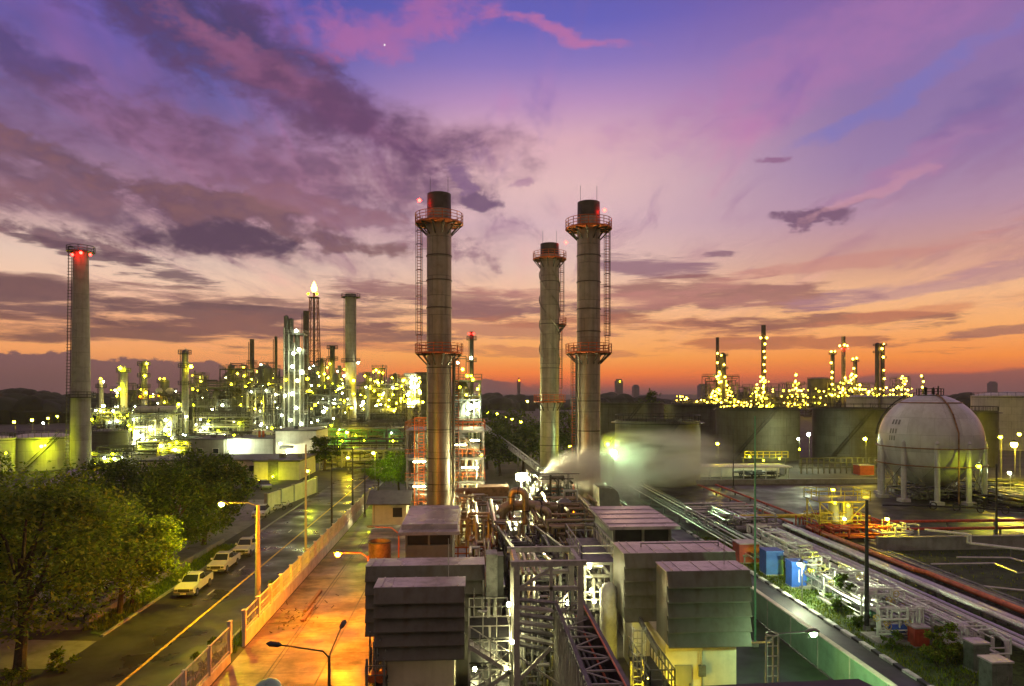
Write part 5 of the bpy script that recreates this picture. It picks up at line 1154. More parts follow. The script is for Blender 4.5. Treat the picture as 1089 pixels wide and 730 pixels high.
# ------------------------------------------------------------------ storage tanks
def tank(label, px, ptop, y, wpx, m, roof='float', hoops=2, stair=True, lamps=(), name='storage_tank'):
    x, zt = H(px, ptop, y); r = wpx / 2 / F * y / math.sqrt(1 + ((px - CX) / F) ** 2) ; t = thing(name, label, 'storage tank', (x, y, 0)); b = MB()
    if roof == 'float': b.lathe((x, y, 0), [(r, 0), (r, zt), (r - .12, zt), (r - .12, zt - 3)], 56); b.build('shell', m, t); b = MB(); b.lathe((x, y, 0), [(r - .12, zt - 2.6), (.01, zt - 2.4)], 40); b.build('floating_roof', 'tank_dark', t)
    else: b.lathe((x, y, 0), [(r, 0), (r, zt)], 56); b.build('shell', m, t); b = MB(); b.lathe((x, y, 0), [(r + .08, zt - .1), (r + .08, zt), (r * .6, zt + r * .09), (.01, zt + r * .13)], 40); b.build('roof', m, t)
    for k in range(hoops):
        z = zt - .5 - k * zt / (hoops + 1) * .9; g = MB(); g.ring((x, y, z), r - .02, r + (.75 if k == 0 and roof == 'float' else .14), .14, 56); g.build('wind_girder' if k == 0 else 'stiffener_ring', 'steel_dark' if k == 0 else m, t)
    g = MB(); n = 30
    for i in range(n): a = i * 6.2832 / n; g.bar((x + r * math.cos(a), y + r * math.sin(a), zt), (x + r * math.cos(a), y + r * math.sin(a), zt + 1), .07)
    g.tube([(x + r * math.cos(a * .1309), y + r * math.sin(a * .1309), zt + 1) for a in range(49)], .05, 4, False); g.build('top_railing', 'steel_dark', t)
    if stair:
        s_ = MB(); a0 = math.atan2(-y, -x) - .5
        for off in (.25, 1.0):
            pts = [(x + (r + off) * math.cos(a0 + i * .06), y + (r + off) * math.sin(a0 + i * .06), .3 + (zt - .3) * i / 16) for i in range(17)]; s_.tube(pts, .07, 4); s_.tube([(p[0], p[1], p[2] + 1) for p in pts], .05, 4)
        for i in range(0, 17, 2): s_.bar((x + (r + .25) * math.cos(a0 + i * .06), y + (r + .25) * math.sin(a0 + i * .06), .3 + (zt - .3) * i / 16), (x + (r + 1) * math.cos(a0 + i * .06), y + (r + 1) * math.sin(a0 + i * .06), .3 + (zt - .3) * i / 16), .3, .06)
        s_.build('spiral_stair', 'steel_dark', t)
    for lx_, ly_, kind, rr, pw in lamps: yy = y - r - 1.5; bx_, bz_ = H(lx_, ly_, yy); bulb(t, (bx_, yy, bz_), rr, kind, pw)
    return t
tank('big dull tank behind the steam cloud, the nearer and lower of that pair', 699, 447, 128, 92, 'tank', hoops=2)
tank('big dull tank rising at the back behind the steam cloud tank', 664, 428, 200, 84, 'tank')
tank('big grey tank in the middle of the tank farm, pale streaks on its right flank', 805, 434, 172, 92, 'tank', hoops=1)
tank('big dark ribbed tank left of the white sphere', 908, 434, 166, 94, 'tank_dark', hoops=6)
tank('low wide tank behind the gap between steam tank and middle tank', 735, 430, 215, 62, 'tank', stair=False)
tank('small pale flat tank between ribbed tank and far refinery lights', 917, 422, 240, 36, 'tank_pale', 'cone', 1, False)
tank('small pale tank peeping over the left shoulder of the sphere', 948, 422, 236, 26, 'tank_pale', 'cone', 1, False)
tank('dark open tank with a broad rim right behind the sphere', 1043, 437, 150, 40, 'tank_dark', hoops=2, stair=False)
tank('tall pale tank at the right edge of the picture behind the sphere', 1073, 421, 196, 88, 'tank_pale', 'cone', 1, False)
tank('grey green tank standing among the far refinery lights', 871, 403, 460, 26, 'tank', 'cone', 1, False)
# low lit canopy and dykes
cy = 128.0; cx0, cx1 = HX(742, cy), HX(843, cy); zt = HZ(500, cy)
t = thing('lit_canopy', 'long low open canopy glowing pale green at the foot of the tanks', 'shelter', ((cx0 + cx1) / 2, cy, 0))
m = MB(); m.bx(cx0, cx1, cy, cy + 6, zt, zt + .25); m.build('roof', 'wall_white', t); m = MB(); m.bx(cx0, cx1, cy + 5.7, cy + 6, 0, zt); m.build('back_wall', 'wall_cream', t)
m = MB(); q = cx0 + .3
while q < cx1: m.bx(q - .08, q + .08, cy + .2, cy + .36, 0, zt); q += 2.2
m.build('post', 'galv', t)
for px in (757, 785, 803, 812, 832): tube_light(t, HX(px, cy + 3), cy + 3, zt - .15, 1.6, 45, 'cool')
c_ = MB(); clutter(c_, cx0 + 8, cx1 - .5, cy + .6, cy + 4.5, .1, 1.6, 26, .07, .14, random.Random(95), 6); c_.build('machinery', 'steel_dark', t)
dk = MB(); dk.bx(HX(640, 123), HX(960, 123), 122.5, 123, 0, .9); tag(dk.build('dyke_wall', 'concrete_grey'), 'long low dyke wall in front of the big tanks', 'wall')
t = thing('pipe_gantry', 'row of thin grey gantry posts and pipes before the ribbed tank', 'pipe rack', (HX(890, 140), 140, 0)); m = MB()
for px in range(852, 935, 6): x = HX(px, 138); m.bx(x - .12, x + .12, 137.9, 138.1, 0, 3.2)
m.build('post', 'tank', t); m = MB()
for z in (1.2, 2.2, 3.2): m.tube([(HX(850, 138), 138, z), (HX(934, 138), 138, z)], .12, 6)
m.build('pipe', 'tank_dark', t)
cabin('red brown shed by the gantry posts near the sphere', 922, 0, 134, 3.0, 2.4, 2.0, 'red_box', False)
t = thing('valve_platform', 'yellow green lit railings of a valve platform before the middle tank', 'platform', (HX(810, 136), 136, 0)); vx0, vx1 = HX(792, 136), HX(838, 136); zz = HZ(489, 136)
m = MB(); m.bx(vx0, vx1, 136, 138, zz - .1, zz); m.build('deck', 'steel_mid', t); m = MB(); rail(m, [(vx0, 136, zz), (vx1, 136, zz)], 1.3, .07, 1.3); m.build('railing', 'yellow_steel', t)
m = MB()
for q in (vx0 + .1, vx1 - .1): m.bx(q - .1, q + .1, 136.8, 137, 0, zz - .1)
m.build('leg', 'steel_mid', t)
for px, py in ((797, 486), (812, 490), (829, 488), (850, 478)): x_, z_ = H(px, py, 135); bulb(t, (x_, 135, z_), .16, 'lime', 160)
# ------------------------------------------------------------------ left middle distance: tanks, sheds, chimney
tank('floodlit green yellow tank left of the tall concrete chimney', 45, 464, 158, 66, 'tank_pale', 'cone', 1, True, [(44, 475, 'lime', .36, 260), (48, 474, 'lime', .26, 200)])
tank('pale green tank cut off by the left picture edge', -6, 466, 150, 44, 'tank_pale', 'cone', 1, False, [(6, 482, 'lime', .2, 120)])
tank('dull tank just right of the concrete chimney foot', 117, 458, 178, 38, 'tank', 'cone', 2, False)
chim = vcol('chimney', 'tall tapering concrete chimney with red crown lights and side ladder', 'chimney', 86, 268, 156, 16.5, 'conc_stack', [(77, 271, 'red', .3, 45), (86, 269, 'red', .34, 60), (96, 271, 'red', .3, 45)], (274, 423), dome=False, taper=1.42, pipe=False, lad=False)
m = MB(); cx_, cr = chim.location.x, 16.5 / 2 / F * 156 / math.sqrt(1 + ((86 - CX) / F) ** 2); zt = HZ(268, 156); p0_, p1_ = Vector((cx_ - cr * 1.42 - .5, 155.6, 1)), Vector((cx_ - cr - .5, 155.6, zt))
for dx_ in (-.35, .35): m.bar(p0_ + Vector((dx_, 0, 0)), p1_ + Vector((dx_, 0, 0)), .12)
for i in range(70): c = p0_.lerp(p1_, i / 69); m.bar(c + Vector((-.55, -.1, 0)), c + Vector((.5, 0, 0)), .11)
m.build('caged_ladder', 'stack_dark', chim)
def building(label, x0, x1, y, d, h, wm, rm='roof_dark', gable=0.0, wins=0, door=None, name='building'):
    t = thing(name, label, 'building', ((x0 + x1) / 2, y, 0)); b = MB(); b.bx(x0, x1, y, y + d, 0, h); b.build('wall', wm, t); b = MB()
    if gable: b.prism_x([(y - .5, h + .002), (y + d / 2, h + gable), (y + d + .5, h + .002)], x0 - .4, x1 + .4)
    else: b.bx(x0 - .25, x1 + .25, y - .25, y + d + .25, h + .003, h + .32)
    rf = b.build('roof', rm, t)
    if gable == 0:
        v = MB(); rg = random.Random(int(abs(x0) * 10))
        for _ in range(3): q = rg.uniform(x0 + 1, x1 - 1.2); v.bx(q, q + .8, y + d * .4, y + d * .4 + .8, h + .323, h + 1.0)
        v.build('roof_vent', 'steel_mid', rf)
    for i in range(wins):
        wx = x0 + (x1 - x0) * (i + .5) / wins; f_ = MB(); f_.bx(wx - .75, wx + .75, y - .06, y - .003, h * .35, h * .35 + 1.35); fo = f_.build('window', 'fence_paint', t); g = MB(); g.bx(wx - .66, wx + .66, y - .075, y - .062, h * .35 + .09, h * .35 + 1.26); g.build('pane', 'glass', fo)
    if door: g = MB(); g.bx(door[0], door[1], y - .05, y - .003, 0, door[2]); g.build('door', 'steel_mid', t)
    return t
def bpx(label, px0, px1, ptop, y, d, wm, **k): return building(label, HX(px0, y), HX(px1, y), y, d, HZ(ptop, y), wm, **k)
bpx('long low shed with purplish roof behind the trees', 48, 158, 512, 112, 16, 'wall_cream', rm='roofing', gable=1.6)
bpx('long low building with dark flat roof in front of the refinery', 150, 292, 489, 138, 12, 'wall_cream', wins=9)
w1 = bpx('white block house, brightest of the buildings, with a small hooded vent', 293, 336, 458, 168, 14, 'wall_white')
x_, z_ = H(305, 474, 166.5); m = MB(); m.prism_x([(166.9, z_), (165.6, z_ - .6), (165.7, z_ - .9), (166.9, z_ - .4)], x_ - 1.6, x_ + 1.6); m.build('vent_hood', 'steel_mid', w1)
bpx('grey concrete workshop left of the white block house', 204, 238, 467, 172, 12, 'wall_grey', wins=2)
w2 = bpx('floodlit white workshop between the grey workshop and the white block house', 240, 290, 466, 174, 12, 'wall_white')
w3 = bpx('cream loading building with dark open door below the white block house', 270, 318, 490, 134, 14, 'wall_cream', door=(HX(285, 134), HX(296, 134), 4.0))
for px in (276, 280): x_, z_ = H(px, 461, 176); m = MB(); m.tube([(x_, 176, z_ - 3), (x_, 176, z_ + .6)], .3, 8); m.build('flue', 'rust_orange', w2)
for t_, px, py, y, kind, r, pw in ((w2, 249, 473, 171.5, 'cool', .4, 420), (w1, 306, 481, 165, 'white', .32, 380), (w1, 298, 472, 165, 'cool', .25, 200), (w3, 290, 507, 132, 'lime', .2, 160), (w3, 276, 512, 131.5, 'yellow', .2, 160)): x_, z_ = H(px, py, y); bulb(t_, (x_, y, z_), r, kind, pw)
# street and yard lamps of the left middle distance
for i, (px, py, y, kind, pw, r, lab) in enumerate([(327, 501, 118, 'lime', 500, .26, 'yellow street lamp over the far end of the pale boundary wall'), (370, 487, 145, 'yellow', 480, .28, 'yellow street lamp right of the road, above the vanishing end of the fence'), (384, 481, 152, 'yellow', 380, .24, 'pale yellow street lamp next to the end of the road'),
        (369, 460, 190, 'yellow', 520, .36, 'bright yellow lamp over the road beyond the white block house'), (345, 470, 178, 'warm', 360, .3, 'pale lamp at the right corner of the white block house'), (344, 438, 230, 'cool', 420, .5, 'large white globe lamp cluster above the white block house'),
        (345, 456, 200, 'cool', 300, .34, 'white lamp halfway between globe cluster and white block house'), (374, 434, 240, 'yellow', 400, .42, 'yellow lamp at the base of the plain grey stack'), (386, 428, 250, 'cool', 420, .5, 'white lamp right of the base of the plain grey stack'), (419, 437, 240, 'yellow', 300, .36, 'flat yellow lamp left of the front left stack'),
        (355, 428, 240, 'cool', 420, .46, 'white lamp between flare tower and plain grey stack'), (110, 432, 215, 'white', 500, .45, 'white lamp below the slim column right of the chimney'), (107, 437, 210, 'yellow', 300, .34, 'yellow lamp just below the white lamp by the chimney'), (163, 436, 215, 'white', 400, .4, 'white lamp at the foot of the platformed lattice column'),
        (183, 435, 225, 'white', 420, .42, 'white lamp at the sloped pale roof in the refinery'), (190, 430, 235, 'yellow', 300, .36, 'yellow lamp above the sloped pale roof in the refinery'), (198, 443, 222, 'white', 340, .34, 'white lamp left of the pipe racks in the refinery'), (224, 446, 218, 'lime', 460, .42, 'yellow green lamp in front of the pipe racks in the refinery'),
        (266, 447, 222, 'cool', 460, .44, 'white lamp right in the pipe racks of the refinery'), (15, 449, 250, 'yellow', 420, .40, 'leftmost yellow lamp of four beyond the floodlit tank'), (34, 447, 255, 'yellow', 460, .46, 'second yellow lamp beyond the floodlit tank, the brightest of four'), (51, 445, 265, 'yellow', 380, .38, 'third yellow lamp beyond the floodlit tank'), (61, 443, 275, 'yellow', 340, .36, 'fourth yellow lamp beyond the floodlit tank, closest to the chimney'),
        (46, 450, 250, 'cool', 300, .32, 'small white lamp under the row of four yellow lamps')]):
    pole_lamp(lab, px, py, y, kind, pw, r, 'street_lamp')
for i, (px, py, y) in enumerate([(497, 431, 330), (508, 436, 300), (519, 439, 275), (529, 440, 262), (538, 443, 246), (545, 446, 232), (554, 449, 216), (568, 455, 195)]):
    lab = ['farthest', 'second farthest', 'third farthest', 'fourth farthest', 'fifth farthest', 'third nearest', 'second nearest', 'nearest'][i]
    t = pole_lamp(lab + ' yellow lamp of the receding string right of the left stack', px, py, y, 'yellow', 420, .0014 * y + .02, 'street_lamp'); t['group'] = 'string of yellow street lamps'
pole_lamp('yellow lamp shining onto the lime green tree behind the guard house', 397, 482, 106, 'lime', 2600, .2, 'street_lamp')
pole_lamp('yellow lamp seen in the gap left of the right stack', 606, 475, 150, 'yellow', 420, .3, 'street_lamp')
pole_lamp('yellow lamp low in the trees behind the middle stack', 561, 427, 330, 'warm', 200, .5, 'street_lamp')
for i, (px, py) in enumerate([(4, 421), (12, 422)]): pole_lamp(['left', 'right'][i] + ' one of two tiny orange lamps on the far left hill', px, py, 420, 'orange', 90, .5)

# ------------------------------------------------------------------ left refinery columns
def spots(px, pys, kind='yellow', r=.4, pw=70): return [(px, py, kind, r, pw) for py in pys]
LC = [
 ('slim column with a lamp lit head just right of the chimney', 107.5, 404, 235, 4.2, 'tank_pale', [(107, 403, 'yellow', .35, 70), (110, 406, 'white', .3, 50)], (413,)),
 ('stout pale column with yellow lamps on its left, second right of the chimney', 131.5, 391, 225, 7.2, 'tank_pale', [(128, 392, 'lime', .55, 130), (127, 414, 'lime', .6, 150), (125, 440, 'yellow', .4, 90)], (397,)),
 ('dark column bristling with platforms and a mast, lamps up its right side', 153, 384, 230, 6, 'steel_mid', [(156, 387, 'yellow', .4, 90), (154, 400, 'yellow', .4, 90), (155, 418, 'yellow', .45, 110), (149, 422, 'orange', .3, 50), (160, 422, 'orange', .3, 50)], (390, 402, 413, 425)),
 ('short dark column with two lamps at its head', 172.5, 404, 250, 4.5, 'tank', [(170, 403, 'yellow', .3, 60), (174.5, 403, 'yellow', .3, 60), (169, 421, 'orange', .3, 40)], (408,)),
 ('tall dark column with a bright yellow lamp on a right arm', 196.5, 372, 225, 6.4, 'steel_mid', [(203, 390, 'yellow', .55, 150), (205, 414, 'yellow', .3, 50)], (378, 392, 410)),
 ('plain stubby stack behind the dark vessel block', 218, 399, 300, 4.6, 'tank', [(220, 414, 'yellow', .55, 90)], ()),
 ('narrow grey stack with a yellow lamp cluster at its foot', 268, 361, 260, 4.8, 'stack_dark', [(252, 406, 'yellow', .4, 80), (262, 409, 'yellow', .45, 80), (259, 391, 'warm', .4, 60), (276, 396, 'warm', .3, 50), (274, 407, 'warm', .35, 60)], (388,)),
 ('needle thin spire left of the bright column group', 293.5, 358, 250, 3.2, 'tank_dark', [(290, 402, 'warm', .3, 50)], (404,)),
 ('plain dark stack immediately left of the flare tower', 325.5, 331, 255, 6.4, 'stack_dark', [], (400,)),
 ('dark slim column between flare tower and plain grey stack', 353.5, 368, 250, 5.4, 'tank_dark', [(351, 387, 'yellow', .35, 60), (349, 402, 'warm', .4, 70), (357, 403, 'yellow', .35, 60), (348, 391, 'warm', .3, 50)], (372, 384)),
 ('short dark column right of the flare tower', 342, 381, 250, 4.4, 'tank_dark', [(338, 397, 'yellow', .32, 60), (345, 398, 'warm', .4, 70), (339, 410, 'yellow', .35, 60)], (386,)),
 ('slender pale column between dark stub stack and narrow grey stack', 242, 396, 262, 4.2, 'tank', [(240, 402, 'white', .3, 60), (244, 411, 'yellow', .3, 60)], (402, 412)),
 ('slender dark column touching the left side of the needle spire', 286, 394, 244, 4.4, 'tank_dark', [(283, 398, 'cool', .3, 60), (288, 409, 'yellow', .3, 60)], (400, 412)),
 ('thin grey column midway between column group and plain grey stack', 361, 389, 262, 4, 'tank', [(359, 395, 'white', .3, 60), (363, 404, 'warm', .3, 60)], (396,)),
 ('lamp ringed column right of the plain grey stack', 391, 396, 258, 4.6, 'tank', [(388, 400, 'warm', .3, 60), (394, 404, 'yellow', .3, 60), (389, 412, 'white', .3, 60)], (400, 410)),
 ('dark column rising from the dotted frame before the box tower', 420, 397, 275, 4.2, 'tank_dark', [(417, 402, 'warm', .3, 60), (422, 409, 'yellow', .3, 60)], (402,)),
 ('tall plain grey stack, second tallest in the left refinery', 373, 313, 250, 12, 'conc_stack', [(366, 393, 'yellow', .3, 50), (381, 386, 'white', .4, 70), (366, 400, 'white', .4, 70), (376, 405, 'warm', .5, 100), (364, 412, 'warm', .45, 80), (376, 419, 'yellow', .4, 70)], (318, 386)),
]
for i, (lab, px, py, y, wpx, mm, lp, pl) in enumerate(LC):
    st_ = 'stack' in lab or 'spire' in lab
    vcol('smokestack' if st_ else 'process_column', lab, 'smokestack' if st_ else 'column', px, py, y, wpx, mm, lp, pl, dome=not st_, pipe=not st_)
# bright white column group
YW = 228.0; wx0, wx1 = HX(302, YW), HX(323, YW)
t = thing('column_group', 'brightly white lit column group with platforms and vertical pipes, left of the flare', 'process tower', ((wx0 + wx1) / 2, YW, 0))
for px, py, wp in ((304.5, 335, 5), (309.5, 338, 5.5), (316, 352, 6), (321, 372, 4)): x, z = H(px, py, YW + 2); m = MB(); m.lathe((x, YW + 2, 0), [(wp / 2 / F * YW, 0), (wp / 2 / F * YW, z - .5), (.01, z)], 14); m.build('column', 'tank', t)
frame_tower(t, [wx0, wx1], [YW, YW + 5], [HZ(v, YW) for v in (462, 440, 418, 398, 376, 356)], 'steel_mid', .3, True, 6, rm='galv')
m = MB()
for px in (302, 307, 313, 319): m.tube([(HX(px, YW - .4), YW - .4, 1), (HX(px, YW - .4), YW - .4, HZ(350 + (px - 302) * 1.4, YW))], .22, 6)
m.build('riser_pipe', 'galv', t)
for px, py, kind, r, pw in ((315, 352, 'cool', .5, 49), (318, 372, 'cool', .55, 56), (312, 376, 'cool', .5, 49), (311, 390, 'cool', .5, 49), (321, 396, 'cool', .6, 62), (316, 405, 'white', .5, 49), (311, 419, 'cool', .6, 62), (303, 421, 'white', .45, 42), (315, 434, 'cool', .5, 49), (304, 404, 'yellow', .4, 29), (309, 447, 'cool', .5, 49), (320, 451, 'cool', .5, 49), (327, 403, 'yellow', .5, 42), (329, 416, 'yellow', .45, 36), (335, 431, 'yellow', .45, 36)): x_, z_ = H(px, py, YW - 1.6); bulb(t, (x_, YW - 1.6, z_), r, kind, pw)
# flare
YF = 265.0; zt = HZ(318, YF); fx = HX(334, YF); wb, wt_ = 15 / F * YF / 2, 7.5 / F * YF / 2
t = thing('flare_tower', 'red and white lattice flare tower with a burning flame on top', 'flare tower', (fx, YF, 0))
m = MB(); nlev = 13; lv = [(zt * i / nlev, wb + (wt_ - wb) * i / nlev) for i in range(nlev + 1)]
for sx_, sy_ in ((-1, -1), (1, -1), (1, 1), (-1, 1)): m.bar((fx + sx_ * wb, YF + sy_ * wb, 0), (fx + sx_ * wt_, YF + sy_ * wt_, zt), .28)
for (z0, w0), (z1, w1_) in zip(lv, lv[1:]):
    c0 = [(fx - w0, YF - w0, z0), (fx + w0, YF - w0, z0), (fx + w0, YF + w0, z0), (fx - w0, YF + w0, z0)]; c1 = [(fx - w1_, YF - w1_, z1), (fx + w1_, YF - w1_, z1), (fx + w1_, YF + w1_, z1), (fx - w1_, YF + w1_, z1)]
    for a in range(4): m.bar(c1[a], c1[(a + 1) % 4], .18); m.bar(c0[a], c1[(a + 1) % 4], .11); m.bar(c0[(a + 1) % 4], c1[a], .11)
m.build('lattice', 'flare_steel', t); m = MB(); m.tube([(fx, YF, 0), (fx, YF, zt + 2)], .38, 10); m.build('flare_pipe', 'stack_dark', t)
m = MB(); m.bx(fx - wt_ - .6, fx + wt_ + .6, YF - wt_ - .6, YF + wt_ + .6, zt - .2, zt); m.build('top_platform', 'steel_dark', t)
m = MB(); m.lathe((fx, YF, zt + 1.8), [(.3, 0), (1.05, .9), (1.1, 1.9), (.6, 3.2), (.05, 4.4)], 12); m.build('flame', em('flame', 22), t)
for sx_ in (-1, 1): bulb(t, (fx + sx_ * 1.6, YF - 2.4, zt + 1.0), .45, 'orange', 40)
# stepped process frames
def pframe(label, px0, px1, ptops, y, d, seed, mm='steel_mid', npipe=30, lamps=(), vessels=2, pipe_m='pipe_silver', kind='process frame', name='process_unit'):
    x0, x1 = HX(px0, y), HX(px1, y); t = thing(name, label, kind, ((x0 + x1) / 2, y, 0)); rg = random.Random(seed); n = max(2, int((x1 - x0) / 5) + 1)
    xs = [x0 + (x1 - x0) * i / (n - 1) for i in range(n)]; zs = sorted(HZ(p, y) for p in ptops)
    frame_tower(t, xs, [y, y + d], zs, mm, .3, True, seed, rm=mm)
    m = MB(); clutter(m, x0, x1, y - .5, y + d, .5, zs[-1], int(npipe * 1.6), .12, .32, rg, 6); m.build('pipework', pipe_m, t)
    m = MB(); clutter(m, x0, x1, y - .8, y + d, .5, zs[-1] + 2.5, npipe, .1, .22, rg, 5); m.build('pipework', 'tank_dark', t)
    for i in range(vessels):
        vx = rg.uniform(x0 + 2, x1 - 2); vz = rg.choice(zs); vr = rg.uniform(.8, 1.5); m = MB()
        if rg.random() < .5: m.tube([(vx - 3, y + 2, vz + vr + .2), (vx - 2.5, y + 2, vz + vr + .2), (vx + 2.5, y + 2, vz + vr + .2), (vx + 3, y + 2, vz + vr + .2)], [vr * .5, vr, vr, vr * .5], 14); m.build('drum', 'tank_pale', t)
        else: m.lathe((vx, y + 2, 0), [(vr, vz), (vr, vz + 5), (.01, vz + 6)], 14); m.build('vessel', 'tank', t)
    for lx_, ly_, kind_, r, pw in lamps: x_, z_ = H(lx_, ly_, y - 1.2); bulb(t, (x_, y - 1.2, z_), r, kind_, pw)
    return t
def scatter(px0, px1, py0, py1, n, seed, kinds=('yellow', 'cool', 'warm', 'lime', 'white', 'cool'), r=(.14, .31), pw=(45, 100)):
    rg = random.Random(seed); return [(rg.uniform(px0, px1), rg.uniform(py0, py1), rg.choice(kinds), rg.choice([r[0], (r[0] + r[1]) / 2, r[1]]), rg.choice(pw)) for _ in range(int(n * 1.4))]
pframe('dark vessel block with bristling vertical pipes on its roof, centre of the left refinery', 200, 262, (455, 432, 412), 236, 10, 101, 'tank_dark', 46, scatter(200, 262, 430, 462, 10, 1), 3, 'tank')
pframe('tall stepped dark frame with thin flues behind the vessel block', 234, 262, (425, 405, 393), 246, 8, 102, 'steel_dark', 34, scatter(240, 275, 392, 425, 8, 2, ('yellow', 'warm'), (.25, .4)), 2, 'steel_mid')
pframe('green tinted pipe frame left of the bright column group', 258, 300, (462, 440, 418, 408), 232, 9, 103, 'steel_mid', 40, scatter(262, 300, 405, 460, 14, 3), 3)
pframe('low pipe rack full of white lit pipes in front of the vessel block', 206, 268, (466, 452, 443), 206, 7, 104, 'galv', 50, scatter(208, 266, 446, 466, 9, 4, ('cool', 'lime', 'white')), 1, 'pipe_white', 'pipe rack', 'pipe_rack')
pframe('glaring low pipe frame just right of the dull chimney tank', 138, 182, (472, 455, 440), 198, 8, 105, 'steel_mid', 52, scatter(136, 182, 446, 476, 16, 5, ('cool', 'white', 'lime', 'yellow'), (.25, .5), (70, 150)), 2, 'pipe_white')
pframe('low frame of pipes between the chimney and the stout pale column', 98, 140, (450, 438), 212, 8, 106, 'steel_mid', 36, scatter(98, 136, 436, 452, 8, 6), 1)
pframe('long low yellow lit rack between low frame and grey workshop', 168, 206, (484, 474), 180, 6, 107, 'yellow_steel', 34, scatter(168, 204, 470, 486, 9, 7, ('lime', 'cool', 'yellow'), (.2, .36), (70, 140)), 0, 'pipe_white')
pframe('thin lit pipework at the foot of the concrete chimney', 90, 136, (492, 485), 160, 5, 108, 'galv', 26, scatter(92, 134, 482, 494, 7, 8, ('lime', 'cool')), 0, 'pipe_white')
pframe('broad equipment frame right of the bright column group', 322, 368, (452, 430, 414), 238, 10, 109, 'steel_dark', 46, scatter(324, 366, 408, 452, 14, 9), 3, 'tank')
pframe('lamp dotted frame between plain grey stack and front left stack', 378, 430, (440, 424, 410), 262, 10, 110, 'steel_dark', 44, scatter(382, 428, 405, 436, 20, 10, ('warm', 'yellow', 'white'), (.24, .42), (70, 130)), 2, 'tank')
pframe('narrow lamp crowned frame in the middle of the dotted frame', 396, 409, (428, 408, 392), 268, 6, 111, 'steel_dark', 18, [(400, 394, 'warm', .4, 80), (397, 396, 'yellow', .3, 70), (403, 396, 'warm', .35, 70), (407, 397, 'yellow', .3, 70), (399, 406, 'yellow', .4, 80), (403, 410, 'warm', .35, 80), (398, 416, 'yellow', .4, 80), (401, 405, 'yellow', .3, 70)], 1, 'tank')
pframe('heap of white lamps on a stepped frame left of the front left stack', 414, 446, (432, 420, 408, 402), 300, 10, 112, 'steel_mid', 30, scatter(428, 447, 400, 418, 14, 12, ('white', 'warm', 'cool'), (.35, .6), (60, 100)) + scatter(404, 450, 418, 430, 16, 13, ('warm', 'white', 'yellow'), (.35, .6), (60, 90)), 2)
pframe('dim lower rack of pipes beyond the road end', 330, 432, (474, 463, 455), 196, 8, 113, 'steel_mid', 60, scatter(335, 430, 450, 478, 12, 14, ('yellow', 'lime', 'cool'), (.16, .28)), 1, 'pipe_green')
pframe('near overhead pipe bridge crossing beyond the lit tree', 340, 432, (490, 478), 150, 4, 114, 'galv', 18, (), 0, 'pipe_silver', 'pipe bridge', 'pipe_bridge')
pframe('tall thin frame of ladders behind the stout pale column', 118, 150, (446, 430, 415), 250, 6, 121, 'steel_dark', 30, scatter(118, 150, 412, 440, 8, 31), 1, 'tank')
pframe('stepped frame of dark ducts between lattice column and tall dark column', 160, 196, (448, 432, 420), 248, 8, 122, 'steel_dark', 36, scatter(160, 194, 416, 444, 9, 32), 2, 'tank')
pframe('slim tower frame beside the tall dark column', 203, 216, (430, 412, 400), 255, 5, 123, 'steel_mid', 18, scatter(203, 216, 398, 426, 5, 33), 0, 'tank')
pframe('dense tower frame between needle spire and narrow grey stack', 270, 292, (440, 422, 404, 392), 256, 7, 124, 'steel_dark', 34, scatter(270, 292, 388, 436, 12, 34), 1, 'tank')
pframe('dense frame under the flare tower', 326, 346, (440, 420, 402, 390), 258, 7, 125, 'steel_dark', 30, scatter(326, 346, 388, 436, 12, 35), 1, 'tank')
pframe('frame of pale ducts below the plain grey stack', 352, 372, (446, 428, 410), 246, 6, 126, 'steel_mid', 30, scatter(350, 372, 406, 444, 10, 36), 1, 'tank_pale')
pframe('low glowing rack along the front of the left refinery', 140, 300, (478, 468), 190, 4, 127, 'steel_mid', 60, scatter(140, 300, 462, 478, 16, 37, ('cool', 'white', 'lime'), (.16, .3), (60, 120)), 1, 'pipe_white')
x0, x1 = HX(170, 236), HX(200, 236); t = thing('sloped_roof', 'pale sloping conveyor roof in the middle of the left refinery', 'roof', ((x0 + x1) / 2, 236, 0)); m = MB(); m.prism_y([(x0, HZ(442, 236)), (x1, HZ(424, 236)), (x1, HZ(427, 236)), (x0, HZ(445, 236))], 236, 243); m.build('roof_sheet', 'tank_pale', t)
m = MB()
for q in (.05, .5, .95): xx = x0 + (x1 - x0) * q; m.bx(xx - .2, xx + .2, 237, 237.4, 0, HZ(444 - 18 * q, 236))
m.build('leg', 'steel_mid', t)
bp = thing('box_tower', 'square dull green box tower behind the left stack', 'tower', (HX(449, 330), 330, 0)); m = MB(); m.bx(HX(442, 330), HX(462, 330), 330, 340, 0, HZ(398, 330)); m.build('casing', 'tank', bp); m = MB(); m.bx(HX(441, 330), HX(463, 330), 329.5, 340.5, HZ(398, 330) + .01, HZ(397, 330) + .4); m.build('top_slab', 'tank_dark', bp)

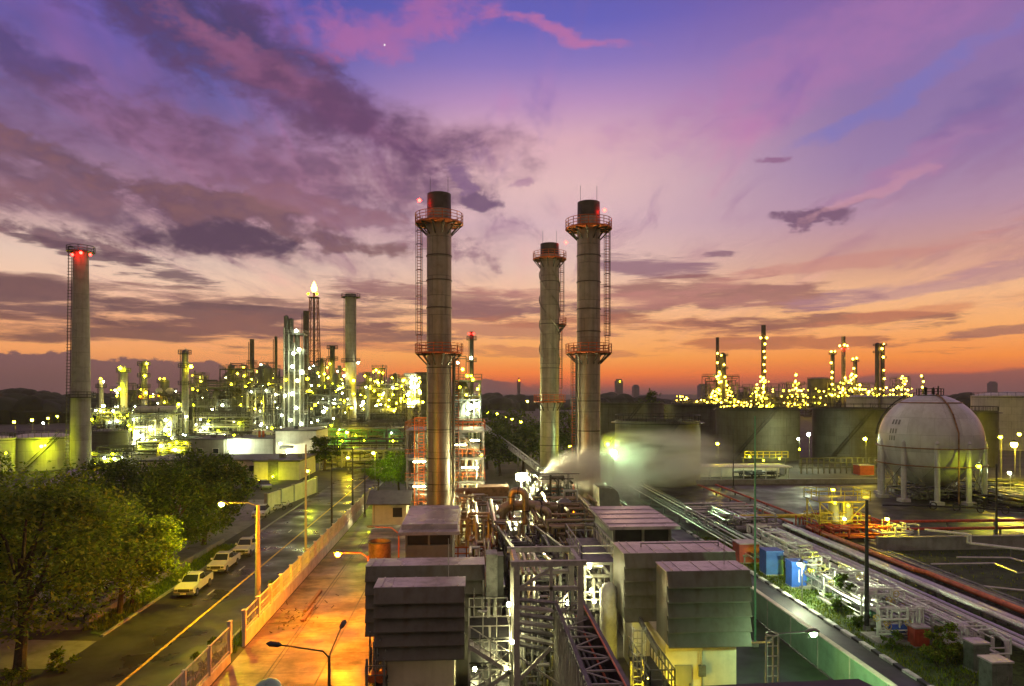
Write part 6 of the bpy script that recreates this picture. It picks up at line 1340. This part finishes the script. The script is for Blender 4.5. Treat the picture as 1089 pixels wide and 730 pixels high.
# ------------------------------------------------------------------ right refinery, far off
YR = 450.0
RC = [
 ('thin flue at the left end of the far right refinery', 763, 359, 3.6, 'stack_dark', [], (), True),
 ('lamp studded column under the thin flue, left end of the far right refinery', 768.5, 375, 7.5, 'tank', [(763, 376, 'gold', .7, 26), (767, 378, 'gold', .6, 26), (763, 386, 'gold', .7, 26), (770, 388, 'gold', .7, 26), (765, 396, 'gold', .8, 26), (771, 401, 'gold', .7, 26), (762, 401, 'gold', .7, 26), (767, 406, 'gold', .8, 26), (773, 410, 'gold', .7, 26)], (378, 392), False),
 ('tallest lamp lined stack of the far right refinery', 812, 346, 5.2, 'stack_dark', [(809, 359.5, 'gold', .8, 26), (815.5, 359.5, 'gold', .8, 26), (813.5, 366, 'gold', .75, 26), (812.5, 374, 'gold', .75, 26), (813.5, 380.5, 'gold', .75, 26), (812.5, 388, 'gold', .75, 26), (813.5, 395, 'gold', .75, 26), (812, 402, 'gold', .8, 26)], (360,), True),
 ('slim column with five lamps, left of the red lit stack', 885.5, 374, 4.6, 'tank', [(884, 374, 'gold', .7, 26), (888, 374, 'gold', .5, 26), (884, 386, 'gold', .75, 26), (885, 396, 'gold', .75, 26), (884.5, 402, 'gold', .7, 26), (885, 409, 'gold', .75, 26)], (376,), False),
 ('stack with a red lamp under its crown lights', 897, 358, 4.8, 'stack', [(893, 368, 'gold', .7, 26), (898, 367, 'gold', .7, 26), (901, 368, 'gold', .7, 26), (895, 371, 'red', .6, 50), (902, 371, 'red', .6, 40)], (369,), True),
 ('short column with twin head lamps right of the red lit stack', 909.5, 381, 4.6, 'tank', [(907, 382, 'gold', .7, 26), (911, 381, 'gold', .7, 26), (908, 392, 'gold', .7, 26), (910, 400, 'gold', .8, 26)], (384,), False),
 ('left column of the tall twin pair at the right of the far refinery', 933, 364.5, 5.4, 'tank_dark', [], (366, 374), False),
 ('right column of the tall twin pair, lamps down its right edge', 938.5, 365, 5, 'tank_dark', [(938, 371, 'gold', .8, 26), (940, 366, 'gold', .5, 26), (939.5, 380, 'gold', .8, 26), (940, 394, 'gold', .6, 26), (940.5, 403, 'gold', .7, 26)], (366, 380), False),
 ('thin lamp mast showing over the crown of the sphere', 981.5, 399, 2.8, 'tank', [(980, 400, 'gold', .7, 26), (982, 406, 'gold', .7, 26), (981, 412, 'gold', .7, 26)], (), False),
]
for lab, px, py, wpx, mm, lp, pl, flue in RC: vcol('smokestack' if flue else 'process_column', lab, 'smokestack' if flue else 'column', px, py, YR, wpx, mm, lp, pl, dome=not flue, pipe=False, lad=False)
def lampset(px0, px1, rows, n, seed, kinds=('gold', 'gold', 'warm')):
    rg = random.Random(seed); o = []
    for py in rows:
        n2 = int(n * 1.6)
        for i in range(n2): o.append((px0 + (px1 - px0) * (i + rg.uniform(.2, .8)) / n2, py + rg.uniform(-1.5, 1.5), rg.choice(kinds), rg.choice((.3, .45, .65)), rg.choice((20, 40))))
    return o
def pyramid(px, w_, py0, py1, n, seed):
    rg = random.Random(seed); o = []
    for _ in range(int(n * 1.7)):
        q = rg.random() ** .7; o.append((px + rg.uniform(-1, 1) * w_ * (.15 + .85 * q), py0 + (py1 - py0) * q, rg.choice(('gold', 'gold', 'warm')), rg.choice((.3, .45, .65)), rg.choice((20, 40))))
    return o
pframe('glittering pyramid of lamps at the left end of the far right refinery', 753, 786, (436, 424, 410, 400), YR, 12, 201, 'steel_mid', 20, pyramid(768, 17, 396, 434, 38, 1), 1, 'tank')
pframe('glittering frame around the tallest lamp lined stack', 792, 832, (436, 424, 412), YR, 12, 202, 'steel_mid', 20, pyramid(812, 20, 400, 434, 38, 2), 1, 'tank')
pframe('low lamp lined bay joining the two brightest far frames', 738, 800, (436, 428), YR - 15, 8, 203, 'steel_mid', 20, lampset(740, 800, (427, 432), 11, 3), 0, 'tank')
pframe('lamp crowned frame left of the grey green far tank', 836, 858, (434, 420, 408), YR, 10, 204, 'steel_mid', 16, [(846.5, 399, 'warm', .8, 60)] + pyramid(847, 12, 404, 434, 20, 4), 1, 'tank')
pframe('long low bay of lamps under the grey green far tank', 820, 882, (436, 428, 420), YR - 12, 8, 205, 'steel_mid', 20, lampset(830, 880, (415, 422, 430), 6, 5), 0, 'tank')
pframe('broad lamp covered frame under the red lit far stack', 880, 930, (430, 418, 408), YR, 12, 206, 'steel_mid', 26, pyramid(905, 22, 398, 418, 16, 6) + lampset(880, 930, (415, 421), 9, 7), 1, 'tank')
pframe('lamp lined bay under the tall twin far columns', 926, 972, (430, 420), YR, 10, 207, 'steel_mid', 20, lampset(926, 972, (414, 420), 8, 8), 0, 'tank')
pframe('small stepped frame of lamps right of the tall twin far columns', 954, 968, (425, 412, 402), YR + 10, 8, 208, 'steel_mid', 12, pyramid(961, 7, 398, 414, 9, 9), 0, 'tank')
pframe('tiny cluster of warm lamps at the left before the far right refinery', 717, 736, (434, 428), YR, 6, 209, 'steel_mid', 8, lampset(718, 733, (422, 425), 3, 10), 0, 'tank')
# city towers in the murk
for i, (px, ptop, wpx, y, lab) in enumerate([(659, 405, 7, 1500, 'lone square high rise in the murk between right stack and far refinery'), (552, 404, 3, 1300, 'faint thin tower on the skyline between left and middle stacks'), (677, 411, 6, 1600, 'low faint block right of the lone high rise'), (748, 410, 8, 1700, 'low faint block left of the far right refinery'), (1058, 407, 6, 1750, 'faint high rise on the skyline near the right picture edge'), (578, 413, 7, 1500, 'low faint block half behind the middle stack')]):
    x0, x1 = HX(px - wpx / 2, y), HX(px + wpx / 2, y); t = thing('city_tower', lab, 'high rise', ((x0 + x1) / 2, y, 0)); zt = HZ(ptop, y); m = MB(); m.bx(x0, x1, y, y + 18, 0, zt); m.build('facade', 'haze_tower', t); m = MB(); m.bx(x0 + 2, x1 - 2, y + 3, y + 14, zt + .01, zt + 4); m.build('plant_room', 'haze_tower', t)
    if i in (0, 1): bulb(t, ((x0 + x1) / 2, y - 3, zt - 1.5), 1.8, 'orange' if i else 'warm', 8)

# ------------------------------------------------------------------ steam and air
def vol_mat(name, dens, scale, color, shape, stretch=(1, 1, 1), aniso=.2):
    m = bpy.data.materials.new(name); m.use_nodes = True; nt = m.node_tree; N = nt.nodes; L = nt.links; N.remove(N['Principled BSDF'])
    v = N.new('ShaderNodeVolumePrincipled'); v.inputs['Color'].default_value = (*color, 1); v.inputs['Anisotropy'].default_value = aniso
    if scale:
        tc_ = N.new('ShaderNodeTexCoord'); mp = N.new('ShaderNodeMapping'); mp.inputs['Scale'].default_value = stretch; L.new(tc_.outputs['Object'], mp.inputs[0])
        nz = N.new('ShaderNodeTexNoise'); nz.inputs['Scale'].default_value = scale; nz.inputs['Detail'].default_value = 4; nz.inputs['Distortion'].default_value = .8; L.new(mp.outputs[0], nz.inputs['Vector'])
        mr = N.new('ShaderNodeMapRange'); mr.inputs['From Min'].default_value = .40; mr.inputs['From Max'].default_value = .68; mr.inputs['To Min'].default_value = .03; mr.inputs['To Max'].default_value = 1.6; L.new(nz.outputs['Fac'], mr.inputs['Value'])
        # thin out toward the edge of the cloud (generated box coordinates, -1..1)
        sb = N.new('ShaderNodeVectorMath'); sb.operation = 'MULTIPLY_ADD'; L.new(tc_.outputs['Generated'], sb.inputs[0]); sb.inputs[1].default_value = (2, 2, 2); sb.inputs[2].default_value = (-1, -1, -1)
        fall = N.new('ShaderNodeMapRange'); fall.interpolation_type = 'SMOOTHSTEP'; fall.inputs['From Min'].default_value = 1.0; fall.inputs['From Max'].default_value = .15; fall.inputs['To Min'].default_value = 0; fall.inputs['To Max'].default_value = 1
        if shape == 'ball': ln = N.new('ShaderNodeVectorMath'); ln.operation = 'LENGTH'; L.new(sb.outputs[0], ln.inputs[0]); L.new(ln.outputs[1], fall.inputs['Value'])
        else:
            fall.inputs['From Min'].default_value = 1.05; fall.inputs['From Max'].default_value = .2
            sx = N.new('ShaderNodeSeparateXYZ'); L.new(tc_.outputs['Generated'], sx.inputs[0]); L.new(sx.outputs[0], fall.inputs['Value'])
        mu = N.new('ShaderNodeMath'); mu.operation = 'MULTIPLY'; L.new(mr.outputs[0], mu.inputs[0]); L.new(fall.outputs[0], mu.inputs[1])
        m2 = N.new('ShaderNodeMath'); m2.operation = 'MULTIPLY'; L.new(mu.outputs[0], m2.inputs[0]); m2.inputs[1].default_value = dens; L.new(m2.outputs[0], v.inputs['Density'])
    else: v.inputs['Density'].default_value = dens
    L.new(v.outputs[0], N['Material Output'].inputs['Volume']); return m
ys = 83.0
path = [(562, 528, .25), (567, 517, .8), (575, 506, 1.4), (586, 496, 2.0), (602, 489, 2.7), (622, 487, 3.4), (648, 490, 4.0), (690, 500, 4.6)]
m = MB(); pts = []; rs = []
for i, (px, py, r) in enumerate(path): x, z = H(px, py + r * 3.0, ys + i * .5); pts.append((x, ys + i * .5, z)); rs.append(r * 1.08)
m.tube(pts, rs, 16); o = m.build('steam_jet', 'steel_mid', None, 'stuff'); jm = bpy.data.materials.new('steam_dense'); jm.use_nodes = True; nt = jm.node_tree; N = nt.nodes; L = nt.links; N.remove(N['Principled BSDF'])
x0, x1 = pts[0][0], pts[-1][0]; tcj = N.new('ShaderNodeTexCoord'); sj = N.new('ShaderNodeSeparateXYZ'); L.new(tcj.outputs['Object'], sj.inputs[0])
def jmath(op, a, b=None, c=None):
    n = N.new('ShaderNodeMath'); n.operation = op
    for i, v_ in enumerate((a, b, c)):
        if v_ is None: continue
        if hasattr(v_, 'is_output'): L.new(v_, n.inputs[i])
        else: n.inputs[i].default_value = v_
    return n.outputs[0]
tt = jmath('DIVIDE', jmath('SUBTRACT', sj.outputs[0], x0), x1 - x0)
def jcurve(vals, lo, hi):
    c = N.new('ShaderNodeValToRGB'); L.new(tt, c.inputs['Fac']); e = c.color_ramp.elements
    for i, (p, v_) in enumerate(zip(pts, vals)):
        u = (p[0] - x0) / (x1 - x0); g_ = (v_ - lo) / (hi - lo); k = e[0] if i == 0 else e[1] if i == 1 else e.new(u); k.position = u; k.color = (g_, g_, g_, 1)
    return jmath('MULTIPLY_ADD', c.outputs[0], hi - lo, lo)
zc = jcurve([p[2] for p in pts], 0.0, 14.0); rc = jcurve(rs, 0.0, 6.0)
yc = jmath('MULTIPLY_ADD', tt, pts[-1][1] - ys, ys); dy_ = jmath('SUBTRACT', sj.outputs[1], yc); dz2 = jmath('SUBTRACT', sj.outputs[2], zc)
dd = jmath('DIVIDE', jmath('SQRT', jmath('ADD', jmath('MULTIPLY', dy_, dy_), jmath('MULTIPLY', dz2, dz2))), rc)
fj = N.new('ShaderNodeMapRange'); fj.interpolation_type = 'SMOOTHSTEP'; L.new(dd, fj.inputs['Value']); fj.inputs['From Min'].default_value = .92; fj.inputs['From Max'].default_value = .0; fj.inputs['To Min'].default_value = 0; fj.inputs['To Max'].default_value = 1
ft = N.new('ShaderNodeMapRange'); L.new(tt, ft.inputs['Value']); ft.inputs['From Min'].default_value = .02; ft.inputs['From Max'].default_value = 1; ft.inputs['To Min'].default_value = 1.5; ft.inputs['To Max'].default_value = 0.0
nj = N.new('ShaderNodeTexNoise'); nj.inputs['Scale'].default_value = .9; nj.inputs['Detail'].default_value = 3; L.new(tcj.outputs['Object'], nj.inputs['Vector'])
nr = N.new('ShaderNodeMapRange'); L.new(nj.outputs['Fac'], nr.inputs['Value']); nr.inputs['From Min'].default_value = .35; nr.inputs['From Max'].default_value = .65; nr.inputs['To Min'].default_value = .45; nr.inputs['To Max'].default_value = 1.3
dens = jmath('MULTIPLY', jmath('MULTIPLY', jmath('MULTIPLY', fj.outputs[0], ft.outputs[0]), nr.outputs[0]), 1.2)
vj = N.new('ShaderNodeVolumePrincipled'); vj.inputs['Color'].default_value = (1, .97, .93, 1); vj.inputs['Anisotropy'].default_value = .2; L.new(dens, vj.inputs['Density']); L.new(vj.outputs[0], N['Material Output'].inputs['Volume'])
o.data.materials[0] = jm
m = MB(); m.lathe((0, 0, 0), [(max(.01, math.sin(math.pi * i / 12)), -math.cos(math.pi * i / 12)) for i in range(13)], 24)
x, z = H(694, 505, 110); m.v = [(x + a * 15.5 + c * 1.5, 109 + b * 9, max(.3, z + c * 8.6)) for a, b, c in m.v]; m.build('steam_cloud', vol_mat('steam_cloud', .36, .20, (1, 1, .97), 'ball', (.55, .8, 1.7), .3), None, 'stuff')
m = MB(); m.lathe((0, 0, 0), [(max(.01, math.sin(math.pi * i / 12)), -math.cos(math.pi * i / 12)) for i in range(13)], 24)
x, z = H(668, 497, 103); m.v = [(x + a * 7.0 + c * 1.2, 104.5 + b * 5, max(.3, z + c * 5.6)) for a, b, c in m.v]; m.build('steam_billow', vol_mat('steam_billow', .28, .34, (1, 1, .98), 'ball', (.7, .9, 1.4), .3), None, 'stuff')
x, z = H(612, 580, 78); m = MB(); m.lathe((0, 0, 0), [(max(.01, math.sin(math.pi * i / 10)), -math.cos(math.pi * i / 10)) for i in range(11)], 20)
m.v = [(x + a * 4.2, 80 + b * 3, max(.2, z + c * 2.6 + a * .9)) for a, b, c in m.v]; m.build('steam_wisp', vol_mat('steam_wisp', .5, .45, (1, .97, .93), 'ball'), None, 'stuff')
HAZE = True
if HAZE:
    m = MB(); m.bx(-1500, 1500, -60, 1900, -1.0, 95); o = m.build('haze', vol_mat('haze_air', .00013, 0, (.86, .80, .74), 'box', aniso=.35), None, 'stuff')
# ------------------------------------------------------------------ sky
w = bpy.data.worlds.new('World'); sc.world = w; w.use_nodes = True
wt = w.node_tree; WN = wt.nodes; WL = wt.links
for n in list(WN): WN.remove(n)
class S:                                     # tiny expression wrapper around math nodes
    def __init__(s, sock): s.s = sock
def _m(op, *a, clamp=False):
    n = WN.new('ShaderNodeMath'); n.operation = op; n.use_clamp = clamp
    for i, x in enumerate(a):
        if isinstance(x, S): WL.new(x.s, n.inputs[i])
        else: n.inputs[i].default_value = x
    return S(n.outputs[0])
S.__add__ = lambda a, b: _m('ADD', a, b); S.__sub__ = lambda a, b: _m('SUBTRACT', a, b); S.__mul__ = lambda a, b: _m('MULTIPLY', a, b)
S.__truediv__ = lambda a, b: _m('DIVIDE', a, b); S.__radd__ = lambda a, b: _m('ADD', b, a); S.__rmul__ = S.__mul__; S.__rsub__ = lambda a, b: _m('SUBTRACT', b, a)
def sstep(x, lo, hi, t0=0.0, t1=1.0):
    n = WN.new('ShaderNodeMapRange'); n.interpolation_type = 'SMOOTHSTEP'
    WL.new(x.s, n.inputs['Value']); n.inputs['From Min'].default_value = lo; n.inputs['From Max'].default_value = hi; n.inputs['To Min'].default_value = t0; n.inputs['To Max'].default_value = t1
    return S(n.outputs[0])
def vec(x, y, z):
    n = WN.new('ShaderNodeCombineXYZ')
    for i, a in enumerate((x, y, z)):
        if isinstance(a, S): WL.new(a.s, n.inputs[i])
        else: n.inputs[i].default_value = a
    return n.outputs[0]
def noise(v, scale, detail=5, rough=.6, dist=0.0):
    n = WN.new('ShaderNodeTexNoise'); n.inputs['Scale'].default_value = scale; n.inputs['Detail'].default_value = detail; n.inputs['Roughness'].default_value = rough; n.inputs['Distortion'].default_value = dist
    WL.new(v, n.inputs['Vector']); return S(n.outputs['Fac'])
def ramp(x, stops):
    n = WN.new('ShaderNodeValToRGB'); e = n.color_ramp.elements
    for i, (p, c) in enumerate(stops):
        k = e[i] if i < 2 else e.new(p)
        k.position = p; k.color = (*lin(c), 1)
    WL.new(x.s, n.inputs['Fac']); return n.outputs['Color']
def mixc(f, a, b, mode='MIX'):
    n = WN.new('ShaderNodeMix'); n.data_type = 'RGBA'; n.blend_type = mode
    if isinstance(f, S): WL.new(f.s, n.inputs['Factor'])
    else: n.inputs['Factor'].default_value = f
    for i, x in ((6, a), (7, b)):
        if isinstance(x, tuple): n.inputs[i].default_value = (*x, 1)
        else: WL.new(x, n.inputs[i])
    return n.outputs[2]
tc = WN.new('ShaderNodeTexCoord'); sp = WN.new('ShaderNodeSeparateXYZ'); WL.new(tc.outputs['Generated'], sp.inputs[0])
dx, dy, dz = (S(sp.outputs[i]) for i in range(3))
rx = dx * CT - dy * ST; ry = dx * ST + dy * CT
U = _m('ARCTAN2', rx, ry); hyp = _m('SQRT', rx * rx + ry * ry); V = _m('ARCTAN2', dz, hyp)
def UV(px, py):
    u = math.atan((px - CX) / F); return u, math.atan((HY - py) / F * math.cos(u))
def vp(py): return math.atan((HY - py) / F)
VM = 0.60
def st(*a): return sorted([(min(1, max(0, vp(py) / VM)), c) for py, c in a])
Vn = V * (1 / VM)
left = ramp(Vn, st((417, (108, 82, 78)), (398, (222, 136, 86)), (378, (248, 164, 98)), (350, (238, 168, 122)), (315, (240, 198, 170)), (292, (228, 196, 178)), (240, (182, 138, 150)), (190, (138, 110, 148)), (140, (96, 92, 156)), (90, (76, 84, 162)), (30, (74, 78, 160)), (-60, (70, 68, 140))))
mid = ramp(Vn, st((417, (134, 82, 74)), (408, (226, 102, 60)), (396, (252, 132, 58)), (380, (252, 166, 82)), (350, (244, 174, 116)), (320, (244, 190, 148)), (285, (226, 188, 174)), (240, (212, 176, 182)), (200, (222, 182, 182)), (150, (214, 168, 180)), (110, (182, 140, 184)), (70, (138, 116, 184)), (25, (100, 96, 180)), (-60, (84, 80, 162))))
right = ramp(Vn, st((417, (122, 82, 80)), (400, (222, 108, 66)), (385, (252, 146, 64)), (355, (248, 174, 108)), (325, (240, 182, 136)), (295, (204, 152, 134)), (250, (176, 138, 160)), (200, (150, 122, 164)), (150, (138, 112, 162)), (90, (140, 108, 164)), (30, (128, 96, 160)), (-60, (92, 76, 140))))
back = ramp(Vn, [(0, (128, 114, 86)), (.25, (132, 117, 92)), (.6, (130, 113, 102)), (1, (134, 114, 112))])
sky = mixc(sstep(U, UV(200, 0)[0], UV(540, 0)[0]), left, mid)
sky = mixc(sstep(U, UV(600, 0)[0], UV(960, 0)[0]), sky, right)
# planar cloud deck: streaks that run away to the horizon
dn = _m('MAXIMUM', dz, 0.0) + 0.10
PX = rx / dn; PY = ry / dn
n_st = noise(vec(PX * 1.0, PY * 0.22, 0.0), 1.6, 6, .62, .4)
n_st2 = noise(vec(PX * 1.0, PY * 0.30, 7.3), 4.2, 6, .62, .6)
n_u = noise(vec(U * 1.0, V * 2.4, 1.7), 9.0, 8, .62, .3)      # flat low banks
n_f = noise(vec(U * 1.0, V * 1.5, 4.1), 26.0, 6, .6, .2)
n_b = noise(vec(U * 1.0, V * 3.2, 9.4), 4.0, 4, .55)
# faint streak modulation of the open sky
sky = mixc(sstep(n_st, .50, .78) * sstep(V, .03, .16) * .8, sky, mixc(sstep(V, .10, .40), lin((236, 176, 160)), lin((198, 114, 170))))
sky = mixc(sstep(n_st2, .50, .74) * sstep(V, .03, .2) * .6, sky, mixc(sstep(V, .12, .42), lin((172, 116, 128)), lin((120, 96, 166))))
# cloud bodies: (px, py, rx, ry, tilt in degrees clockwise, wobble, edge, strength, colour)
def wnoise(v, scale, detail, rough):
    n = WN.new('ShaderNodeTexNoise'); n.inputs['Scale'].default_value = scale; n.inputs['Detail'].default_value = detail; n.inputs['Roughness'].default_value = rough
    WL.new(v, n.inputs['Vector']); return n.outputs['Color']
def vm(op, a, b):
    n = WN.new('ShaderNodeVectorMath'); n.operation = op
    for i, x in enumerate((a, b)):
        if isinstance(x, tuple): n.inputs[i].default_value = x
        else: WL.new(x, n.inputs[i])
    return n.outputs[1] if op == 'DOT_PRODUCT' else n.outputs[0]
W0 = vec(U, V * -1.0, 0.0)
W1 = vm('ADD', W0, vm('MULTIPLY', vm('SUBTRACT', wnoise(vec(U, V * 2.0, 3.3), 6.5, 5, .6), (.5, .5, .5)), (.16, .085, 0)))
n_mix = n_u * .6 + n_f * .4
W2 = vm('ADD', W0, vm('MULTIPLY', vm('SUBTRACT', wnoise(vec(U, V * 6.0, 8.3), 5.0, 6, .62), (.5, .5, .5)), (.26, .034, 0)))
n_low = noise(vec(U * 1.0, V * 8.0, 2.2), 8.0, 7, .62, .2)
cmask = sstep(n_mix, .40, .60)
def blob(px, py, ra, rb, tilt, wob, edge, amp, c, c2=None, fine=.35, streak=0.0):
    global sky
    u0, v0 = UV(px, py); k = math.cos(math.atan((px - CX) / F)) ** 2 / F
    mp = WN.new('ShaderNodeMapping'); mp.vector_type = 'TEXTURE'; low = py > 262; WL.new(W2 if low else W1, mp.inputs[0])
    mp.inputs['Location'].default_value = (u0, -v0, 0); mp.inputs['Rotation'].default_value = (0, 0, R(tilt)); mp.inputs['Scale'].default_value = (ra * k, rb * k, 1)
    d = S(vm('DOT_PRODUCT', mp.outputs[0], mp.outputs[0]))
    f = _m('MULTIPLY_ADD', n_low if low else n_mix, 5.0 * wob, 1.0 - 2.5 * wob) - d
    if streak: f = _m('MULTIPLY_ADD', n_st2, 4.0 * streak, f) - 2.0 * streak
    al = sstep(f, .45 - edge * 1.2, .45 + edge * 1.2, 0.0, amp)
    cc = lin(c) if c2 is None or ra < 170 else mixc(cmask, lin(c), lin(c2))
    sky = mixc(al, sky, cc)
# upper left deck
blob(170, 170, 480, 130, 8, .35, .7, .45, (124, 87, 117), (104, 74, 110), streak=.5)
blob(-60, 20, 190, 30, 12, .9, .5, .7, (96, 69, 116), (78, 63, 112))
blob(235, 40, 230, 62, 18, .7, .45, .97, (72, 60, 102), (87, 63, 107), streak=.3)
blob(300, 88, 190, 18, 21, 1.2, .7, .7, (186, 112, 146), (139, 83, 121))
blob(430, 20, 130, 26, -16, 1.4, .75, .6, (186, 104, 154), (139, 87, 140), streak=.6)
blob(610, 34, 80, 8, 15, 1.2, .7, .6, (202, 112, 152))
blob(390, 128, 190, 40, 12, .6, .6, .9, (119, 76, 110), (98, 65, 100))
blob(300, 175, 260, 42, 8, .9, .55, .75, (135, 89, 116), (109, 74, 103), streak=.5)
blob(40, 158, 260, 26, 14, 1.0, .4, .9, (93, 70, 91), (119, 83, 102), streak=.5)
blob(60, 205, 330, 40, 10, .9, .5, .9, (100, 74, 98), (130, 91, 103), streak=.6)
blob(255, 225, 200, 22, 13, 1.1, .4, .9, (104, 72, 91), (128, 89, 93), streak=.6)
blob(230, 252, 105, 22, 4, .8, .35, .97, (87, 63, 84), (100, 70, 89))
blob(60, 250, 170, 20, 8, 1.2, .35, .9, (96, 70, 89), (126, 89, 98), streak=.5)
blob(400, 240, 200, 18, 14, 1.2, .45, .7, (126, 87, 109), (148, 101, 114), streak=.5)
blob(150, 283, 110, 9, 12, 1.2, .4, .85, (98, 70, 84))
# low left bank
blob(250, 318, 560, 14, 1, 1.2, .45, .8, (113, 78, 82), (135, 94, 93))
blob(480, 372, 260, 6, 1, 1.2, .4, .6, (190, 112, 84))
blob(120, 326, 420, 26, 3, .75, .3, .96, (104, 74, 80), (119, 83, 84))
blob(60, 348, 300, 22, 2, .8, .4, .9, (109, 74, 75), (122, 81, 77))
blob(330, 352, 190, 15, 3, 1.1, .4, .85, (126, 85, 84), (139, 92, 84))
blob(500, 322, 150, 14, 5, 1.2, .4, .75, (139, 91, 95), (176, 118, 112))
blob(560, 352, 130, 9, 2, 1.2, .4, .7, (170, 108, 96))
# right side
blob(690, 285, 80, 15, 2, .9, .4, .85, (138, 98, 116), (150, 104, 116))
blob(770, 312, 140, 20, 4, 1.1, .4, .85, (146, 94, 94), (170, 108, 98))
blob(700, 345, 170, 13, 2, 1.1, .4, .85, (156, 96, 82), (182, 112, 88))
blob(850, 342, 140, 13, 3, 1.1, .35, .88, (146, 92, 82), (160, 98, 84))
blob(820, 366, 170, 12, 2, 1.1, .35, .85, (158, 92, 74), (186, 108, 76))
blob(880, 285, 230, 9, -7, 1.2, .6, .6, (196, 132, 124))
blob(960, 335, 200, 8, -6, 1.2, .6, .6, (204, 124, 92))
blob(660, 318, 190, 8, 3, 1.2, .5, .6, (184, 122, 114))
blob(1000, 300, 190, 14, -8, 1.1, .5, .55, (170, 126, 140))
blob(1060, 352, 90, 7, -6, 1.0, .4, .75, (150, 98, 92))
blob(863, 237, 52, 12, 3, .9, .3, .95, (120, 86, 112), (150, 104, 116))
blob(818, 174, 30, 6, 3, 1.0, .4, .85, (142, 96, 132))
blob(905, 222, 40, 6, -20, 1.0, .5, .6, (146, 104, 130))
blob(930, 205, 80, 8, -22, 1.4, .7, .6, (214, 160, 160))
blob(770, 268, 16, 6, 0, .8, .4, .8, (130, 92, 112))
blob(1000, 160, 150, 20, -24, 1.0, .6, .5, (170, 116, 158))
blob(980, 90, 160, 16, -20, .9, .6, .6, (116, 114, 186))
blob(1060, 110, 90, 34, -14, .9, .6, .5, (104, 88, 150))
blob(880, 55, 260, 40, -16, 1.0, .7, .5, (172, 116, 168))
blob(485, 186, 17, 11, 20, 1.0, .4, .85, (126, 92, 128), fine=.8)
blob(510, 214, 36, 14, 10, 1.0, .35, .92, (112, 82, 112), (132, 94, 122), fine=.8)
blob(545, 192, 20, 6, -14, 1.0, .4, .6, (160, 114, 146))
# cumulus bank on the horizon
e_l = (n_f * .055 + n_b * .030 + n_u * .030 - .026) + (sstep(U, UV(0, 0)[0], UV(560, 0)[0], .018, -.012))
bank = sstep(e_l - V, -.0015, .0035) * sstep(U, UV(520, 0)[0], UV(600, 0)[0], 1.0, 0.0)
sky = mixc(bank * .93, sky, mixc(sstep(V, .0, .06), lin((104, 76, 76)), lin((112, 80, 90))))
e_r = n_b * .030 + n_u * .005 + sstep(U, UV(780, 0)[0], UV(960, 0)[0], -.03, .012)
sky = mixc(sstep(e_r - V, -.002, .004) * .85, sky, lin((132, 84, 82)))
sky = mixc(sstep(V, .028, -.004) * .6, sky, lin((116, 80, 80)))
# evening star
us, vs_ = UV(409, 48)
sd = (U - us) * (U - us) + (V - vs_) * (V - vs_)
sky = mixc(sstep(sd, 2.2e-6, 4e-7), sky, (1.0, .95, .9))
# the rest of the dome, away from the sunset
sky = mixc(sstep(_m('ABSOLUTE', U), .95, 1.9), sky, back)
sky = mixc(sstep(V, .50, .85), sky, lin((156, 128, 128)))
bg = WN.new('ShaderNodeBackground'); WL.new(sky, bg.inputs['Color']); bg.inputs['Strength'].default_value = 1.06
ns = WN.new('ShaderNodeTexSky'); ns.sky_type = 'NISHITA'; ns.sun_disc = False; ns.sun_elevation = R(-3); ns.sun_rotation = R(8)
b2 = WN.new('ShaderNodeBackground'); WL.new(ns.outputs[0], b2.inputs['Color']); b2.inputs['Strength'].default_value = .05
ad = WN.new('ShaderNodeAddShader'); WL.new(bg.outputs[0], ad.inputs[0]); WL.new(b2.outputs[0], ad.inputs[1])
wo = WN.new('ShaderNodeOutputWorld'); WL.new(ad.outputs[0], wo.inputs['Surface'])
w.cycles.sampling_method = 'MANUAL'; w.cycles.sample_map_resolution = 512
sun = bpy.data.lights.new('afterglow_sun', 'SUN'); sun.energy = .12; sun.angle = R(12); sun.color = (1, .55, .3)
so = bpy.data.objects.new('afterglow_sun', sun); col.objects.link(so); so.rotation_euler = (R(86), 0, R(180 - 8))

sc.view_settings.view_transform = 'Standard'; sc.view_settings.look = 'None'; sc.view_settings.exposure = 0; sc.view_settings.gamma = 1; sc.view_settings.use_curve_mapping = False
sc.cycles.use_denoising = True; sc.cycles.max_bounces = 5; sc.cycles.diffuse_bounces = 2; sc.cycles.glossy_bounces = 3; sc.cycles.transmission_bounces = 2; sc.cycles.volume_bounces = 2
sc.cycles.caustics_reflective = False; sc.cycles.caustics_refractive = False; sc.cycles.sample_clamp_indirect = 4; sc.cycles.use_adaptive_sampling = True; sc.cycles.adaptive_threshold = .02; sc.cycles.adaptive_min_samples = 12
